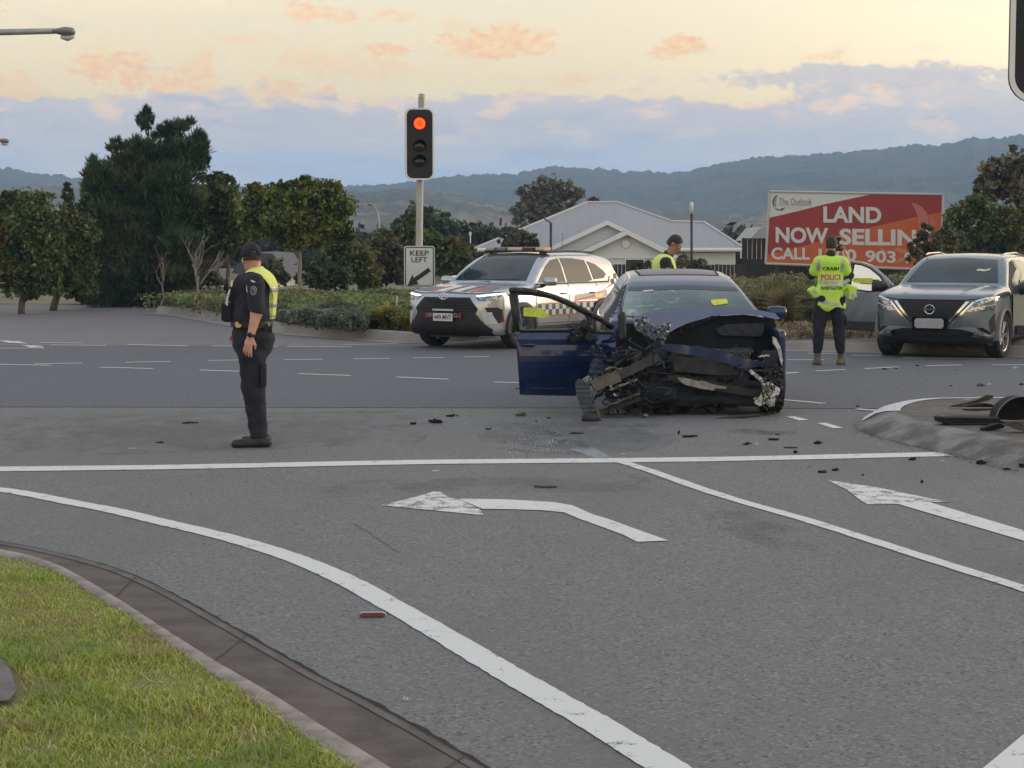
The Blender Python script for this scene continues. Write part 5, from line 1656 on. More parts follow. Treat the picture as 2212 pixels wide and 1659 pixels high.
# ================================================= grey crossover with both front doors open
def door_leaf(parent, hinge, ang, side, outline, window, col, thick=.055, glass=None, name='door', trim=None, handle=None, mir=True, card=None, sillz=None):
    """door leaf in its own frame: u runs from the hinge to the rear edge, z up. ang = opening angle"""
    o = bpy.data.objects.new(name, None); COL.objects.link(o); o.parent = parent; o.location = hinge
    o.rotation_euler = (0, 0, ang)
    # skin with window hole: outer ring + hole through CDT
    n0, n1 = len(outline), len(window)
    pts = [Vector(p) for p in outline] + [Vector(p) for p in window]
    r = delaunay_2d_cdt(pts, [(i, (i + 1) % n0) for i in range(n0)] + [(n0 + i, n0 + (i + 1) % n1) for i in range(n1)], [], 1, 1e-6)
    vs, fs = r[0], r[2]
    def inside(p, poly):
        return poly_sd(np.array([p[0]]), np.array([p[1]]), poly)[0] < 0
    keep = [f for f in fs if inside(sum((vs[i] for i in f), Vector((0, 0))) / len(f), outline) and not inside(sum((vs[i] for i in f), Vector((0, 0))) / len(f), window)]
    bulge = lambda z: .045 * math.exp(-((z - .55) / .35) ** 2) - .25 * max(0, z - .95) ** 1.0 * .5
    mb = MB(); nb = len(vs)
    A = [(side * (bulge(v.y)), v.x, v.y) for v in vs]; Bk = [(side * (bulge(v.y) - thick), v.x, v.y) for v in vs]
    mb.add(A, keep); mb.add(Bk, [f[::-1] for f in keep])
    cnt = {}
    for f in keep:
        for i in range(len(f)):
            e = (f[i], f[(i + 1) % len(f)]); cnt.setdefault(tuple(sorted(e)), []).append(e)
    for e in cnt.values():
        if len(e) == 1:
            a, b = e[0]; mb.add([A[a], A[b], Bk[b], Bk[a]], [[0, 1, 2, 3]])
    sk = mb.build('door_skin', col, o, smooth=False)
    mb = MB(); c = [(side * (bulge(p[1]) - .02), p[0], p[1]) for p in window]
    mb.add(c, [list(range(n1))]); mb.build('window_pane', glass, o)
    mb = MB()
    for i in range(n1):
        a = window[i]; b = window[(i + 1) % n1]
        mb.tube([(side * (bulge(a[1]) + .004), a[0], a[1]), (side * (bulge(b[1]) + .004), b[0], b[1])], .014, 6)
    mb.build('window_seal', BLKTRIM, o)
    if handle:
        mb = MB(); mb.box((side * (bulge(handle[1]) + .02), handle[0], handle[1]), (.025, .20, .035), bevel=.01); mb.build('door_handle', col, o, smooth=True)
        mb = MB(); mb.lathe([(.0001, 0), (.06, 0), (.06, .004), (.0001, .004)], 14, 'x', (side * (bulge(handle[1]) - .0), handle[0] + .01, handle[1] + .0)); mb.build('handle_recess', BLKTRIM, o)
    return o

def crossover():
    root = thing('parked_car', (7.19, 29.35, 0), 'grey crossover wagon with both front doors open beside the far kerb', 'car', rz=R(-27))
    root.scale = (1.02, 1.02, .965)
    side = [(-1.98, .24), (-2.12, .34), (-2.18, .55), (-2.175, .80), (-2.11, .95), (-1.98, 1.01), (-1.55, 1.075), (-1.12, 1.115), (-.98, 1.14), (-.60, 1.37), (-.26, 1.53), (.05, 1.595), (.55, 1.615), (1.2, 1.585),
            (1.65, 1.52), (1.88, 1.45), (1.95, 1.32), (2.08, 1.08), (2.16, .95), (2.18, .75), (2.15, .42), (2.0, .27), (1.4, .22), (-1.4, .21)]
    plan = [(0, -2.21), (.45, -2.18), (.72, -2.07), (.87, -1.85), (.915, -1.38), (.89, -.4), (.89, .6), (.915, 1.3), (.89, 1.9), (.78, 2.12), (.5, 2.19), (0, 2.20)]
    front = [(0, .2), (.83, .22), (.905, .34), (.92, .70), (.90, .90), (.865, 1.01), (.82, 1.10), (.735, 1.36), (.65, 1.53), (.55, 1.61), (0, 1.645)]
    F = car_field(side, plan, front, arches=(-1.36, 1.30), arch_r=.405)
    # bonnet shoulders
    F.cone((.42, -1.95, .985), (.58, -1.10, 1.10), .02, .03, .05); F.cone((-.42, -1.95, .985), (-.58, -1.10, 1.10), .02, .03, .05)
    b = sdf_obj('body', F, GREYB, root, smooth=1)
    S = Surf(b.data)
    f = lambda n, p, m, off=.005, **kw: panel(S, n, p, 'front', m, root, off=off, **kw)
    f('windscreen', [(-.69, 1.155), (0, 1.160), (.69, 1.155), (.61, 1.36), (.545, 1.505), (0, 1.535), (-.545, 1.505), (-.61, 1.36)], GLS, .006)
    f('grille', [(-.50, .895), (-.25, .903), (0, .905), (.25, .903), (.50, .895), (.40, .74), (.28, .62), (.26, .50), (-.26, .50), (-.28, .62), (-.40, .74)], GRIL, .006)
    f('bonnet_gap', [(-.80, .955), (-.5, .915), (0, .915), (.5, .915), (.80, .955), (.80, .945), (.5, .905), (0, .904), (-.5, .905), (-.80, .945)], SEAM, .009, step=.02)
    for mi in (False, True):
        f('chrome_blade', [(.50, .89), (.55, .885), (.36, .66), (.28, .565), (.27, .60), (.40, .755)], CHROME, .014, step=.03, mirror=mi)
        f('chrome_blade', [(.585, .885), (.62, .88), (.42, .65), (.31, .545), (.30, .56)], CHROME, .012, step=.03, mirror=mi)
        f('blade_gap', [(.55, .89), (.60, .885), (.41, .66), (.29, .55), (.275, .56), (.36, .66)], GLOSSB, .009, step=.03, mirror=mi)
        f('headlight', [(.62, .90), (.76, .945), (.87, .955), (.875, .90), (.72, .85), (.60, .805), (.56, .80)], LAMP, .008, mirror=mi)
        f('running_lamp', [(.62, .905), (.76, .95), (.865, .962), (.868, .945), (.76, .93), (.64, .885)], DRLO, .013, step=.03, mirror=mi)
        f('lower_headlight', [(.55, .775), (.62, .80), (.86, .845), (.865, .765), (.80, .755), (.50, .735)], LAMP, .008, mirror=mi)
        f('lamp_strip', [(.56, .785), (.86, .85), (.86, .838), (.57, .772)], DRLO, .013, step=.03, mirror=mi)
        f('fog_lamp_housing', [(.54, .44), (.72, .50), (.80, .44), (.82, .36), (.50, .36)], GLOSSB, .010, mirror=mi)
        f('fog_lamp', [(.60, .43), (.70, .47), (.74, .40), (.60, .385)], LAMP, .014, mirror=mi)
        f('chrome_strip', [(.58, .37), (.74, .382), (.74, .374), (.58, .360)], CHROME, .016, step=.03, mirror=mi)
        f('bumper_vent', [(.80, .60), (.86, .70), (.865, .45), (.82, .40), (.81, .50)], BLKTRIM, .008, mirror=mi)
    for mi in (False, True): f('lower_fascia', [(.26, .475), (.50, .50), (.62, .50), (.80, .385), (.83, .365), (.78, .36), (.66, .40), (.52, .455), (.40, .475)], mat('pale_fascia', (.30, .34, .38), .3, metal=.4), .0125, mirror=mi)
    f('lower_intake', [(-.52, .44), (-.40, .475), (.40, .475), (.52, .44), (.60, .345), (-.60, .345)], GRIL, .009)
    f('lower_bumper', [(-.84, .345), (.84, .345), (.84, .23), (-.84, .23)], BLKTRIM, .014)
    f('windscreen_card', [(.30, 1.345), (.36, 1.36), (.42, 1.345), (.50, 1.365), (.505, 1.345), (.42, 1.32), (.36, 1.33), (.32, 1.325)], mat('pale_card', (.70, .70, .42), .7), .012, rim=.002, step=.02)
    # plate: a plain pale plate
    mb = MB(); mb.box((0, -2.235, .555), (.42, .02, .15), bevel=.02); mb.build('number_plate', mat('plain_plate', (.42, .42, .46), .6, col2=(.36, .36, .40), nscale=4), root, smooth=True, auto=60)
    mb = MB(); mb.box((0, -2.205, .55), (.50, .04, .20), bevel=.01); mb.build('plate_holder', GLOSSB, root)
    mb = MB(); mb.tube([(.068 * math.cos(a), -2.222, .765 + .068 * math.sin(a)) for a in np.linspace(0, 2 * math.pi, 28)], .008, 6); mb.box((0, -2.226, .765), (.19, .014, .034), bevel=.004)
    mb.build('emblem', CHROME, root, smooth=True, auto=40)
    for sd in (-1, 1):
        g = lambda n, p, m, off=.005, **kw: panel(S, n, p, 'side', m, root, off=off, side=sd, **kw)
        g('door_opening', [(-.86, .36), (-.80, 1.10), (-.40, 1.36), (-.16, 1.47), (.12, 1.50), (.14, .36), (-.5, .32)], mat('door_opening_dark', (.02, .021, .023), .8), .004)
        g('side_window', [(.22, 1.10), (.20, 1.505), (.60, 1.50), (1.0, 1.45), (1.28, 1.30), (1.15, 1.13)], GLS_S)
        ribbon(S, 'door_gap', [(1.10, .42), (1.15, .8), (1.10, 1.1)], .011, 'side', SEAM, root, side=sd)
        g('sill_trim', [(-.94, .36), (.90, .36), (.90, .23), (-.94, .23)], BLKTRIM, .012)
        arch_trim('arch_trim', -1.36, sd, .917, .40, .46, mat('arch_grey', (.20, .185, .175), .45), root); arch_trim('arch_trim', 1.30, sd, .917, .40, .46, BLKTRIM, root)
        wheel(root, (sd * .80, -1.36, .345), .345, .225, sd, steer=R(-4 if sd > 0 else -4), rimm=RIM); wheel(root, (sd * .80, 1.30, .345), .345, .225, sd, rimm=RIM)
        g('tail_light', [(1.80, 1.0), (2.05, 1.02), (2.10, .93), (1.85, .92)], REDL, .01)
        mb = MB(); mb.tube([(sd * .58, -.20, 1.585), (sd * .60, -.02, 1.605), (sd * .61, .7, 1.615), (sd * .58, 1.35, 1.56)], .012, 8); mb.build('roof_rail', CHROME, root, smooth=True)
    # the side curtain airbag hanging in the driver's opening
    Cb = Field((.60, -.65, .82), (.95, .60, 1.56), .022)
    Cb.cone((.80, -.45, 1.12), (.68, .30, 1.30), .07, .11, .05); Cb.cone((.83, -.35, 1.00), (.80, .30, 1.02), .07, .10, .06)
    Cb.wrinkle(.006, 20, 3)
    sdf_obj('curtain_airbag', Cb, mat('airbag_cloth', (.80, .78, .62), .8, col2=(.7, .68, .5), nscale=6), root)
    out = [(0, .36), (0, 1.02), (.05, 1.10), (.30, 1.27), (.52, 1.40), (.74, 1.46), (.98, 1.48), (1.02, 1.10), (1.04, .9), (1.03, .36), (.98, .33), (.06, .33)]
    win = [(.10, 1.03), (.32, 1.235), (.54, 1.36), (.74, 1.42), (.95, 1.44), (.98, 1.02), (.5, .98)]
    CG = clear_glass('clear_door_glass', (.55, .64, .66), fac=.22)
    dl = door_leaf(root, (-.905, -.86, 0), R(62), -1, out, win, GREYB, glass=CG, handle=(.90, .92))
    mirror(dl, -.19, .10, 1.08, -1, BLKTRIM, 1.15)
    mb = MB(); mb.box((-.075, .52, .41), (.03, .98, .15), bevel=.01); mb.build('lower_cladding', BLKTRIM, dl)
    mb = MB(); mb.prism([(.42, 1.20), (.80, 1.20), (.86, 1.16), (.80, 1.12), (.42, 1.11)], 'x', -.03, -.022); mb.build('window_card', YEL, dl)
    dr = door_leaf(root, (.905, -.86, 0), R(-58), 1, out, win, GREYB, glass=CG, handle=(.90, .92))
    mirror(dr, .19, .10, 1.08, 1, BLKTRIM, 1.15)
    mb = MB(); mb.box((.065, .52, .41), (.03, .98, .15), bevel=.01); mb.build('lower_cladding', BLKTRIM, dr)
    # broken plastic hanging under the car
    mb = MB(); rr = random.Random(4)
    mb.tube([(-.25, -1.7, .24), (-.26, -1.72, .12), (-.24, -1.75, .03)], .012, 6); mb.tube([(-.15, -1.7, .24), (-.13, -1.72, .12), (-.10, -1.74, .04), (-.13, -1.76, .02)], .012, 6)
    mb.build('hanging_cable', BLKTRIM, root)
    mb = MB(); mb.box((.35, -1.2, .12), (.38, .25, .02), rot=(.2, .3, .3)); mb.build('undertray', mat('torn_undertray', (.22, .17, .14), .8), root)
    return root
crossover()

# ================================================= other cars glimpsed behind
def small_car(loc, rz, m, label, name='parked_car', L=2.15, roof=1.46, ute=False):
    root = thing(name, loc, label, 'car', rz=rz)
    side = [(-2.0, .26), (-2.14, .40), (-2.15, .68), (-2.0, .82), (-1.1, .95), (-.92, .98), (-.30, 1.34), (.05, 1.43), (.7, 1.45), (1.3, 1.36), (1.75, 1.05), (2.1, .98), (2.16, .7), (2.12, .36), (1.9, .25)]
    plan = [(0, -2.17), (.5, -2.12), (.78, -1.98), (.88, -1.6), (.89, 0), (.88, 1.6), (.78, 2.0), (.5, 2.15), (0, 2.18)]
    front = [(0, .2), (.82, .22), (.89, .4), (.90, .70), (.86, .95), (.80, 1.02), (.66, 1.36), (.55, 1.44), (0, 1.48)]
    F = car_field(side, plan, front, h=.035, arches=(-1.32, 1.30), arch_r=.38)
    b = sdf_obj('body', F, m, root, smooth=1); S = Surf(b.data)
    panel(S, 'windscreen', [(-.64, 1.0), (.64, 1.0), (.52, 1.34), (-.52, 1.34)], 'front', GLS, root)
    for mi in (False, True):
        panel(S, 'headlight', [(.50, .70), (.84, .76), (.84, .64), (.56, .62)], 'front', LAMP, root, mirror=mi)
    panel(S, 'grille', [(-.4, .68), (.4, .68), (.34, .48), (-.34, .48)], 'front', GRIL, root)
    for sd in (-1, 1):
        panel(S, 'side_window', [(-.72, .98), (-.28, 1.27), (.05, 1.36), (.35, 1.37), (.35, .98)], 'side', GLS_S, root, side=sd)
        panel(S, 'side_window', [(.42, .98), (.42, 1.37), (.95, 1.34), (1.40, 1.08), (1.2, 1.0)], 'side', GLS_S, root, side=sd)
        wheel(root, (sd * .76, -1.32, .32), .32, .2, sd); wheel(root, (sd * .76, 1.30, .32), .32, .2, sd)
        mirror(root, sd * .97, -.62, 1.0, sd, m, .9)
    return root
small_car((-1.15, 50.0, -.62), R(-8), WHITEP, 'white car seen past the left edge of the police car')
small_car(((800 - 1106) / FPX * 56, 56.0, -1.34), R(78), paint_mat('slate_paint', (.10, .11, .12), .3, .4), 'dark car half hidden behind the green ground cover')
# ------------------------------------------------------------------ wrecked dark blue car
WX, WY = 1.86, 20.3
def wreck():
    root = thing('wrecked_car', (WX, WY, 0), 'wrecked dark blue car with crushed front, buckled bonnet and open door', 'car')
    C0 = Vector((WX, WY, 0))
    def W(cx, cy, Y):
        return D(1069.8 + .2976 * cx, 548.6 + .2976 * cy, Y) - C0
    side = [(-.90, .24), (-.93, .55), (-.92, .88), (-.72, .97), (-.42, 1.12), (-.02, 1.275), (.20, 1.335), (.55, 1.395), (1.0, 1.432), (1.35, 1.42), (1.75, 1.30), (2.02, 1.10), (2.16, 1.0), (2.26, .84), (2.26, .42), (2.08, .26), (1.2, .22)]
    plan = [(0, -1.0), (.86, -.98), (.90, -.6), (.905, .2), (.90, 1.3), (.86, 1.9), (.72, 2.18), (.4, 2.27), (0, 2.28)]
    front = [(0, .2), (.84, .22), (.90, .36), (.905, .66), (.88, .84), (.84, .93), (.76, 1.02), (.64, 1.24), (.585, 1.34), (.50, 1.415), (.3, 1.45), (0, 1.46)]
    F = car_field(side, plan, front, h=.024, arches=(1.35,), arch_r=.385, curve=.0, crown=.03)
    # right front wing that survived
    F.box((.850, -1.28, .60), (.040, .50, .26), .035, .04)
    F.cone((.98, -1.36, .33), (1.5, -1.36, .33), .375, .375, .0, op='sub'); F.cone((.6, -1.36, .33), (1.0, -1.36, .33), .36, .36, .0, op='sub')
    b = sdf_obj('body', F, BLUE, root, smooth=1); S = Surf(b.data)
    f = lambda n, p, m, off=.005, **kw: panel(S, n, p, 'front', m, root, off=off, **kw)
    # cracked windscreen
    mg = bpy.data.materials.new('cracked_windscreen'); mg.use_nodes = True; t = NT(mg.node_tree)
    p = t.node('ShaderNodeBsdfPrincipled'); out = t.node('ShaderNodeOutputMaterial'); t.l.new(p.outputs[0], out.inputs[0])
    oc = t.node('ShaderNodeTexCoord').outputs['Object']
    warp = t.vm('ADD', oc, t.vm('MULTIPLY', t.noise(oc, 3.0, 3, .5, color=True), (.25, .25, .25)))
    def bands(rot, sc_, lo, hi):
        mp = t.node('ShaderNodeMapping'); mp.inputs['Rotation'].default_value = (0, rot, 0); mp.inputs['Scale'].default_value = sc_
        t.l.new(warp, mp.inputs['Vector']); return t.ss(t.noise(mp.outputs[0], 1.0, 6, .7), lo, hi)
    sx = t.node('ShaderNodeSeparateXYZ'); t.l.new(oc, sx.inputs[0]); left = t.ss(sx.outputs[0], .55, -.35)
    cr = t.m('MAXIMUM', bands(.62, (3, 3, 26), .55, .70), bands(-.25, (5, 3, 34), .60, .74))
    vo = t.node('ShaderNodeTexVoronoi'); vo.feature = 'DISTANCE_TO_EDGE'; t.l.new(warp, vo.inputs['Vector']); vo.inputs['Scale'].default_value = 9
    cr = t.m('ADD', t.m('ADD', t.m('MULTIPLY', cr, .8), t.m('MULTIPLY', t.ss(vo.outputs['Distance'], .02, 0), .35)), t.ss(sx.outputs[0], -.30, -.75, 0, .45))
    crk = t.m('MULTIPLY', cr, left, clamp=True)
    base = t.mix(t.ss(t.noise(oc, 2.2, 4, .5), .3, .7), (.012, .030, .036), (.055, .105, .090))
    t.l.new(t.mix(crk, base, (.36, .46, .42)), p.inputs['Base Color'])
    p.inputs['Roughness'].default_value = .12; p.inputs['Coat Weight'].default_value = .6
    f('windscreen', [(-.70, .955), (0, .955), (.72, .955), (.655, 1.11), (.585, 1.235), (0, 1.262), (-.585, 1.235), (-.655, 1.11)], mg, .006)
    f('tint_band', [(-.585, 1.236), (0, 1.264), (.585, 1.236), (.60, 1.20), (0, 1.222), (-.60, 1.20)], mat('tint_band', (.01, .015, .03), .2), .009, step=.05)
    f('inspection_sticker', [(-.44, 1.205), (-.33, 1.212), (-.33, 1.198), (-.44, 1.191)], MATS['tab_white'], .012, rim=.001)
    c = W(1618, 355, 19.9); f('windscreen_card', [(c.x - .085, c.z - .005), (c.x - .08, c.z + .025), (c.x + .09, c.z + .035), (c.x + .09, c.z - .01), (c.x - .06, c.z - .03)], YEL, .014, rim=.002)
    ribbon(S, 'sunroof_gap', [(-.44, .38), (.44, .38), (.46, .95), (-.46, .95), (-.44, .38)], .014, 'top', SEAM, root)
    panel(S, 'sunroof_panel', [(-.42, .40), (.42, .40), (.44, .93), (-.44, .93)], 'top', mat('sunroof_glass', (.008, .014, .035), .3), root, off=.003)
    for sd in (-1, 1):
        g = lambda n, p, m, off=.005, **kw: panel(S, n, p, 'side', m, root, off=off, side=sd, **kw)
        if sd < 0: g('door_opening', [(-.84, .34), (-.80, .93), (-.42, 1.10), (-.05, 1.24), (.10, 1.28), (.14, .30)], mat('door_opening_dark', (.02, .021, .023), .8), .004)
        else: g('side_window', [(-.70, .95), (-.38, 1.10), (-.02, 1.235), (.18, 1.30), (.20, .93)], GLS_S)
        g('side_window', [(.26, .93), (.26, 1.31), (.60, 1.36), (1.0, 1.375), (1.35, 1.25), (1.2, .98)], GLS_S)
        wheel(root, (sd * .77, 1.35, .32), .32, .2, sd)
        ribbon(S, 'roof_gutter', [(sd * .555, .0 + .25), (sd * .535, .9), (sd * .52, 1.4)], .02, 'top', CHROME, root, off=.006)
    # outer right mirror
    mirror(root, .985, -.42, .985, 1, BLUE, .85)
    # wheels at the front
    wheel(root, (.79, -1.36, .31), .32, .21, 1, steer=R(3))
    wl = wheel(root, (-.66, -1.30, .33), .31, .2, -1, steer=R(38))
    # ---- crumpled sheets
    rnd = np.random.RandomState(12)
    def crumple(name, poly, Yf, m, amp=.02, freq=14, th=.006, step=14, seed=0, folds=0.0):
        B = []
        n = len(poly)
        for i in range(n):
            a = poly[i]; bb = poly[(i + 1) % n]; L = math.hypot(bb[0] - a[0], bb[1] - a[1]); k = max(1, int(L / step))
            for j in range(k):
                q = j / k; jit = 0 if j == 0 else 1
                B.append((a[0] + (bb[0] - a[0]) * q + jit * rnd.uniform(-2, 2), a[1] + (bb[1] - a[1]) * q + jit * rnd.uniform(-2, 2)))
        xs = [p[0] for p in B]; ys_ = [p[1] for p in B]
        vv = [Vector(p) for p in B]
        for x in np.arange(min(xs), max(xs), step):
            for y in np.arange(min(ys_), max(ys_), step):
                xx = x + rnd.uniform(-.3, .3) * step; yy = y + rnd.uniform(-.3, .3) * step
                if poly_sd(np.array([xx]), np.array([yy]), B)[0] < -step * .35: vv.append(Vector((xx, yy)))
        r = delaunay_2d_cdt(vv, [], [list(range(len(B)))], 1, 1e-6)
        rg = np.random.RandomState(seed + 3); ks = rg.normal(size=(6, 2)) * freq / 100.; ph = rg.rand(6) * 6
        P = []
        for v in r[0]:
            d = sum(abs(math.sin(v.x * ks[i, 0] + v.y * ks[i, 1] + ph[i])) / (1 + .5 * i) for i in range(6)) / 2.5 - .5
            P.append(W(v.x, v.y, Yf(v.x, v.y) + d * amp * 2))
        mb = MB(); mb.add(P, [list(q) for q in r[2]]); mb.add([p + Vector((0, th, -th * .3)) for p in P], [list(q)[::-1] for q in r[2]])
        return mb.build(name, m, root, smooth=m in (BLUE, BLUE_D), recalc=False)
    FL = lambda Y: (lambda x, y: Y)
    # bonnet: lifted and folded up against the windscreen
    crumple('bonnet', [(1000, 462), (1090, 425), (1200, 400), (1370, 386), (1530, 378), (1700, 386), (1900, 405), (2030, 428), (2068, 470), (2040, 476), (1900, 438), (1760, 430), (1620, 440), (1500, 466), (1390, 505), (1300, 548), (1238, 592), (1200, 640), (1150, 600), (1080, 560), (1010, 520)],
            lambda x, y: 19.35 - (y - 380) * .0030 - (x - 1500) * .00012, BLUE, .008, 1.6, seed=2, step=26)
    crumple('bonnet_fold', [(1180, 645), (1240, 590), (1300, 550), (1400, 505), (1530, 462), (1640, 442), (1560, 475), (1420, 530), (1330, 585), (1260, 640), (1230, 700)], lambda x, y: 19.24 - (x - 1200) * .0002, mat('bonnet_underside', (.012, .014, .022), .6), .012, 4, seed=4, step=16)
    CRM_ = mat('torn_metal_edge', (.16, .19, .24), .38, metal=.5, col2=(.34, .38, .42), nscale=20)
    crumple('torn_bonnet_edge', [(990, 440), (1040, 480), (1085, 445), (1130, 490), (1150, 525), (1200, 515), (1285, 490), (1262, 560), (1222, 650), (1180, 640), (1120, 610), (1070, 580), (1020, 550), (1010, 500)], lambda x, y: 18.66, CRM_, .05, 16, seed=5, step=13)
    crumple('torn_bonnet_edge', [(1075, 595), (1130, 600), (1200, 660), (1260, 730), (1250, 830), (1215, 860), (1190, 780), (1130, 680)], lambda x, y: 18.8, BLUE_D, .03, 7, seed=6, step=13)
    crumple('bonnet_lip', [(1195, 650), (1300, 655), (1500, 672), (1640, 700), (1780, 745), (1950, 790), (1945, 815), (1860, 825), (1795, 838), (1700, 800), (1560, 760), (1400, 730), (1260, 705), (1225, 690)], lambda x, y: 18.45 + (x - 1195) * .0001, BLUE, .006, 1.4, seed=7, step=30)
    # dark engine bay and lining
    DK = mat('engine_bay_dark', (.006, .008, .012), .8); DK2 = mat('engine_plastic', (.007, .007, .009), .5, col2=(.018, .018, .020), nscale=9)
    MET = mat('bare_metal', (.22, .21, .20), .4, metal=.7, col2=(.05, .048, .045), nscale=16); MUD = mat('dusty_beam', (.12, .103, .088), .55, metal=.2, col2=(.05, .044, .04), nscale=8)
    mb = MB(); mb.box((-.02, -.98, .56), (1.42, .12, .66), bevel=.03); mb.build('firewall', DK, root)
    En = Field((-.80, -1.75, .10), (.80, -1.0, 1.02), .025)
    En.box((.15, -1.30, .42), (.42, .26, .22), .04, 0); En.box((-.42, -1.28, .40), (.22, .25, .20), .03, .03); En.box((.50, -1.25, .55), (.12, .14, .10), .03, .03)
    En.wrinkle(.008, 16, 9)
    sdf_obj('engine', En, DK2, root)
    crumple('under_bonnet_lining', [(1230, 640), (1400, 520), (1600, 455), (1800, 440), (2020, 470), (2050, 560), (2010, 700), (1900, 740), (1700, 700), (1500, 680)], lambda x, y: 19.26, mat('sound_lining', (.006, .008, .015), .9), .008, 3, seed=9, step=40)
    crumple('strut_panel', [(1600, 545), (1680, 510), (1950, 500), (1950, 560), (1930, 600), (1640, 590)], lambda x, y: 19.20, mat('strut_panel', (.018, .022, .032), .6), .006, 4, seed=10, step=26)
    # radiator pack, leaning
    mb = MB()
    def plate(poly, Y0, Y1, th=.03):
        P = [W(x, y, Y0 + (Y1 - Y0) * (x - min(p[0] for p in poly)) / max(1, max(p[0] for p in poly) - min(p[0] for p in poly))) for x, y in poly]
        n = len(P); mb.add(P + [p + Vector((0, th, 0)) for p in P], [list(range(n)), list(range(n, 2 * n))[::-1]] + [[i, n + i, n + (i + 1) % n, (i + 1) % n] for i in range(n)])
    RAD = mat('radiator_core', (.030, .030, .034), .5, bump=.8, bscale=90, col2=(.055, .055, .058), nscale=10)
    plate([(1285, 745), (1420, 762), (1780, 820), (1770, 880), (1600, 880), (1300, 850)], 18.62, 18.6); mb.build('radiator', RAD, root)
    mb = MB(); plate([(1420, 960), (1700, 1000), (1760, 1010), (1740, 1095), (1560, 1085), (1470, 1060)], 18.6, 18.6); mb.build('condenser', mat('condenser_core', (.045, .043, .041), .55, bump=.8, bscale=90, col2=(.07, .066, .06), nscale=8), root)
    mb = MB(); plate([(1240, 870), (1330, 880), (1800, 970), (1930, 1000), (1920, 1040), (1760, 1020), (1420, 960), (1260, 920)], 18.5, 18.45, .05); mb.build('crossmember', DK2, root)
    mb = MB(); plate([(1322, 893), (1400, 905), (1480, 925), (1500, 920), (1590, 950), (1680, 965), (1675, 980), (1600, 975), (1585, 992), (1480, 975), (1380, 950), (1330, 915)], 18.42, 18.42, .02); mb.build('bumper_bar', mat('scraped_bar', (.34, .33, .31), .45, metal=.4, col2=(.2, .19, .18), nscale=15), root)
    # twisted beams on the left
    def beam(name, a, bq, w, Ya, Yb, m, d=.09):
        a = np.array(a, float); bq = np.array(bq, float); tt = (bq - a) / np.linalg.norm(bq - a); nn = np.array([-tt[1], tt[0]])
        mb = MB(); n = 9; V = []; Fc = []
        for i in range(n + 1):
            q = i / n; c = a + (bq - a) * q + nn * rnd.uniform(-4, 4); ww = w * (1 + rnd.uniform(-.12, .12)) / 2
            Y = Ya + (Yb - Ya) * q
            V += [W(*(c + nn * ww), Y), W(*(c - nn * ww), Y), W(*(c - nn * ww), Y + d), W(*(c + nn * ww), Y + d)]
        for i in range(n):
            for k in range(4): Fc.append([i * 4 + k, i * 4 + (k + 1) % 4, (i + 1) * 4 + (k + 1) % 4, (i + 1) * 4 + k])
        Fc += [[0, 1, 2, 3][::-1], [n * 4 + k for k in range(4)]]
        mb.add(V, Fc); return mb.build(name, m, root)
    beam('crash_beam', (700, 965), (900, 880), 90, 18.15, 18.25, MUD)
    beam('crash_beam', (890, 885), (1190, 740), 72, 18.25, 18.5, DK2)
    beam('lower_beam', (745, 1160), (1200, 985), 44, 18.25, 18.5, DK2)
    beam('lower_beam', (740, 1130), (1050, 1010), 16, 18.2, 18.3, MUD)
    beam('beam_edge', (830, 985), (1030, 908), 14, 18.12, 18.15, MET, .03)
    beam('beam_edge', (700, 925), (740, 1020), 10, 18.12, 18.1, MET, .03)
    # inner wheel-arch arc and bits
    mb = MB(); mb.tube([W(790 + 60 * math.cos(a) + 60, 870 - 45 * math.sin(a), 18.3) for a in np.linspace(0, 2.8, 12)], .012, 6); mb.build('brake_shield', MET, root, smooth=True)
    # blue torn wing pieces
    crumple('torn_wing', [(705, 690), (740, 665), (800, 655), (875, 640), (870, 700), (820, 740), (770, 760), (725, 780)], lambda x, y: 18.75, BLUE, .02, 4, seed=12, step=15)
    crumple('torn_wing', [(700, 770), (760, 740), (830, 760), (930, 740), (1000, 780), (900, 830), (800, 850), (720, 900), (670, 880)], lambda x, y: 18.5, BLUE_D, .03, 5, seed=13, step=16)
    crumple('torn_wing', [(740, 600), (870, 600), (880, 660), (800, 690), (730, 680)], lambda x, y: 18.95, BLUE, .02, 4, seed=14, step=18)
    # hanging bumper skin, curled outward at the lower left
    crumple('bumper_skin', [(582, 930), (600, 908), (625, 905), (655, 930), (690, 990), (705, 1060), (730, 1140), (765, 1212), (735, 1190), (690, 1190), (650, 1180), (620, 1110), (590, 1020), (580, 965)], lambda x, y: 18.05 - (x - 580) * .0006, mat('bumper_skin_slate', (.042, .052, .078), .5, col2=(.06, .07, .095), nscale=8), .008, 4, seed=15, step=16, th=.02)
    beam('bumper_edge', (648, 900), (700, 1010), 12, 18.0, 18.0, MET, .02); beam('bumper_edge', (700, 1010), (770, 1215), 10, 18.0, 17.95, MUD, .02)
    Bt = Field(np.array(W(690, 1195, 17.95)) - .16, np.array(W(690, 1195, 17.95)) + .16, .012); c = np.array(W(690, 1195, 17.95))
    Bt.ball(c, (.085, .06, .055), 0); Bt.ball(c + [-.03, 0, .02], (.05, .05, .05), .02); sdf_obj('bumper_bracket', Bt, BLKTRIM, root)
    # right headlamp remains
    LH = mat('lamp_housing', (.62, .60, .57), .5, col2=(.22, .20, .19), nscale=14, contrast=(.48, .58))
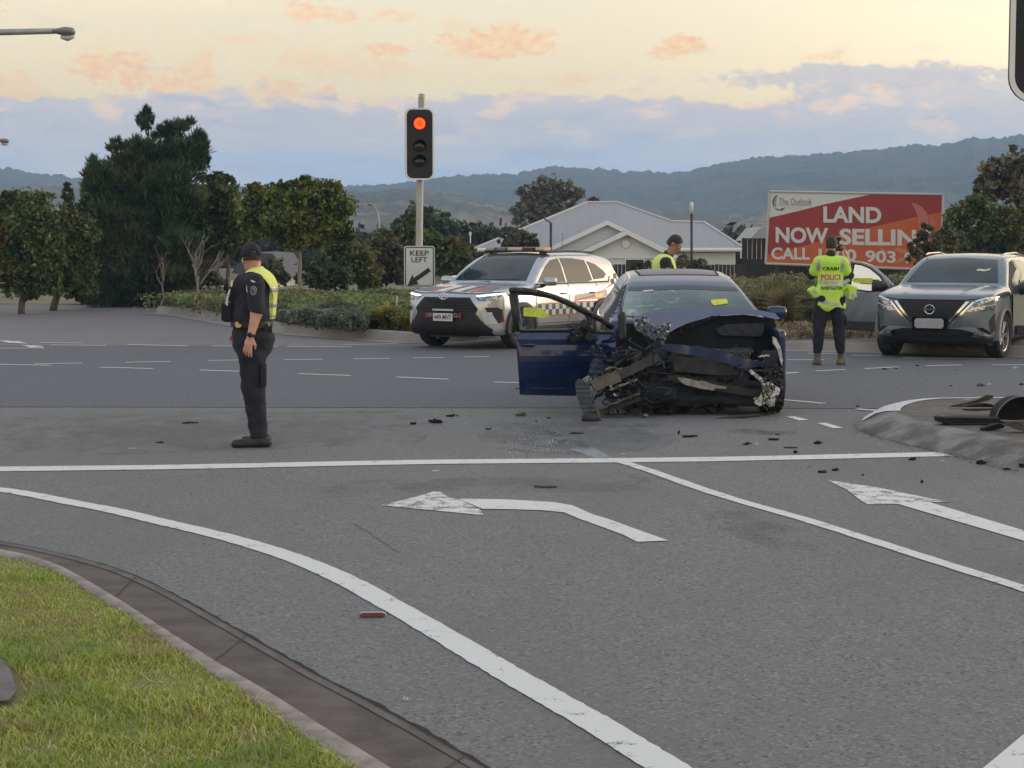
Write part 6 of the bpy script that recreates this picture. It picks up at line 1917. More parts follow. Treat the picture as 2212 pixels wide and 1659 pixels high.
    crumple('headlamp_housing', [(1930, 940), (2000, 925), (2040, 960), (2068, 975), (2060, 1020), (2035, 1030), (2030, 1100), (1990, 1112), (1960, 1085), (1915, 1105), (1885, 1085), (1875, 1045), (1920, 1035), (1945, 980)], lambda x, y: 18.32, LH, .03, 18, seed=18, step=14)
    beam('lamp_bracket', (1845, 842), (1945, 925), 26, 18.4, 18.35, LH, .02)
    beam('lamp_bracket', (1905, 745), (1990, 735), 12, 18.4, 18.35, LH, .02)
    crumple('bumper_corner', [(1950, 830), (2060, 790), (2095, 840), (2092, 980), (2060, 1000), (2010, 920), (1960, 900)], lambda x, y: 18.36, DK2, .03, 9, seed=19, step=18)
    crumple('bumper_corner', [(1880, 770), (1950, 770), (1950, 818), (1890, 815)], lambda x, y: 18.6, MET, .03, 9, seed=20, step=18)
    crumple('wing_edge', [(2012, 598), (2040, 612), (2072, 680), (2088, 770), (2080, 815), (2062, 750), (2042, 680), (2016, 650)], lambda x, y: 18.42, mat('scraped_wing_edge', (.62, .62, .60), .3, metal=.3, col2=(.4, .41, .42), nscale=12), .006, 3, seed=21, step=14)
    for k in range(7):
        x0, y0 = rnd.uniform(1900, 2050), rnd.uniform(900, 1060); P = [(x0, y0)]
        for j in range(4): P.append((P[-1][0] + rnd.uniform(-45, 45), P[-1][1] + rnd.uniform(-25, 60)))
        P = catmull([np.array(W(x, y, 18.24 + rnd.uniform(-.04, .04))) for x, y in P], 4); mb = MB(); mb.tube(P, .006, 5); mb.build('loose_wire', BLKTRIM, root, smooth=True)
    # upright mirror stalk on the left pillar
    Mp = Field(np.array(W(925, 540, 19.0)) - [.2, .15, .32], np.array(W(925, 540, 19.0)) + [.2, .15, .32], .014)
    Mp.cone(W(922, 450, 19.0), W(925, 610, 18.95), .042, .038, 0); Mp.cone(W(920, 445, 19.0), W(900, 650, 19.0), .03, .02, .03)
    sdf_obj('folded_mirror', Mp, DK2, root)
    # tangle of hoses, brackets and torn parts
    mats = [DK2, DK2, DK2, DK, MUD, MET]
    def tangle(x0, x1, y0, y1, Y0, Y1, n, seed):
        rg = np.random.RandomState(seed)
        for k in range(n):
            m = mats[rg.choice(6, p=[.28, .22, .18, .20, .07, .05])]; cx_, cy_ = rg.uniform(x0, x1), rg.uniform(y0, y1); Y = rg.uniform(Y0, Y1)
            ty = rg.rand(); mb = MB()
            if ty < .58:
                P = [(cx_, cy_, Y)]
                for j in range(rg.randint(2, 5)): P.append((min(2070, max(x0 - 60, P[-1][0] + rg.normal() * 60)), min(1185, P[-1][1] + rg.normal() * 40), Y + rg.normal() * .06))
                P = catmull([np.array(W(*p)) for p in P], 5)
                mb.tube(P, rg.uniform(.005, .013), 7); mb.build('hose', [DK2, DK, BLUE_D][rg.randint(3)] if m is not MET else m, root, smooth=True)
            elif ty < .8:
                c = W(cx_, cy_, Y); mb.box((0, 0, 0), (rg.uniform(.04, .16), rg.uniform(.02, .07), rg.uniform(.015, .06)), bevel=.005, M=Matrix.Translation(c) @ Matrix.Rotation(rg.uniform(-1, 1), 4, 'Y') @ Matrix.Rotation(rg.uniform(-1, 1), 4, 'X')); mb.build('broken_bracket', m, root)
            else:
                pl = [(cx_ + rg.uniform(20, 60) * math.cos(a), cy_ + rg.uniform(15, 45) * math.sin(a)) for a in np.sort(rg.rand(6) * 6.28)]
                try: crumple('torn_panel', pl, (lambda Yq: (lambda x, y: Yq))(Y), m, .04, 18, seed=seed + k, step=12)
                except Exception: pass
    tangle(740, 1200, 690, 960, 18.4, 18.9, 60, 1)
    tangle(740, 1240, 900, 1150, 18.25, 18.7, 60, 2)
    tangle(1200, 1900, 820, 1150, 18.5, 18.8, 44, 3)
    tangle(1350, 1900, 690, 780, 18.7, 19.0, 9, 4)
    tangle(1880, 2080, 840, 1150, 18.35, 18.6, 12, 5)
    # lower mass: undertray and subframe, dark against the road
    Sf = Field((-.85, -1.9, .02), (.88, -.9, .40), .025)
    Sf.box((0, -1.35, .22), (.74, .42, .10), .04, 0); Sf.box((.1, -1.65, .14), (.55, .14, .05), .03, .05); Sf.box((-.45, -1.75, .20), (.25, .12, .07), .03, .05); Sf.wrinkle(.010, 14, 5)
    sdf_obj('subframe', Sf, DK, root)
    # ---- open front door: lies almost square to the view
    YD = lambda x: 19.05 + (x - 110) / 740 * .33
    out = [(106, 268), (130, 262), (200, 264), (300, 278), (400, 302), (500, 342), (600, 390), (700, 440), (780, 482), (850, 530), (862, 600), (850, 700), (760, 830), (640, 900), (590, 950), (585, 1030), (380, 1028), (178, 1022), (172, 920), (150, 620), (122, 330)]
    win = [(160, 300), (260, 302), (380, 320), (470, 352), (560, 396), (650, 446), (680, 540), (420, 546), (192, 548)]
    qw = [(678, 452), (740, 486), (800, 520), (822, 556), (750, 562), (700, 566), (690, 540)]
    allp = [out, win, qw]
    pts = [Vector(p) for P_ in allp for p in P_]; ed = []; k0 = 0
    for P_ in allp:
        ed += [(k0 + i, k0 + (i + 1) % len(P_)) for i in range(len(P_))]; k0 += len(P_)
    gx = [Vector((x, y)) for x in np.arange(140, 860, 40) for y in np.arange(580, 1020, 40) if poly_sd(np.array([x]), np.array([y]), out)[0] < -14]
    r = delaunay_2d_cdt(pts + gx, ed, [], 1, 1e-6)
    ins = lambda c, P_: poly_sd(np.array([c[0]]), np.array([c[1]]), P_)[0] < 0
    door = bpy.data.objects.new('door', None); COL.objects.link(door); door.parent = root
    fs = [list(q) for q in r[2] if (lambda c: ins(c, out) and not ins(c, win) and not ins(c, qw))(sum((r[0][i] for i in q), Vector((0, 0))) / len(q))]
    def dz(x, y):
        e = .05 * math.exp(-((y - 760) / 190) ** 2) if y > 550 else 0
        if y > 930: e -= .02
        if 590 < y < 640: e += .012
        return YD(x) - e
    A = [W(v.x, v.y, dz(v.x, v.y)) for v in r[0]]; Bk = [p + Vector((.01, .06, 0)) for p in A]
    mb = MB(); mb.add(A, fs); mb.add(Bk, [q[::-1] for q in fs]); cnt = {}
    for q in fs:
        for i in range(len(q)):
            cnt.setdefault(tuple(sorted((q[i], q[(i + 1) % len(q)]))), []).append((q[i], q[(i + 1) % len(q)]))
    for e in cnt.values():
        if len(e) == 1: a, b_ = e[0]; mb.add([A[a], A[b_], Bk[b_], Bk[a]], [[0, 1, 2, 3]])
    mb.build('door_skin', BLUE, door, smooth=False)
    CGW = clear_glass('wet_door_glass', (.80, .84, .80), fac=.10)
    for P_ in (win, qw):
        mb = MB(); mb.add([W(x, y, YD(x) + .02) for x, y in P_], [list(range(len(P_)))]); mb.build('window_pane', CGW, door)
    mb = MB()
    for i in range(len(out) - 1):
        if out[i][1] < 540 and out[i + 1][1] < 540: mb.tube([W(*out[i], YD(out[i][0]) - .01), W(*out[i + 1], YD(out[i + 1][0]) - .01)], .03, 8)
    mb.tube([W(118, 290, YD(118) - .005), W(160, 560, YD(150) - .005)], .032, 8)
    mb.build('window_frame', BLKTRIM, door, smooth=True)
    mb = MB(); mb.tube([W(150, 556, YD(150) - .02), W(500, 556, YD(500) - .02), W(860, 575, YD(860) - .02)], .014, 6); mb.build('window_seal', BLKTRIM, door)
    mb = MB(); c = W(230, 662, YD(230) - .055); mb.box(c, (.19, .03, .035), bevel=.012); mb.build('door_handle', BLUE, door, smooth=True)
    mb = MB(); mb.tube([W(165 + 62 * (1 - math.cos(a)), 668 + 18 * math.sin(a), YD(200) - .045) for a in np.linspace(0, math.pi, 10)], .007, 5); mb.build('handle_recess', mat('recess_grey', (.10, .12, .16), .3), door)
    mb = MB(); poly = [(205, 388), (330, 392), (400, 450), (350, 462), (205, 450)]
    P = [W(x, y, YD(x) - .005) for x, y in poly]; mb.add(P, [list(range(5))]); mb.add([p + Vector((0, .006, 0)) for p in P], [list(range(5))[::-1]]); mb.build('window_card', YEL, door)
    mb = MB(); mb.box(W(320, 975, YD(320) - .01), (.50, .03, .012)); mb.build('door_crease', mat('crease_dark', (.004, .008, .03), .4), door)
    # smashed mirror hanging on the door
    rg = np.random.RandomState(6)
    for k in range(16):
        cx_, cy_ = rg.uniform(560, 700), rg.uniform(500, 620); mb = MB(); c = W(cx_, cy_, YD(620) - .10 + rg.uniform(-.04, .04))
        mb.box((0, 0, 0), (rg.uniform(.03, .10), rg.uniform(.02, .06), rg.uniform(.02, .09)), bevel=.005, M=Matrix.Translation(c) @ Matrix.Rotation(rg.uniform(-1.5, 1.5), 4, 'Y') @ Matrix.Rotation(rg.uniform(-1, 1), 4, 'Z')); mb.build('mirror_fragment', [BLKTRIM, DK2, MUD, MET][rg.choice(4, p=[.5, .3, .12, .08])], door)
    # splintered strips under the bumper
    for k in range(9):
        x0 = rg.uniform(1470, 1650); x1 = rg.uniform(1750, 1930); y0 = 1222 - (x0 - 1470) * .10 + rg.uniform(-10, 4); y1 = 1190 - (x1 - 1750) * .13 + rg.uniform(-12, 6)
        mb = MB(); mb.tube([W(x0, y0, 18.15), W((x0 + x1) / 2, (y0 + y1) / 2 - 4, 18.2), W(x1, y1, 18.25)], rg.uniform(.005, .011), 5); mb.build('splintered_strip', [BLKTRIM, MUD][k % 2], root)
    return root
wreck()
# ------------------------------------------------------------------ street furniture, signs, buildings
GALV = mat('galvanised_steel', (.34, .35, .34), .5, metal=.5, col2=(.44, .45, .44), nscale=5, stretch=(1, 1, .3))
DKPOST = mat('dark_post', (.03, .03, .035), .5)
WSIGN = mat('sign_white', (.66, .67, .68), .5, col2=(.60, .61, .62), nscale=3)
BSIGN = mat('sign_black', (.012, .012, .013), .5)
def rrect(x0, x1, z0, z1, r, n=6):
    P = []
    for cx_, cz_, a0 in ((x1 - r, z1 - r, 0), (x0 + r, z1 - r, math.pi / 2), (x0 + r, z0 + r, math.pi), (x1 - r, z0 + r, 1.5 * math.pi)):
        for i in range(n + 1):
            a = a0 + i / n * math.pi / 2; P.append((cx_ + r * math.cos(a), cz_ + r * math.sin(a)))
    return P
def red_lens_mat():
    m = bpy.data.materials.new('lit_red_lens'); m.use_nodes = True; t = NT(m.node_tree)
    e = t.node('ShaderNodeEmission'); out = t.node('ShaderNodeOutputMaterial'); t.l.new(e.outputs[0], out.inputs[0])
    oc = t.node('ShaderNodeTexCoord').outputs['Object']
    l = t.vm('LENGTH', t.vm('MULTIPLY', oc, (1, 0, 1)))
    n = t.noise(oc, 60, 2, .5)
    c = t.ramp(t.m('MULTIPLY', l, 8.0), [(0, (1.0, .05, .006)), (.45, (1.0, .09, .010)), (.66, (1.0, .16, .02)), (.80, (1.0, .02, .01)), (1, (.8, .004, .006))])
    t.l.new(t.mix(t.ss(n, .35, .65, 0, .35), c, (1, .05, .01)), e.inputs[0]); e.inputs[1].default_value = 1.7
    return m
def signal_head(name, root, loc, w, h, lit=0, rz=0, depth=.20, lens_r=.105, border=True):
    hd = bpy.data.objects.new(name, None); COL.objects.link(hd); hd.parent = root; hd.location = loc; hd.rotation_euler = (0, 0, rz)
    mb = MB(); mb.prism(rrect(-w / 2, w / 2, -h / 2, h / 2, .13), 'y', 0, .03); mb.build('target_board', mat('signal_black', (.014, .013, .014), .6), hd, smooth=False)
    mb = MB(); mb.prism(rrect(-w / 2 + .04, w / 2 - .04, -h / 2 + .04, h / 2 - .04, .10), 'y', .032, depth); mb.build('signal_housing', MATS['signal_black'], hd)
    if border:
        A = rrect(-w / 2, w / 2, -h / 2, h / 2, .13); B_ = rrect(-w / 2 + .028, w / 2 - .028, -h / 2 + .028, h / 2 - .028, .105); n = len(A)
        mb = MB(); mb.add([(x, -.003, z) for x, z in A] + [(x, -.003, z) for x, z in B_], [[i, (i + 1) % n, n + (i + 1) % n, n + i] for i in range(n)])
        mb.build('board_border', mat('border_white', (.80, .80, .81), .5), hd)
    for k, z in enumerate((h * .285, 0 - h * .03, -h * .245)):
        on = (k == lit)
        mb = MB(); mb.lathe([(.0001, -.022), (lens_r * .6, -.016), (lens_r, -.002), (lens_r, .01), (.0001, .01)], 24, 'y')
        mb.build('signal_lens', red_lens_mat() if on else mat(('amber', 'green')[k == 2] + '_lens_off', ((.035, .022, .012), (.010, .022, .020))[k == 2], .15), hd, smooth=True, loc=(0, -.004, z), auto=60)
        mb = MB(); V = []; F = []; n = 18
        for i in range(n + 1):
            a = R(-25) + R(230) * i / n; r0 = lens_r + .012
            dd = .03 + .14 * max(0, math.sin(a)) if not on else .03 + .10 * max(0, math.sin(a))
            V += [(r0 * math.cos(a), 0, r0 * math.sin(a)), (r0 * math.cos(a), -dd, r0 * math.sin(a) - .01)]
        for i in range(n): F.append([2 * i, 2 * i + 1, 2 * i + 3, 2 * i + 2])
        mb.add(V, F); mb.add([Vector(v) * 1.0 + Vector((0, 0, .004)) for v in V], [f[::-1] for f in F])
        mb.build('visor', MATS['signal_black'], hd, smooth=True, loc=(0, -.002, z))
    return hd
def traffic_light():
    Y = 33.0; k = Y / FPX
    base = D(904, 735, Y); base.z = .12
    root = thing('traffic_light', base, 'traffic light on a grey pole showing a red lamp', 'traffic light')
    rel = lambda px, py, dy=0: D(px, py, Y + dy) - base
    mb = MB(); a = rel(904, 735); a.z = -.15
    mb.tube([a, rel(905, 560), rel(907, 400), rel(911, 208)], [.066, .064, .062, .060], 16); mb.lathe([(.062, 0), (.058, .02), (.0001, .035)], 16, 'z', rel(911, 206)); mb.build('pole', GALV, root, smooth=True, auto=50)
    c = rel(906.5, 311, -.16)
    hd = signal_head('signal_head', root, c, .515, 1.26, 0, rz=R(11))
    mb = MB(); mb.box((0, .13, .50), (.06, .2, .05)); mb.box((0, .13, -.50), (.06, .2, .05)); mb.build('mounting_bracket', GALV, hd)
    # glow of the lamp housing comes from the lens itself
    s_ = thing('road_sign', D(906, 576, Y - .12), 'white keep left sign with black arrow on the signal pole', 'sign')
    s_.rotation_euler = (0, 0, R(4))
    w, h = 66 * k, 89 * k
    mb = MB(); mb.prism(rrect(-w / 2, w / 2, -h / 2, h / 2, .05), 'y', 0, .012); mb.build('sign_plate', WSIGN, s_)
    A = rrect(-w / 2 + .018, w / 2 - .018, -h / 2 + .018, h / 2 - .018, .04); B_ = rrect(-w / 2 + .034, w / 2 - .034, -h / 2 + .034, h / 2 - .034, .03); n = len(A)
    mb = MB(); mb.add([(x, -.003, z) for x, z in A] + [(x, -.003, z) for x, z in B_], [[i, (i + 1) % n, n + (i + 1) % n, n + i] for i in range(n)]); mb.build('sign_border', BSIGN, s_)
    flat_text('KEEP', w * .60, h * .125, BSIGN, s_, (0, -.004, h * .325), .012); flat_text('LEFT', w * .52, h * .125, BSIGN, s_, (0, -.004, h * .165), .012)
    q = lambda cx, cy: ((cx - 250) / 305 * w, -(cy - 272) / 405 * h)
    mb = MB(); pts = [q(134, 456), q(178, 348), q(194, 382), q(340, 282), q(362, 318), q(222, 414), q(243, 446)]
    mb.add([(x, -.004, z) for x, z in pts], [list(range(7))]); mb.build('arrow', BSIGN, s_)
traffic_light()
def edge_signal():
    Y = 9.6
    root = thing('traffic_light', (D(2330, 500, Y).x, Y + .3, 0), 'near traffic light cut off by the top right edge of the picture', 'traffic light')
    c = Vector(D(2180, 221, Y)); w, h = .50, 1.24
    hd = signal_head('signal_head', root, Vector((c.x + w / 2, Y, c.z + h / 2)) - root.location, w, h, 9, rz=R(-3))
    mb = MB(); mb.tube([(0, 0, -.02), (0, 0, 4.2)], .06, 14); mb.build('pole', GALV, root, smooth=True)
    mb = MB(); mb.box(Vector(((c.x + w / 2) - root.location.x, -.12, c.z + h * .8)) * Vector((.5, 1, 1)) if False else ((c.x + w / 2 - root.location.x) / 2, -.1, c.z + h * .8), (abs(c.x + w / 2 - root.location.x), .04, .05)); mb.build('mounting_bracket', GALV, root)
edge_signal()

def luminaire(root, a, b, s, m=GALV):
    """cobra-head lamp between points a (arm side) and b"""
    a = Vector(a); b = Vector(b); d = (b - a); L = d.length
    mb = MB(); mb.tube([a, a + d * .25, a + d * .6, b - d * .08, b], [.035 * s, .06 * s, .085 * s, .07 * s, .02 * s], 10, flat=.5); mb.build('lamp_head', mat('lamp_grey', (.20, .21, .21), .5), root, smooth=True)
    mb = MB(); mb.tube([a + d * .35 + Vector((0, 0, -.05 * s)), a + d * .65 + Vector((0, 0, -.06 * s)), b - d * .06 + Vector((0, 0, -.04 * s))], [.03 * s, .045 * s, .03 * s], 8, flat=.6); mb.build('lamp_lens', mat('lamp_bowl', (.55, .56, .55), .2), root, smooth=True)
def street_lights():
    Y = 22.0
    b = D(-420, 900, Y); b.z = 0
    r = thing('street_lamp', b, 'street lamp reaching in on a long straight arm at the top left', 'street lamp')
    P = lambda x, y: D(x, y, Y) - b
    mb = MB(); mb.tube([(0, 0, 0), (0, 0, 3.8), P(-380, 80), P(-300, 73), P(-100, 72), P(118, 67)], [.09, .06, .05, .045, .04, .035], 10); mb.build('arm', GALV, r, smooth=True)
    luminaire(r, P(116, 67), P(162, 69), 1.3)
    Y = 42.0; b = D(-260, 700, Y); b.z = 0
    r = thing('street_lamp', b, 'street lamp whose head just enters at the left edge', 'street lamp'); P = lambda x, y: D(x, y, Y) - b
    mb = MB(); mb.tube([(0, 0, 0), (0, 0, 3.8), P(-220, 310), P(-4, 303)], [.09, .07, .05, .04], 10); mb.build('arm', GALV, r, smooth=True); luminaire(r, P(-6, 303), P(19, 305), 1.3)
    Y = 90.0; b = D(820, 560, Y)
    r = thing('street_lamp', b, 'pale street lamp with curved neck above the trees left of the signal', 'street lamp'); P = lambda x, y: D(x, y, Y) - b
    mb = MB(); mb.tube([P(820, 560), P(819, 480), P(817, 462), P(811, 449), P(804, 443)], [.05, .04, .035, .03, .03], 8); mb.build('pole', GALV, r, smooth=True); luminaire(r, P(805, 443), P(793, 441), 1.6, DKPOST)
    Y = 70.0; b = D(1190, 600, Y)
    r = thing('street_lamp', b, 'short dark lamp post with hooked arm in front of the grey roof', 'street lamp'); P = lambda x, y: D(x, y, Y) - b
    mb = MB(); mb.tube([P(1190, 600), P(1190, 481)], [.055, .05], 8); mb.build('pole', DKPOST, r, smooth=True)
    mb = MB(); mb.tube([P(1190, 481), P(1184, 478), P(1178, 474), P(1175, 468), P(1176, 464), P(1188, 462), P(1201, 460), P(1203, 456)], .028, 7); mb.build('arm', DKPOST, r, smooth=True)
    Y = 65.0; b = D(1494, 640, Y)
    r = thing('street_lamp', b, 'slim dark post with a white cylinder lamp, right of the roof valley', 'street lamp'); P = lambda x, y: D(x, y, Y) - b
    mb = MB(); mb.tube([P(1494, 640), P(1494, 462)], .045, 8); mb.build('pole', DKPOST, r, smooth=True)
    mb = MB(); mb.tube([P(1494, 462), P(1494, 440), P(1494, 436)], [.065, .065, .03], 10); mb.build('lamp', mat('lamp_white', (.7, .7, .7), .4), r, smooth=True)
street_lights()

# ---- fences
FD = mat('dark_fence_timber', (.030, .026, .026), .85, col2=(.055, .047, .044), nscale=6, stretch=(5, 5, .6))
FD2 = mat('brown_fence_timber', (.055, .042, .034), .85, col2=(.085, .068, .055), nscale=6, stretch=(5, 5, .6))
def fence(a, b, h, label, m, cap=True):
    a = Vector(a); b = Vector(b); d = b - a; L = d.to_2d().length; ang = math.atan2(d.y, d.x)
    r = thing('fence', a, label, 'fence', rz=ang)
    sl = (b.z - a.z) / L
    mb = MB(); n = int(L / .16); rr = random.Random(int(L * 10))
    for i in range(n):
        x = i * L / n; hh = h + rr.uniform(-.015, .015); z = sl * x
        mb.box((x + .07, rr.uniform(-.006, .006), z + hh / 2), (.145, .02, hh))
    mb.build('paling_panel', m, r)
    for i in range(int(L / 2.4) + 1):
        x = min(L, i * 2.4); mb = MB(); mb.box((x, .07, sl * x + h / 2), (.10, .10, h + .04)); mb.build('post', m, r)
    if cap:
        mb = MB(); mb.box((L / 2, .0, sl * L / 2 + h + .02), (L, .05, .03)); mb.build('top_rail', mat('fence_cap', (.09, .085, .08), .8), r)
def gp(px, Y, z): p = D(px, 500, Y); return (p.x, Y, z)
fence(gp(1606, 66, .05), gp(2330, 64, .0), 1.78, 'tall dark timber fence behind the red billboard', FD)
fence(gp(1235, 78, -1.05), gp(1604, 78, -1.05), 1.80, 'low dark fence in front of the white house', FD, cap=False)
fence(gp(800, 62, -1.35), gp(1020, 60, -1.35), 1.45, 'brown paling fence behind the hidden dark car', FD2)

# ---- billboard
def billboard():
    def scr(cx, cy): return (1618.4 + .2683 * cx, 384 + .2683 * cy)
    TL = D(*scr(165, 110), 64.0); TR = D(*scr(1562, 134), 62.4); BL = D(*scr(133, 690), 64.0); BR = D(*scr(1545, 742), 62.4)
    base = Vector(((BL.x + BR.x) / 2, (BL.y + BR.y) / 2, 0))
    root = thing('billboard', base, 'red, orange and white land-sale billboard in a pale frame above the dark fence', 'billboard')
    nrm = (TR - TL).cross(BL - TL).normalized()
    if nrm.y > 0: nrm = -nrm
    def P(cx, cy, off=0.0):
        # invert the skewed quad by two steps of fixed-point iteration
        s = (cx - 150) / 1400; t = (cy - 112) / 590
        for _ in range(4):
            x0 = 165 + (1562 - 165) * s; y0 = 110 + 24 * s; x1 = 133 + (1545 - 133) * s; y1 = 690 + 52 * s
            t = (cy - y0) / (y1 - y0); xl = 165 + (133 - 165) * t; xr = 1562 + (1545 - 1562) * t; s = (cx - xl) / (xr - xl)
        p = (TL * (1 - s) + TR * s) * (1 - t) + (BL * (1 - s) + BR * s) * t
        return p + nrm * off - base
    quad = [(165, 110), (1562, 134), (1545, 742), (133, 690)]
    def poly(name, pts, m, off):
        mb = MB(); mb.add([P(x, y, off) for x, y in pts], [list(range(len(pts)))]); return mb.build(name, m, root)
    RED_ = mat('billboard_red', (.33, .028, .032), .45, col2=(.28, .025, .03), nscale=1.5); ORA = mat('billboard_orange', (.58, .12, .03), .45, col2=(.50, .10, .03), nscale=1.5); WHT = mat('billboard_white', (.62, .64, .66), .45)
    mb = MB(); V = [P(x, y, .0) for x, y in quad] + [P(x, y, -.06) for x, y in quad]; mb.add(V, [[0, 1, 2, 3], [7, 6, 5, 4], [0, 4, 5, 1], [1, 5, 6, 2], [2, 6, 7, 3], [3, 7, 4, 0]]); mb.build('board', RED_, root)
    poly('white_corner', [(165, 112), (980, 126), (975, 137), (610, 215), (420, 263), (162, 322)], WHT, .006)
    poly('orange_field', [(140, 618), (300, 585), (500, 535), (850, 428), (1080, 378), (1300, 325), (1555, 276), (1545, 740), (134, 690)], ORA, .006)
    poly('feather', [(1308, 200), (1345, 208), (1395, 235), (1430, 275), (1443, 320), (1443, 380), (1432, 445), (1370, 445), (1372, 390), (1362, 310), (1340, 255)], mat('billboard_feather', (.50, .16, .12), .45), .010)
    poly('feather', [(1466, 300), (1490, 345), (1500, 400), (1495, 440), (1470, 430), (1466, 360)], MATS['billboard_feather'], .010)
    FL_ = mat('billboard_leaf', (.62, .20, .10), .45)
    poly('leaf_motif', [(1168, 575), (1210, 560), (1260, 575), (1290, 620), (1230, 610)], FL_, .010); poly('leaf_motif', [(1180, 690), (1215, 640), (1290, 632), (1260, 670)], FL_, .010); poly('leaf_motif', [(1060, 560), (1100, 580), (1120, 610), (1080, 595)], FL_, .010)
    def words(txt, x0, x1, y0, y1, m=WHT, bold=.03, off=.014, sk=.028):
        V, F = text_mesh(txt, 1.0, bold); xs = [v.x for v in V]; ys_ = [v.y for v in V]; out = []
        for v in V:
            s = (v.x - min(xs)) / (max(xs) - min(xs)); t = (v.y - min(ys_)) / (max(ys_) - min(ys_)); x = x0 + (x1 - x0) * s
            out.append(P(x, y1 + (y0 - y1) * t + (x - x0) * sk, off))
        mb = MB(); mb.add(out, F); return mb.build('lettering', m, root)
    words('LAND', 605, 1072, 230, 360, bold=.035, sk=.012)
    words('NOW', 215, 645, 395, 523, bold=.035, sk=.02); words('SELLING', 735, 1505, 408, 540, bold=.035, sk=.016)
    words('CALL', 180, 496, 560, 658, bold=.03, sk=.01); words('1300', 566, 872, 570, 668, bold=.03, sk=.02); words('903', 945, 1188, 583, 682, bold=.03, sk=.03); words('9', 1255, 1315, 600, 692, bold=.03, sk=.01)
    INKG = mat('logo_ink', (.10, .09, .10), .5)
    words('The Outlook', 242, 512, 165, 214, INKG, bold=-.005, sk=.01)
    poly('underline', [(238, 217), (512, 223), (512, 226), (238, 220)], INKG, .012)
    words('ESTATE', 310, 430, 236, 248, mat('logo_faint', (.45, .44, .46), .5), bold=0, sk=.01)
    poly('logo_wing', [(232, 136), (212, 145), (194, 170), (186, 200), (194, 228), (206, 236), (200, 200), (212, 165)], INKG, .012); poly('logo_wing', [(234, 138), (222, 165), (216, 200), (222, 228), (212, 236), (208, 200), (216, 165)], mat('logo_grey', (.22, .20, .21), .5), .013)
    poly('logo_wing', [(196, 235), (225, 262), (268, 266), (300, 236), (270, 244), (250, 255), (225, 250)], INKG, .012)
    mb = MB()
    for a, b in (((165, 110), (1562, 134)), ((1562, 134), (1545, 742)), ((1545, 742), (133, 690)), ((133, 690), (165, 110))):
        mb.tube([P(*a, .01), P(*b, .01)], .045, 6)
    mb.build('frame', mat('billboard_frame', (.50, .50, .51), .5), root)
    for cx in (230, 620, 1030, 1440):
        mb = MB(); t = P(cx, 720, -.14); mb.box((t.x, t.y, (t.z) / 2 + .3), (.12, .10, t.z + .6)); mb.build('post', DKPOST, root)
billboard()

# ---- white house with the grey metal roof
RM = bpy.data.materials.new('metal_roof'); RM.use_nodes = True
t = NT(RM.node_tree); p = t.node('ShaderNodeBsdfPrincipled'); out = t.node('ShaderNodeOutputMaterial'); t.l.new(p.outputs[0], out.inputs[0])
g = t.node('ShaderNodeNewGeometry').outputs['Position']
sx = t.node('ShaderNodeSeparateXYZ'); t.l.new(g, sx.inputs[0])
rib = t.ss(t.m('SINE', t.m('MULTIPLY', sx.outputs[0], 9.0)), .80, 1.0)
t.l.new(t.mix(t.m('MULTIPLY', rib, .18), t.mix(t.noise(g, .5, 4), (.30, .295, .315), (.35, .345, .365)), (.22, .21, .25)), p.inputs['Base Color']); p.inputs['Roughness'].default_value = .5
WB = mat('weatherboard', (.74, .77, .79), .7, col2=(.66, .69, .71), nscale=3, stretch=(.3, 1, 9)); TRIMW = mat('white_trim', (.80, .81, .82), .6); FLASH = mat('roof_flashing', (.58, .56, .62), .4)
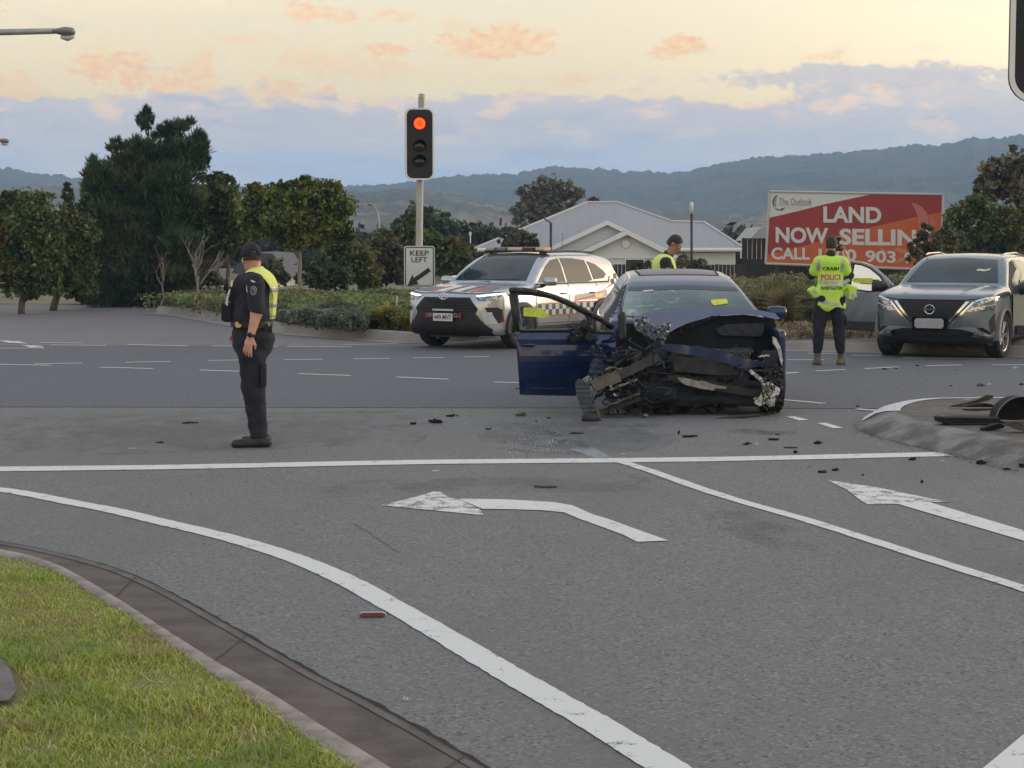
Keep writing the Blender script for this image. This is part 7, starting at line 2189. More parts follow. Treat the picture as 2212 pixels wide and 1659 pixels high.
def white_house():
    base = D(1320, 600, 100.0); base.z = -1.3
    root = thing('house', base, 'white weatherboard house with a large grey hipped roof and two front gables', 'house')
    Q = lambda x, y, Y: D(x, y, Y) - base
    EL, EM, ER = Q(1020, 530, 99), Q(1380, 546, 99), Q(1612, 549, 99); R1, R2, V_, R3 = Q(1268, 438, 106), Q(1334, 438, 106), Q(1452, 479, 104), Q(1522, 481, 104)
    EM.z = EL.z = ER.z = (EL.z + ER.z) / 2
    ELb, ERb = EL + Vector((.5, 14, 0)), ER + Vector((.3, 12, 0)); R1b, R2b = R1 + Vector((0, 1, 0)), R2 + Vector((0, 1, 0))
    mb = MB(); mb.add([EL, EM, ER, R1, R2, V_, R3, ELb, ERb], [[0, 1, 4, 3], [1, 5, 4], [1, 2, 6, 5], [0, 3, 7], [3, 4, 7], [4, 8, 7], [4, 5, 8], [5, 6, 8], [2, 8, 6]])
    mb.build('roof', RM, root, recalc=False)
    mb = MB(); mb.tube([EL, EM, ER], .11, 6); mb.build('gutter', TRIMW, root)
    mb = MB()
    for a, b in ((R1, R2), (R2, V_), (V_, R3), (R3, ER), (R1, EL)): mb.tube([a + Vector((0, 0, .03)), b + Vector((0, 0, .03))], .065, 5)
    mb.build('ridge_capping', FLASH, root)
    mb = MB(); w0, w1 = EL + Vector((.6, .6, 0)), ER + Vector((-.5, .6, 0)); mb.box(((w0.x + w1.x) / 2, w0.y + 5.5, w0.z / 2 - .1), (w1.x - w0.x, 11, w0.z - .2 + .1)); mb.build('wall', WB, root)
    def gable(apex, fl, fr, Y, depth, vent=None, ex=.35):
        A, L_, R_ = Q(*apex, Y), Q(*fl, Y), Q(*fr, Y); bk = Vector((0, depth, 0)); fw = Vector((0, -ex, 0))
        th = Vector((0, 0, -.10))
        mb = MB(); mb.add([A + fw, L_ + fw, L_ + bk, A + bk, R_ + fw, R_ + bk], [[0, 1, 2, 3], [0, 3, 5, 4]]); mb.add([A + fw + th, L_ + fw + th, L_ + bk + th, A + bk + th, R_ + fw + th, R_ + bk + th], [[3, 2, 1, 0], [4, 5, 3, 0]]); mb.build('gable_roof', RM, root)
        zb = -.2; Lw, Rw = L_.lerp(R_, .07), L_.lerp(R_, .93)
        Aw = A + Vector((0, 0, -.12)); zl = L_.z + (A.z - L_.z) * .12
        mb = MB(); mb.add([(Lw.x, Lw.y, zb), (Rw.x, Rw.y, zb), (Rw.x, Rw.y, zl - .12), Aw, (Lw.x, Lw.y, zl - .12)], [[0, 1, 2, 3, 4]])
        mb.add([(Lw.x, Lw.y, zb), (Lw.x, Lw.y, zl - .12), (Lw.x, Lw.y + depth, zl - .12), (Lw.x, Lw.y + depth, zb)], [[0, 1, 2, 3]]); mb.add([(Rw.x, Rw.y, zb), (Rw.x, Rw.y, zl - .12), (Rw.x, Rw.y + depth, zl - .12), (Rw.x, Rw.y + depth, zb)], [[3, 2, 1, 0]])
        mb.build('gable_wall', WB, root, recalc=False)
        mb = MB()
        for a, b in ((L_, A), (R_, A)):
            a2, b2 = a + fw * 1.05, b + fw * 1.05; dn = Vector((0, 0, -.24)); o = Vector((0, -.04, 0))
            mb.add([a2, b2, b2 + dn, a2 + dn, a2 + o, b2 + o, b2 + dn + o, a2 + dn + o], [[4, 5, 6, 7], [3, 2, 1, 0], [0, 1, 5, 4], [2, 3, 7, 6], [1, 2, 6, 5], [3, 0, 4, 7]])
        mb.build('barge_board', TRIMW, root)
        if vent:
            c = Q(*vent, Y - .03); mb = MB(); mb.lathe([(.0001, -.02), (.17, -.02), (.22, -.06), (.22, 0), (.0001, 0)], 20, 'y', c); mb.build('gable_vent', TRIMW, root)
        return L_, R_
    gable((1311, 476), (1176, 539), (1446, 541), 98.2, 7.0)
    L_, R_ = gable((1354, 497), (1237, 551), (1472, 557), 95.0, 9.0, vent=(1352, 526))
    mb = MB(); a, b = Q(1243, 556, 94.9), Q(1466, 559, 94.9); mb.box(((a.x + b.x) / 2, a.y + .02, a.z), (b.x - a.x, .05, .07)); mb.build('trim_board', TRIMW, root)
    for x0, x1, y0, y1 in ((1284, 1317, 561, 577), (1352, 1390, 561, 574)):
        a, b = Q(x0, y1, 94.95), Q(x1, y0, 94.95)
        w = MB(); w.box(((a.x + b.x) / 2, a.y - .02, (a.z + b.z) / 2), (b.x - a.x + .12, .06, b.z - a.z + .12)); wo = w.build('window', TRIMW, root)
        w = MB(); w.box(((a.x + b.x) / 2, a.y - .06, (a.z + b.z) / 2), (b.x - a.x, .03, b.z - a.z)); w.build('pane', mat('window_dark', (.03, .035, .04), .15), wo)
    c = Q(1016, 505, 99); mb = MB(); mb.tube([c + Vector((0, 0, -.5)), c], .035, 6); mb.box(c, (.12, .1, .22), bevel=.02); mb.build('roof_vent', TRIMW, root)
white_house()
def far_house(pts_roof, wall, Y, label, roofm, wallm=WB, win=None):
    base = D(pts_roof[0][0], 560, Y); base.z = float(ground_z(base.x, Y)) if not hasattr(ground_z(base.x, Y), '__len__') else -1.3
    root = thing('house', base, label, 'house'); Q = lambda x, y, dy=0: D(x, y, Y + dy) - base
    fr = [Q(*p) for p in pts_roof]; bk = [p + Vector((0, 7, 0)) for p in fr]; n = len(fr)
    mb = MB(); mb.add(fr + bk, [list(range(n)), list(range(n, 2 * n))[::-1]] + [[i, (i + 1) % n, n + (i + 1) % n, n + i] for i in range(n)]); mb.build('roof', roofm, root)
    x0, x1, y0, y1 = wall; a, b = Q(x0, y1, .3), Q(x1, y0, .3); mb = MB(); mb.box(((a.x + b.x) / 2, a.y + 3, (a.z + b.z) / 2), (b.x - a.x, 6, abs(b.z - a.z))); mb.build('wall', wallm, root)
    if win:
        for (x0, x1, y0, y1) in win:
            a, b = Q(x0, y1, .27), Q(x1, y0, .27); mb = MB(); mb.box(((a.x + b.x) / 2, a.y, (a.z + b.z) / 2), (b.x - a.x, .05, b.z - a.z)); mb.build('window', MATS['window_dark'], root)
SR = mat('slate_roof', (.055, .060, .078), .7, col2=(.075, .080, .098), nscale=4)
far_house([(500, 590), (520, 560), (548, 545), (590, 548), (628, 600)], (508, 600, 592, 622), 75, 'small house with slate roof half hidden behind the officer', SR, win=[(532, 545, 598, 612)])
far_house([(395, 606), (420, 585), (470, 585), (485, 606)], (430, 478, 606, 630), 82, 'low white shed seen under the bare pale tree', SR)
far_house([(1618, 520), (1642, 492), (1655, 490), (1668, 520)], (1625, 1662, 520, 560), 112, 'grey roofed house glimpsed between dark fence and billboard', RM)

# ---- small estate board in the bed
b = D(866, 722, 35.6); b.z = .14
r = thing('notice_board', b, 'small leaning pale and teal notice board among the shrubs', 'notice board'); Q = lambda x, y, dy=0: D(x, y, 35.6 + dy) - b
mb = MB(); v = [Q(857, 657), Q(876, 671), Q(875, 703), Q(855, 697)]; mb.add(v + [q + Vector((.02, .04, 0)) for q in v], [[0, 1, 2, 3], [7, 6, 5, 4], [0, 4, 5, 1], [1, 5, 6, 2], [2, 6, 7, 3], [3, 7, 4, 0]]); mb.build('board', mat('board_pale', (.42, .52, .48), .5), r)
mb = MB(); v = [Q(855.5, 683, -.02), Q(875.5, 693, -.02), Q(875, 703, -.02), Q(855, 697, -.02)]; mb.add(v, [[0, 1, 2, 3]]); mb.build('teal_band', mat('board_teal', (.05, .26, .26), .5), r)
mb = MB(); mb.tube([Q(858, 640), Q(857, 655), Q(856, 722)], .018, 6); mb.build('stake', WSIGN, r)
# ------------------------------------------------------------------ vegetation
def leaf_mat(name, a, b, c, rough=.6, trans=.25):
    if name in MATS: return MATS[name]
    m = bpy.data.materials.new(name); m.use_nodes = True; t = NT(m.node_tree)
    geo = t.node('ShaderNodeNewGeometry'); rp = geo.outputs['Random Per Island']
    n = t.noise(geo.outputs['Position'], .9, 3, .6)
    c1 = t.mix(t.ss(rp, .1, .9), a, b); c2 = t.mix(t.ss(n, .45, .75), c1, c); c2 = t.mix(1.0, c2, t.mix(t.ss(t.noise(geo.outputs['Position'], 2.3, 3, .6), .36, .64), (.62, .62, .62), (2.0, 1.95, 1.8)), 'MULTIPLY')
    p = t.node('ShaderNodeBsdfPrincipled'); p.inputs['Roughness'].default_value = rough; p.inputs['Specular IOR Level'].default_value = .3
    t.l.new(c2, p.inputs['Base Color'])
    tr = t.node('ShaderNodeBsdfTranslucent'); t.l.new(c2, tr.inputs[0])
    mx = t.node('ShaderNodeMixShader'); mx.inputs[0].default_value = trans
    t.l.new(p.outputs[0], mx.inputs[1]); t.l.new(tr.outputs[0], mx.inputs[2])
    out = t.node('ShaderNodeOutputMaterial'); t.l.new(mx.outputs[0], out.inputs[0]); MATS[name] = m
    return m
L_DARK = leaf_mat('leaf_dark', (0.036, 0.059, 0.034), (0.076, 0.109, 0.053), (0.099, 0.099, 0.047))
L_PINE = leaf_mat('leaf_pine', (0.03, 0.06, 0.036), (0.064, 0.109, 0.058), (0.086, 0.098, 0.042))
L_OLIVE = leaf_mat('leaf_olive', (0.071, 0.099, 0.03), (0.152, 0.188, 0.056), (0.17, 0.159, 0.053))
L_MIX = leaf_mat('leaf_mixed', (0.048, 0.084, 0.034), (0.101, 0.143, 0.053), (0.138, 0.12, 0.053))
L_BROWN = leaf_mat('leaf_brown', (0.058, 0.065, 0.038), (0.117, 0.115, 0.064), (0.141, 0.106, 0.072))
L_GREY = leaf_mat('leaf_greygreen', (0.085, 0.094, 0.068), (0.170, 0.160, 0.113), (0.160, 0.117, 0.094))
L_COVER = leaf_mat('leaf_cover', (.075, .120, .045), (.150, .190, .080), (.22, .19, .10))
L_LAV = leaf_mat('leaf_lavender', (.090, .110, .085), (.150, .160, .150), (.095, .120, .060))
L_YEL = leaf_mat('leaf_yellow', (.16, .15, .03), (.28, .25, .07), (.22, .17, .05))
L_STRAW = leaf_mat('leaf_straw', (.20, .15, .085), (.32, .25, .15), (.12, .11, .05))
L_TUSS = leaf_mat('leaf_tussock', (0.080, 0.102, 0.043), (0.174, 0.167, 0.087), (0.217, 0.174, 0.102))
BARK = mat('bark', (.075, .058, .046), .9, col2=(.13, .105, .085), nscale=8, stretch=(2, 2, .5)); PALE = mat('pale_bark', (.30, .26, .215), .85, col2=(.20, .17, .14), nscale=8, stretch=(2, 2, .5))
def quads(C, U, V_):
    n = len(C); V = np.empty((n * 4, 3)); V[0::4] = C - V_; V[1::4] = C + U - V_ * .1; V[2::4] = C + V_; V[3::4] = C - U - V_ * .1
    return V, np.arange(n * 4).reshape(n, 4)
def rnd_dirs(rg, n):
    v = rg.normal(size=(n, 3)); return v / np.linalg.norm(v, axis=1)[:, None]
def leaves(rg, cen, rad, n_clump, per, crad, lsize, asp=1.6, mode='leaf'):
    """leaf quads in clumps spread through an ellipsoid"""
    d = rnd_dirs(rg, n_clump); r = rg.uniform(.30, 1.0, n_clump) ** .6
    cc = cen + d * r[:, None] * rad
    C = np.repeat(cc, per, 0) + rg.normal(size=(n_clump * per, 3)) * crad * np.array([1, 1, .75])
    n = len(C)
    s = lsize * rg.uniform(.55, 1.35, n)
    if mode == 'needle':
        out = (C - cen) / np.maximum(np.linalg.norm(C - cen, axis=1)[:, None], 1e-6)
        ax = out * .8 + np.array([0, 0, .85]) + rg.normal(size=(n, 3)) * .35; ax /= np.linalg.norm(ax, axis=1)[:, None]
        sd = np.cross(ax, rnd_dirs(rg, n)); sd /= np.maximum(np.linalg.norm(sd, axis=1)[:, None], 1e-6)
        return quads(C, sd * (s * .16)[:, None], ax * (s * 1.3)[:, None])
    nn = rnd_dirs(rg, n) + np.array([0, -.1, .55]); nn /= np.linalg.norm(nn, axis=1)[:, None]
    u = np.cross(nn, rnd_dirs(rg, n)); u /= np.maximum(np.linalg.norm(u, axis=1)[:, None], 1e-6); v = np.cross(nn, u)
    return quads(C, u * (s * .5)[:, None], v * (s * .5 * asp)[:, None])
def merge(parts):
    V = []; F = []; b = 0
    for v, f in parts: V.append(v); F.append(f + b); b += len(v)
    return np.concatenate(V), np.concatenate(F)
def limb(mb, rg, a, b, r0, r1, wob=.08, n=6):
    P = []; a = np.array(a); b = np.array(b); L = np.linalg.norm(b - a)
    for i in range(n + 1):
        q = i / n; P.append(a + (b - a) * q + (rg.normal(size=3) * wob * L * math.sin(math.pi * q) * .5))
    mb.tube([Vector(p) for p in P], [r0 + (r1 - r0) * i / n for i in range(n + 1)], 7)
def tree(blobs, Y, trunk, label, m, seed, name='tree', lsize=.09, dens=1.0, mode='leaf', bark=BARK, group=None, cat='tree', crad=None, tz=None, twigs=0, branches=True):
    """blobs: (px, py, rx, ry) read at distance Y; trunk: (px, base_py, top_px, top_py, width px)"""
    rg = np.random.RandomState(seed); k = Y / FPX
    if trunk: base = D(trunk[0], trunk[1], Y)
    else: base = D(np.mean([b[0] for b in blobs]), max(b[1] + b[3] for b in blobs), Y)
    if tz is not None: base.z = tz
    else:
        gz = float(ground_z(base.x, Y)); base.z = gz if base.z > gz - .01 or True else base.z
    root = thing(name, base, label, cat, group)
    bb = np.array(base); parts = []
    sub = []
    for (px, py, rx, ry) in blobs:
        sub.append((px, py, rx * .80, ry * .80, 1.0))
        for q in range(9):
            a = rg.uniform(0, 2 * math.pi); f = rg.uniform(.22, .42)
            sub.append((px + rx * .82 * math.cos(a), py - ry * .82 * math.sin(a), rx * f * rg.uniform(.8, 1.3), ry * f, .55))
    for (px, py, rx, ry, dk) in sub:
        dy = rg.uniform(-.5, .5) * rx * k * (.6 if dk == 1 else 2.2)
        c = np.array(D(px, py, Y + dy)) - bb; rad = np.array([rx * k, min(rx, ry * 1.3) * k * .95, ry * k])
        vol_area = 4 * math.pi * ((rad[0] * rad[1] + rad[0] * rad[2] + rad[1] * rad[2]) / 3)
        cr = crad or .13
        per = 14; nc = max(3, int(dens * dk * vol_area * 4.2 / (per * lsize * lsize * (1.6 if mode == 'leaf' else .45))))
        nc = min(nc, 3400)
        parts.append(leaves(rg, c, rad * .92, nc, per, cr * min(1, rad.min() / .5), lsize, mode=mode))
    V, F = merge(parts)
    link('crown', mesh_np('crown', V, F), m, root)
    mb = MB()
    if trunk:
        x0, y0, x1, y1, w = trunk
        top = np.array(D(x1, y1, Y)) - bb; r = w * k / 2
        limb(mb, rg, (0, 0, -.1), top, r * 1.15, r * .7, .03)
        if branches:
            for (px, py, rx, ry) in blobs:
                c = np.array(D(px, py, Y)) - bb; limb(mb, rg, top * rg.uniform(.75, 1), c, r * .5, r * .12, .08)
        mb.build('trunk', bark, root, smooth=True)
    else:
        limb(mb, rg, (0, 0, -.1), (0, 0, max(.2, V[:, 2].max() * .5)), .05, .02); mb.build('stem', bark, root, smooth=True)
    return root
G1 = 'trees along the far left of the junction'
tree([(314, 262, 20, 20), (316, 245, 9, 14), (388, 272, 34, 18), (350, 286, 24, 16), (252, 314, 22, 15), (425, 320, 26, 38), (432, 350, 20, 30), (330, 330, 62, 40), (395, 330, 48, 42), (290, 375, 70, 45), (370, 385, 75, 50), (205, 378, 26, 36), (232, 400, 48, 46), (300, 445, 95, 62), (375, 440, 62, 55), (235, 460, 50, 60),
      (300, 520, 110, 70), (370, 520, 60, 70), (230, 545, 60, 70), (300, 595, 115, 60), (250, 640, 80, 36), (340, 640, 85, 34)], 49.0, (325, 676, 322, 300, 16), 'tall dark pine with ragged upswept tufts, highest of all the trees', L_PINE, 1, 'pine_tree', lsize=.085, dens=.55, mode='needle', cat='pine tree', crad=.13)
tree([(20, 455, 46, 45), (70, 445, 48, 40), (40, 500, 60, 55), (95, 495, 48, 50), (30, 560, 52, 52), (85, 565, 55, 50), (45, 615, 45, 34), (95, 612, 40, 30)], 44.5, (46, 681, 52, 560, 14), 'round dark tree with a short brown trunk at the left edge', L_MIX, 2, group=G1, lsize=.072)
tree([(150, 470, 36, 42), (175, 500, 34, 50), (140, 545, 45, 50), (178, 580, 40, 42), (135, 610, 42, 34), (182, 632, 34, 22), (145, 418, 11, 22), (183, 432, 13, 18)], 46.5, (113, 680, 138, 560, 15), 'dark tree between the edge tree and the tall pine, leaning trunk', L_MIX, 3, group=G1, lsize=.072)
tree([(395, 520, 40, 34), (350, 550, 36, 34), (430, 450, 48, 44), (480, 430, 44, 34), (505, 470, 50, 48), (440, 500, 56, 40), (500, 530, 46, 38), (415, 560, 40, 30), (470, 410, 24, 22), (470, 390, 16, 12)], 50.0, (498, 640, 488, 520, 10), 'broad olive brown tree right of the tall pine', L_MIX, 4, group=G1, lsize=.072, bark=PALE)
tree([(545, 440, 44, 40), (600, 425, 46, 36), (650, 415, 44, 34), (700, 420, 40, 36), (735, 440, 32, 36), (590, 480, 46, 40), (650, 470, 56, 44), (715, 485, 44, 36), (748, 500, 16, 26), (620, 515, 46, 26), (690, 520, 36, 20), (545, 495, 32, 34), (600, 398, 14, 10), (660, 390, 14, 9)], 46.0, (648, 650, 646, 520, 10), 'spreading olive tree on a slim pale trunk in the green bed', L_OLIVE, 5, group=G1, lsize=.072, bark=PALE, tz=.12)
tree([(470, 385, 22, 18), (445, 392, 18, 18), (490, 395, 18, 14)], 60.0, (470, 640, 470, 400, 8), 'dark tree top poking up behind the olive brown tree', L_DARK, 6, lsize=.12)
tree([(350, 590, 45, 40), (400, 610, 40, 30), (440, 600, 36, 30), (300, 625, 40, 26)], 53.0, (380, 660, 380, 600, 6), 'dark low tree under the tall pine, right side', L_BROWN, 7, lsize=.09)
tree([(200, 600, 60, 46), (170, 620, 40, 30), (240, 620, 46, 34)], 53.0, (205, 676, 205, 610, 9), 'dark low tree under the tall pine, left side', L_DARK, 8, lsize=.09)
tree([(-6, 505, 14, 45), (-20, 560, 20, 50)], 43.0, (-20, 680, -20, 560, 8), 'rusty leaved tree just entering at the left edge', leaf_mat('leaf_rust', (.10, .055, .02), (.16, .09, .03), (.08, .06, .02)), 9, lsize=.09)
G2 = 'shrubs behind the green bed'
for i, (bl, m, lab) in enumerate([
    ([(690, 590, 46, 36), (730, 600, 34, 28)], L_DARK, 'dark shrub right of the slim pale trunk'),
    ([(765, 560, 44, 50), (735, 545, 28, 34), (790, 590, 36, 34)], L_MIX, 'brown green shrub between the olive tree and the sign'),
    ([(830, 545, 42, 46), (860, 580, 36, 36), (812, 596, 34, 26)], L_BROWN, 'brown shrub just left of the keep left sign'),
    ([(590, 590, 34, 32), (560, 600, 24, 24)], L_DARK, 'dark shrub behind the officer in the cap')]):
    tree(bl, 54 + i, None, lab, m, 20 + i, name='shrub', lsize=.09, group=G2, cat='shrub', crad=.14)
tree([(885, 500, 34, 40), (900, 545, 40, 40), (950, 540, 44, 46), (990, 550, 34, 36), (935, 580, 44, 26)], 66, None, 'dull green bush mass right of the signal pole', L_MIX, 30, name='shrub', lsize=.14, cat='shrub')
tree([(915, 475, 36, 28), (885, 468, 16, 12), (950, 490, 34, 26), (985, 500, 34, 24), (1020, 505, 36, 20), (1060, 512, 34, 18), (1100, 520, 34, 14)], 105, (930, 560, 930, 490, 5), 'dark rounded trees beyond the signal pole', L_DARK, 31, lsize=.22, crad=.25)
tree([(1150, 415, 26, 20), (1185, 402, 30, 18), (1215, 415, 30, 20), (1170, 445, 40, 24), (1215, 445, 34, 22), (1245, 415, 14, 14), (1130, 455, 20, 16), (1140, 470, 30, 14)], 150, (1195, 520, 1190, 440, 4), 'feathery gum tree rising behind the left of the grey roof', L_GREY, 32, name='gum_tree', cat='gum tree', lsize=.26, dens=.62, crad=.32)
tree([(1282, 436, 10, 8)], 150, (1282, 470, 1282, 440, 2), 'tiny tree top above the ridge of the grey roof', L_GREY, 33, lsize=.24)
tree([(1120, 514, 34, 22), (1095, 524, 20, 14), (1146, 524, 18, 14), (1120, 532, 40, 12)], 86, None, 'round bush in front of the left of the grey roof', L_BROWN, 34, name='bush', cat='bush', lsize=.12)
tree([(1480, 572, 26, 22), (1510, 578, 24, 18), (1445, 585, 26, 14)], 70, None, 'dark bush below the slim white topped post', L_BROWN, 35, name='bush', cat='bush', lsize=.09)
tree([(1395, 572, 14, 10), (1375, 580, 16, 10), (1310, 590, 30, 14)], 72, None, 'low twiggy bush left of the dark haired officer', L_BROWN, 36, name='bush', cat='bush', lsize=.072, dens=.7)
tree([(2160, 370, 34, 30), (2190, 345, 26, 26), (2214, 360, 30, 40), (2140, 410, 34, 28), (2190, 410, 46, 36), (2130, 395, 14, 16), (2230, 430, 40, 40)], 60, (2215, 620, 2200, 420, 9), 'feathery dark gum tree at the top of the right edge', L_GREY, 40, name='gum_tree', cat='gum tree', lsize=.14, dens=.7, crad=.2)
tree([(2080, 470, 46, 34), (2110, 450, 34, 26), (2150, 480, 46, 38), (2200, 490, 40, 46), (2060, 510, 34, 28), (2110, 515, 50, 28), (2180, 530, 50, 24)], 56, (2120, 640, 2120, 520, 7), 'olive bush behind the grey crossover', L_OLIVE if False else L_MIX, 41, name='bush', cat='bush', lsize=.09)
tree([(2010, 520, 26, 20), (1985, 535, 24, 18), (2035, 540, 26, 16), (2000, 500, 12, 14), (2055, 520, 26, 20), (1995, 560, 34, 14)], 54, None, 'wispy dark bush covering the lower right of the billboard', L_BROWN, 42, name='bush', cat='bush', lsize=.072, dens=.4, crad=.22)
# far tree line beyond the houses reads as one mass
rg = np.random.RandomState(77); parts = []
for i in range(170):
    px = rg.uniform(-150, 2400); Yd = rg.uniform(150, 330); z0 = float(ground_z(0, Yd)); top = rg.uniform(494, 512)
    c = np.array(D(px, top, Yd)); zt_ = c[2]; c[2] = (zt_ + z0) / 2; rr_ = rg.uniform(2, 5)
    parts.append(leaves(rg, c, np.array([rr_ * 1.6, rr_, max(1, (zt_ - z0) / 2)]) * .9, 120, 10, .6, .55))
V, F = merge(parts); o = link('distant_trees', mesh_np('distant_trees', V, F), leaf_mat('leaf_far', (.020, .028, .018), (.040, .048, .028), (.050, .046, .028))); o['kind'] = 'stuff'

# bare pale branching tree
def bare(px, py, top, Y, label, seed, s=1.0):
    rg = np.random.RandomState(seed); b = D(px, py, Y); b.z = float(ground_z(b.x, Y)) if Y > 46 else .1
    root = thing('bare_tree', b, label, 'bare tree'); mb = MB(); H = D(px, top, Y).z - b.z
    def grow(p, d, L, r, depth):
        q = p + d * L; limb(mb, rg, p, q, r, r * .65, .06, 4)
        if depth == 0: return
        for k in range(rg.randint(2, 4)):
            nd = d + rg.normal(size=3) * .45; nd[2] = abs(nd[2]) * .9 + .25; nd /= np.linalg.norm(nd)
            grow(p + (q - p) * rg.uniform(.6, 1), nd, L * rg.uniform(.6, .85), r * .6, depth - 1)
    grow(np.zeros(3), np.array([.02, 0, 1.0]), H * .42, .045 * s, 4)
    mb.build('branches', PALE, root, smooth=True)
bare(427, 628, 500, 45.2, 'bare pale tree with forking branches in the green bed', 3)
bare(350, 640, 540, 48, 'thin bare tree at the left end of the green bed', 8, .7)

# ---- ground cover in the median bed
def cover(name, region, n, hgt, m, lsize, seed, label=None):
    rg = np.random.RandomState(seed); xs = [p[0] for p in region]; ys_ = [p[1] for p in region]
    P = np.stack([rg.uniform(min(xs), max(xs), n * 3), rg.uniform(min(ys_), max(ys_), n * 3)], 1)
    P = P[poly_sd(P[:, 0], P[:, 1], region) < 0][:n]
    h = hgt * (0.55 + 1.0 * np.clip(fbm(P[:, 0] * .9, P[:, 1] * .9, seed + 5, 4) + .5, 0, 1))
    C = np.stack([P[:, 0], P[:, 1], .13 + h * rg.rand(len(P)) ** .5], 1)
    nn = rnd_dirs(rg, len(C)) + np.array([0, -.2, .6]); nn /= np.linalg.norm(nn, axis=1)[:, None]
    u = np.cross(nn, rnd_dirs(rg, len(C))); u /= np.maximum(np.linalg.norm(u, axis=1)[:, None], 1e-6); v = np.cross(nn, u)
    s = lsize * rg.uniform(.5, 1.4, len(C)); V, F = quads(C, u * (s * .45)[:, None], v * (s * .8)[:, None])
    o = link(name, mesh_np(name, V, F), m); o['kind'] = 'stuff'; return o
gxy = lambda x, y, z=.15: (lambda p: (p.x, p.y))(G(x, y, z))
cover('ground_cover', [gxy(285, 672), gxy(345, 664), gxy(470, 682), gxy(560, 694), gxy(640, 702), gxy(760, 706), gxy(860, 715), (0.5, 38), (2.0, 44), (-7.8, 48.5)], 70000, .36, L_COVER, .05, 5)
cover('lavender', [gxy(600, 701), gxy(640, 694), gxy(760, 694), gxy(800, 710), gxy(795, 719), gxy(700, 713)], 15000, .34, L_LAV, .045, 6)
cover('ground_cover', [gxy(1310, 700), gxy(1700, 672), gxy(2240, 672), gxy(2240, 640), gxy(1300, 650)], 26000, .62, L_TUSS, .07, 9)
# tussocks
def tussock(x, y, z, r, h, n, m, label, seed, group, w=.010, droop=.6):
    rg = np.random.RandomState(seed); a = rg.uniform(0, 2 * math.pi, n); q = rg.rand(n) ** .7
    b = np.stack([np.cos(a), np.sin(a), np.zeros(n)], 1); hh = h * rg.uniform(.55, 1.1, n)
    p0 = b * (r * .18 * q)[:, None]; p1 = b * (r * (.35 + .2 * q))[:, None] * q[:, None] + np.array([0, 0, 1]) * (hh * .65)[:, None]
    p2 = b * (r * q)[:, None] + np.array([0, 0, 1]) * (hh * (1 - droop * q * .6))[:, None]
    sd = np.stack([-np.sin(a), np.cos(a), np.zeros(n)], 1) + rg.normal(size=(n, 3)) * .5; sd /= np.linalg.norm(sd, axis=1)[:, None]; sd *= w / 2
    V = np.empty((n * 6, 3)); V[0::6] = p0 - sd; V[1::6] = p0 + sd; V[2::6] = p1 + sd; V[3::6] = p1 - sd; V[4::6] = p2 + sd * .2; V[5::6] = p2 - sd * .2
    i = np.arange(n) * 6; F = np.concatenate([np.stack([i, i + 1, i + 2, i + 3], 1), np.stack([i + 3, i + 2, i + 4, i + 5], 1)])
    o = link('grass_tussock', mesh_np('grass_tussock', V, F), m, loc=(x, y, z)); return tag(o, label, 'grass tussock', group)
for i, (px, py, Y, r, h, m, lab) in enumerate([
    (838, 722, 33.6, .46, .52, L_YEL, 'bright yellow green tussock left of the police car'),
    (806, 720, 34.0, .34, .36, L_TUSS, 'olive tussock just left of the yellow one'),
    (868, 728, 33.6, .34, .34, L_TUSS, 'dark tussock below the notice board'),
    (880, 728, 33.2, .30, .36, L_YEL, 'yellowish tussock behind the police car bumper'),
    (1765, 735, 32.6, .50, .55, L_TUSS, 'grey green tussock behind the crash investigator'),
    (1695, 728, 33.5, .60, .85, L_TUSS, 'tall tussock right of the wrecked car'),
    (1650, 725, 34.5, .60, .80, L_TUSS, 'tall tussock partly behind the wrecked car'),
    (1850, 742, 31.4, .34, .30, L_STRAW, 'small straw tussock under the open grey door'),
    (1885, 742, 31.3, .34, .32, L_STRAW, 'rusty straw tussock next to the grey car wheel'),
    (1725, 715, 36, .70, .80, L_TUSS, 'tall tussock behind the investigator, left of the legs'),
    (1805, 715, 36, .70, .70, L_TUSS, 'tall tussock seen between the investigator legs'),
    (1670, 700, 39, .80, .90, L_TUSS, 'back row tussock nearest the wrecked car')]):
    p = D(px, py, Y); tussock(p.x, Y, .14 if px < 1000 else .2, r, h, 700, m, lab, 50 + i, 'grass tussocks', w=.014)
# dry mulch and litter edge on the bank
rg = np.random.RandomState(31); n = 9000
x = rg.uniform(3.5, 9.5, n); y = 29.9 + rg.rand(n) ** 1.5 * 2.5 + (9.5 - x) * .05; C = np.stack([x, y, np.full(n, .155) + rg.rand(n) * .10 + (y - 29.9) * .04], 1)
u = rnd_dirs(rg, n) * .035; v = np.cross(u, rnd_dirs(rg, n)) * .5; V, F = quads(C, u, v); o = link('dry_mulch', mesh_np('dry_mulch', V, F), L_STRAW); o['kind'] = 'stuff'

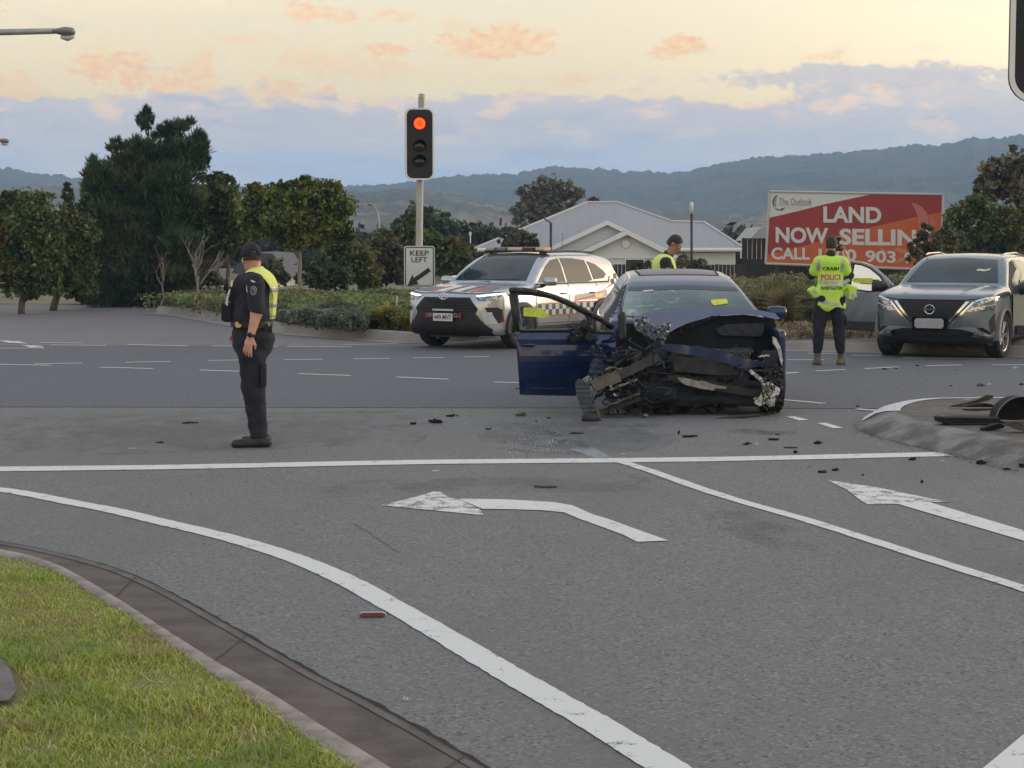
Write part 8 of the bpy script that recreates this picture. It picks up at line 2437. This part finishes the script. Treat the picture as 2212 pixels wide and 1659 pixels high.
# ---- lawn on the near verge
def lawn():
    rg = np.random.RandomState(2)
    kin = [(p.x, p.y) for p in KI]
    poly = kin + [(kin[-1][0] - 6, kin[-1][1] - 1), (kin[0][0] - 3, kin[0][1] - .3)]
    N = 520000
    X = rg.uniform(-5.2, .5, N); Yp = rg.uniform(5.0, 11.2, N)
    m = (np.abs(X) < Yp * .30 + .15); X = X[m]; Yp = Yp[m]
    # signed side of the kerb line: keep points left of it with a ragged edge
    ky = np.array([p[1] for p in kin]); kx = np.array([p[0] for p in kin]); o = np.argsort(ky)
    edge = np.interp(Yp, ky[o], kx[o]); rag = .02 + .05 * fbm(X * 0 + Yp * 9, Yp * 3, 3, 4)
    m = X < edge + rag; X = X[m]; Yp = Yp[m]; edge = edge[m]
    # keep the footpath corner clear
    fpoly = [(p.x, p.y) for p in FP]; m = poly_sd(X, Yp, fpoly) > .03; X = X[m]; Yp = Yp[m]; edge = edge[m]
    d1 = fbm(X * 1.6, Yp * 1.6, 9, 5); thin = fbm(X * 6, Yp * 6, 19, 3)
    keep = rg.rand(len(X)) < np.clip(.72 + thin * 1.2, .2, 1); X = X[keep]; Yp = Yp[keep]; d1 = d1[keep]; edge = edge[keep]
    n = len(X); long_ = np.clip(.6 + 2.2 * d1, .3, 1.6) * np.where(Yp < 7.2, 1.25, 1.0)
    h = (.012 + .024 * rg.rand(n) ** 1.7) * long_; a = rg.uniform(0, 2 * math.pi, n); lean = rg.uniform(.3, 1.8, n) * h
    b = np.stack([X, Yp, np.full(n, zt - .012) + np.minimum((edge - X), 3) * .008], 1)
    dr = np.stack([np.cos(a), np.sin(a), np.zeros(n)], 1); sd = np.stack([-np.sin(a), np.cos(a), np.zeros(n)], 1) * (.0016 + .0014 * rg.rand(n))[:, None]
    p1 = b + dr * (lean * .35)[:, None] + np.array([0, 0, 1]) * (h * .6)[:, None]; p2 = b + dr * lean[:, None] + np.array([0, 0, 1]) * (h * .95)[:, None]
    V = np.empty((n * 5, 3)); V[0::5] = b - sd; V[1::5] = b + sd; V[2::5] = p1 + sd * .8; V[3::5] = p1 - sd * .8; V[4::5] = p2
    i = np.arange(n) * 5; F = np.concatenate([np.stack([i, i + 1, i + 2], 1), np.stack([i, i + 2, i + 3], 1), np.stack([i + 3, i + 2, i + 4], 1)])
    m_ = bpy.data.materials.new('lawn_grass'); m_.use_nodes = True; t = NT(m_.node_tree)
    geo = t.node('ShaderNodeNewGeometry'); rp = geo.outputs['Random Per Island']; P = geo.outputs['Position']
    c = t.ramp(rp, [(0, (.22, .28, .03)), (.35, (.37, .46, .065)), (.62, (.56, .58, .14)), (.80, (.32, .39, .05)), (.90, (.78, .70, .38)), (1, (.52, .40, .20))])
    n1 = t.noise(P, 1.8, 4, .6); c = t.mix(t.ss(n1, .45, .68, 0, .8), c, (.20, .32, .04)); c = t.mix(t.ss(t.noise(P, 2.6, 4, .6), .50, .66, 0, .75), c, (.42, .33, .17))
    p = t.node('ShaderNodeBsdfPrincipled'); p.inputs['Roughness'].default_value = .55; t.l.new(c, p.inputs['Base Color']); tr = t.node('ShaderNodeBsdfTranslucent'); t.l.new(c, tr.inputs[0]); mx = t.node('ShaderNodeMixShader'); mx.inputs[0].default_value = .35
    t.l.new(p.outputs[0], mx.inputs[1]); t.l.new(tr.outputs[0], mx.inputs[2]); out = t.node('ShaderNodeOutputMaterial'); t.l.new(mx.outputs[0], out.inputs[0])
    o = link('lawn', mesh_np('lawn', V, F), m_); o['kind'] = 'stuff'
lawn()
# ------------------------------------------------------------------ crash debris
DBK = mat('debris_black', (.006, .006, .007), .75, spec=.25, col2=(.014, .014, .014), nscale=30); DBR = mat('debris_brown', (.085, .070, .058), .7, col2=(.05, .043, .038), nscale=20); DBL = mat('debris_light', (.55, .56, .58), .35, col2=(.3, .3, .32), nscale=30)
def shard(name, px, py, w, h, m, label, seed, z=0.0, group=None, flat=.5, cat='debris'):
    """torn piece of plastic: a crumpled plate, w and h in pixels as seen"""
    rg = np.random.RandomState(seed); c = G(px, py, z); k = c.y / FPX; W_ = w * k; H_ = max(.010, h * k * .7)
    n = 9; a = np.sort(rg.rand(n)) * 2 * math.pi
    ring = [(W_ / 2 * math.cos(t) * rg.uniform(.6, 1), max(.02, W_ * flat) / 2 * math.sin(t) * rg.uniform(.5, 1)) for t in a]
    mb = MB(); top = [(x, y, H_ * rg.uniform(.35, 1.0)) for x, y in ring]; bot = [(x * .96, y * .96, max(.001, t[2] - .012 - H_ * .2)) for (x, y), t in zip(ring, top)]
    ct = (rg.uniform(-.1, .1) * W_, 0, H_ * rg.uniform(.5, 1.1)); V = top + bot + [ct, (0, 0, .0)]
    mb.add(V, [[i, (i + 1) % n, 2 * n] for i in range(n)] + [[n + (i + 1) % n, n + i, 2 * n + 1] for i in range(n)] + [[i, n + i, n + (i + 1) % n, (i + 1) % n] for i in range(n)])
    if rg.rand() < .65:
        mb.tube([(W_ * rg.uniform(-.4, 0), 0, H_ * .5), (W_ * rg.uniform(-.1, .2), .02, H_ * 1.1), (W_ * rg.uniform(.3, .6), 0, H_ * .4)], .005, 5)
        mb = MB() if False else mb
    o = mb.build(name, m, loc=c, rot=(0, 0, rg.uniform(-.4, .4))); tag(o, label, cat, group); return o
G3 = 'torn car parts scattered on the road'
BIG = [(892, 917, 18, 10, DBK, 'dark wedge shaped fragment left of the larger black piece'), (940, 914, 40, 12, DBK, 'largest black fragment on the road left of the wreck'), (974, 900, 34, 6, DBK, 'thin serrated black strip above the largest fragment'),
       (1127, 899, 36, 10, DBR, 'brownish fragment below the open blue door'), (1185, 904, 12, 6, DBK, 'small dark fragment right of the brownish one'), (1158, 911, 3, 3, DBK, None), (1054, 928, 16, 5, DBK, 'small black scrap midway to the glass patch'),
       (1490, 944, 56, 6, DBK, 'long black strip lying in front of the wreck'), (1466, 938, 6, 12, DBK, 'upright black splinter at the end of the long strip'), (1180, 1053, 56, 7, DBR, 'dark brown smear of debris above the turn arrow'),
       (407, 915, 44, 4, DBK, 'thin dark strip left of the officer in the cap'), (345, 957, 22, 3, DBK, 'faint dark scrap far left on the road'), (1240, 937, 44, 3, DBK, 'flat dark sliver beside the glass patch'),
       (1395, 899, 10, 7, DBL, 'pale clip in front of the curled bumper skin'), (1672, 951, 30, 7, DBK, 'black fragment right of the drain patch'), (1615, 961, 26, 7, DBK, 'black fragment below the drain patch'), (1634, 962, 10, 8, DBL, 'pale chip beside the black fragment'),
       (1707, 968, 36, 3, DBK, 'thin black strip left of the island'), (1718, 979, 14, 8, DBK, 'spiky black scrap near the stop line end'), (1766, 959, 22, 8, DBK, 'forked black scrap beside the island nose'), (1680, 939, 14, 4, DBK, 'small dark chip near the short white dashes'),
       (1777, 1021, 30, 9, DBK, 'dark clump above the straight arrow'), (1805, 1017, 20, 6, DBK, 'curled sliver right of the dark clump'), (1864, 1027, 8, 5, DBK, None), (1973, 994, 26, 8, DBK, 'rounded dark scrap beside the island kerb'),
       (2120, 1003, 24, 12, DBK, 'black lump at the foot of the island kerb'), (2210, 1010, 22, 16, DBK, 'black lump at the right edge below the kerb'), (2176, 1015, 24, 5, DBK, 'thin black scrap right of the lump'), (1991, 1043, 10, 8, DBK, 'dark chip above the arrow shaft'),
       (2117, 835, 22, 8, DBR, 'brown fragment on the cross road right of the island'), (2054, 835, 6, 3, DBK, None), (2136, 833, 14, 7, DBL, 'pale torn piece on the cross road'), (1910, 799, 12, 5, DBK, 'dark crumb on the white dash'), (1936, 797, 10, 5, DBK, None),
       (1981, 791, 12, 4, DBK, None), (2066, 801, 4, 3, DBK, None), (2192, 797, 20, 7, DBL, 'pale pieces near the right edge below the door'), (2206, 832, 14, 6, DBK, 'dark chip at the right edge of the cross road'),
       (1852, 879, 14, 4, DBK, 'dark chip where the seals meet'), (2046, 986, 20, 3, DBL, 'thin white strip by the end of the stop line'), (2034, 998, 14, 2, DBL, 'short white strip under the stop line end'), (2150, 1000, 6, 8, DBL, 'pale pebble on the island kerb'),
       (287, 970, 26, 3, DBL, 'pale flake on the road left of the officer in the cap'), (941, 1019, 26, 3, DBL, 'pale flake just below the stop line'), (1345, 982, 10, 3, DBL, 'pale chip on the stop line'),
       (875, 1514, 14, 3, DBL, 'tiny white flake near the gutter'), (1690, 777, 6, 2, DBL, None)]
for i, (x, y, w, h, m, lab) in enumerate(BIG):
    shard('debris', x, y, w, h, m, lab or 'tiny dark crumb of car plastic on the road', 100 + i, group=G3 if lab else 'tiny crumbs of car plastic')
rg = np.random.RandomState(14)
# countless crumbs of glass and plastic
def crumbs(name, n, sampler, smin, smax, m, seed):
    rg = np.random.RandomState(seed); C = []
    while len(C) < n:
        px, py = sampler(rg); p = G(px, py, .006); C.append(p)
    C = np.array(C); n = len(C); s = rg.uniform(smin, smax, n)
    T = rnd_dirs(rg, n * 4).reshape(n, 4, 3) * s[:, None, None]; T[..., 2] = np.abs(T[..., 2]) * .6
    V = (C[:, None, :] + T).reshape(-1, 3); i = np.arange(n) * 4; F = np.concatenate([np.stack([i + a, i + b, i + c], 1) for a, b, c in ((0, 1, 2), (0, 2, 3), (0, 3, 1), (1, 3, 2))])
    o = link(name, mesh_np(name, V, F), m); o['kind'] = 'stuff'
GLC = mat('glass_crumbs', (.62, .68, .74), .15, metal=.3)
crumbs('broken_glass', 700, lambda r: (1165 + r.normal() * 45, 957 + r.normal() * 18), .004, .011, GLC, 1)
crumbs('broken_glass', 260, lambda r: (r.uniform(1640, 2212), r.uniform(775, 990)), .005, .014, GLC, 2)
crumbs('broken_glass', 160, lambda r: (r.uniform(850, 1700), r.uniform(880, 1060)), .004, .010, GLC, 5)
crumbs('plastic_crumbs', 330, lambda r: (r.uniform(250, 2212), r.uniform(880, 1075)), .004, .013, DBK, 3)
crumbs('plastic_crumbs', 150, lambda r: (r.uniform(1650, 2212), r.uniform(775, 880)), .006, .016, DBK, 4)
crumbs('plastic_crumbs', 240, lambda r: ((lambda q: (1480 + q * 330 + r.normal() * 40, 1085 + q * 90 + r.normal() * 22))(r.rand())), .003, .008, DBK, 8)
crumbs('kerb_grit', 700, lambda r: (lambda i: (bot[5][0] + (2212 - 1843) * i + r.normal() * 6, 924 + 95 * i ** .9 + abs(r.normal()) * 5))(r.rand()), .004, .012, DBR, 6)
# pale fluid streak and damp patches on the seal
def streak(name, pts, m, z=.0020):
    P = [G(x, y, z) for x, y in pts]; mb = MB(); mb.add(P, [list(range(len(P)))]); o = mb.build(name, m, recalc=False)
    if o.data.polygons[0].normal.z < 0: o.data.flip_normals()
    structure(o)
def stain_mat(name, col, thr=.5, amt=.6, rough=.7):
    m = bpy.data.materials.new(name); m.use_nodes = True; t = NT(m.node_tree); g = t.node('ShaderNodeNewGeometry').outputs['Position']
    p = t.node('ShaderNodeBsdfPrincipled'); p.inputs['Base Color'].default_value = (*col, 1); p.inputs['Roughness'].default_value = rough
    tc = t.node('ShaderNodeTexCoord').outputs['Generated']; d = t.vm('LENGTH', t.vm('MULTIPLY', t.vm('SUBTRACT', tc, (.5, .5, .5)), (2, 2, 0)))
    n = t.noise(t.vm('MULTIPLY', g, (3, 1.5, 1)), 1.0, 7, .7); a = t.m('MULTIPLY', t.ss(t.m('SUBTRACT', n, t.m('MULTIPLY', d, .22)), thr - .2, thr + .12), amt)
    tr = t.node('ShaderNodeBsdfTransparent'); mx = t.node('ShaderNodeMixShader'); t.l.new(a, mx.inputs[0]); t.l.new(tr.outputs[0], mx.inputs[1]); t.l.new(p.outputs[0], mx.inputs[2])
    out = t.node('ShaderNodeOutputMaterial'); t.l.new(mx.outputs[0], out.inputs[0]); return m
streak('fluid_streak', [(1180, 930), (1205, 932), (1260, 955), (1322, 989), (1290, 990), (1235, 972), (1190, 945)], stain_mat('dried_fluid', (.42, .47, .52), .26, .8))
streak('fluid_stain', [(1020, 915), (1400, 905), (1480, 940), (1420, 975), (1180, 985), (1040, 965)], stain_mat('damp_patch', (.115, .122, .135), .40, .55, .55))
streak('fluid_stain', [(1480, 1085), (1560, 1080), (1720, 1130), (1850, 1200), (1740, 1210), (1560, 1150)], stain_mat('oily_patch', (.11, .108, .106), .48, .35, .6), .0024)
streak('fluid_stain', [(1560, 925), (1720, 925), (1720, 938), (1600, 942)], stain_mat('oily_patch2', (.09, .09, .09), .42, .5, .6), .0026)
streak('tyre_mark', [(600, 1040), (1500, 1020), (1400, 1060), (700, 1075)], stain_mat('worn_patch2', (.15, .145, .142), .46, .35), .0030)
streak('tyre_mark', [(0, 890), (1000, 885), (900, 960), (0, 990)], stain_mat('worn_patch3', (.18, .165, .155), .45, .5), .0032)
# rubbish by the edge line: a red lamp fragment
c = G(805, 1330, .006); r = thing('lamp_fragment', c, 'red lamp fragment with a white rim beside the curved edge line', 'lamp fragment', rz=R(4)); r.scale = (.72, .72, .72)
mb = MB(); mb.prism([(-.085, 0), (.07, 0), (.085, .006), (.08, .018), (.065, .024), (-.07, .024), (-.085, .016)], 'y', -.02, .03); mb.build('red_lens', mat('red_lens_piece', (.20, .06, .07), .4), r)
mb = MB(); mb.tube([(-.082, -.022, .02), (-.06, -.024, .027), (.06, -.024, .027), (.082, -.022, .018), (.088, -.02, .006)], .004, 6); mb.build('white_rim', mat('rim_white', (.65, .62, .62), .4), r)
# pile on the traffic island
def isl(cx, cy, z=.155): return G(1975 + .10714 * cx, 850.3 + .10714 * cy, z)
def slab(name, pts, m, label, th=.05, z=.155, lift=None, cat='car part', group='broken car parts on the traffic island'):
    P = []
    Yb = isl(pts[0][0], max(p[1] for p in pts)).y
    for (x, y) in pts: P.append(D(1975 + .10714 * x, 850.3 + .10714 * y, Yb + (0 if lift is None else lift)))
    zmin = min(p.z for p in P)
    for p in P: p.z += (z - zmin)
    b = Vector((sum(p.x for p in P) / len(P), P[0].y, z)); mb = MB(); n = len(P); rr = random.Random(n)
    mb.add([p - b + Vector((0, rr.uniform(-.01, .01), 0)) for p in P] + [p - b + Vector((0, th, 0)) for p in P], [list(range(n)), list(range(n, 2 * n))[::-1]] + [[i, n + i, n + (i + 1) % n, (i + 1) % n] for i in range(n)])
    o = mb.build(name, m, loc=b); tag(o, label, cat, group); return o
slab('bumper_reinforcement', [(480, 490), (530, 470), (640, 490), (760, 480), (1040, 480), (1750, 500), (1750, 590), (1500, 600), (700, 606), (700, 630), (640, 630), (620, 590), (490, 575)], DBK, 'long black bumper bar lying on the traffic island', .16)
slab('bumper_reinforcement', [(740, 486), (1750, 490), (1750, 520), (740, 512)], mat('scuffed_grey', (.16, .165, .18), .5), 'grey lip along the top of the long black bar', .04, z=.245)
slab('plastic_panel', [(700, 440), (760, 390), (1000, 340), (1300, 260), (1460, 180), (1540, 180), (1590, 190), (1590, 235), (1480, 300), (1250, 350), (1100, 420), (800, 470)], DBR, 'bent brown plastic arm sticking up from the island pile', .05, z=.20, lift=.25)
slab('plastic_panel', [(980, 400), (1100, 370), (1280, 345), (1420, 335), (1560, 350), (1680, 390), (1765, 420), (1760, 465), (1500, 470), (1250, 480), (1000, 470)], DBK, 'dark torn panel behind the long bar', .10, z=.20, lift=.15)
slab('plastic_panel', [(1010, 388), (1160, 376), (1160, 386), (1020, 396)], DBL, 'thin pale edge strip on the torn panel', .02, z=.27, lift=.12)
slab('plastic_panel', [(1260, 352), (1400, 338), (1450, 375), (1410, 352), (1280, 362)], DBL, 'bright creased edge on the torn panel', .02, z=.28, lift=.10)
slab('plastic_panel', [(1360, 700), (1560, 640), (1700, 600), (1830, 640), (1800, 690), (1600, 740), (1370, 740)], DBK, 'black fragment in front of the wheel-arch liner', .08)
slab('plastic_panel', [(1500, 680), (1750, 675), (1850, 640), (1830, 670), (1740, 695), (1560, 695)], mat('pale_plastic', (.36, .32, .30), .5), 'curved pale strip in front of the wheel-arch liner', .03, z=.17, lift=-.05)
slab('plastic_panel', [(1780, 550), (2100, 560), (2212, 640), (2300, 700), (2300, 780), (2050, 720), (1850, 640)], DBR, 'brown under-shield at the right edge of the pile', .10)
# wheel-arch liner: a curved black shell
c = isl(2200, 620); r = thing('wheel_arch_liner', (c.x + .02, c.y + .12, .15), 'curved black wheel-arch liner standing at the right edge of the island', 'car part', 'broken car parts on the traffic island')
mb = MB(); V = []; F = []; n = 16
for i in range(n + 1):
    a = math.pi * (1.0 - i / n * .95); x, z = .23 * math.cos(a), .235 * math.sin(a)
    V += [(x, 0, z), (x * .96, .28, z * .96), (x * .90, .28, z * .90), (x * .93, .0, z * .93)]
for i in range(n):
    for k in range(4): F.append([i * 4 + k, i * 4 + (k + 1) % 4, i * 4 + 4 + (k + 1) % 4, i * 4 + 4 + k])
W2 = [V[4 * i + 3] for i in range(n + 1)]; W2 = [(x * .98, .14, z * .97) for x, y, z in W2]; mb.add(W2, [list(range(n + 1))])
mb.add(V, F); mb.build('liner_shell', DBK, r, smooth=True, auto=50)
mb = MB(); mb.tube([(.235 * math.cos(math.pi * (1 - i / n * .6)), -.005, .24 * math.sin(math.pi * (1 - i / n * .6))) for i in range(n + 1)], .005, 6); mb.build('liner_lip', mat('liner_lip', (.2, .2, .21), .5), r, smooth=True)
# low plastic bits near the lone red officer side: small black strip on the verge of the cross road
slab('plastic_panel', [(1805, 105), (1900, 98), (2020, 118), (2045, 138), (1990, 146), (1850, 138), (1810, 128)], DBK, 'flat black strip on the cross road behind the island pile', .10, z=.01, group=G3)
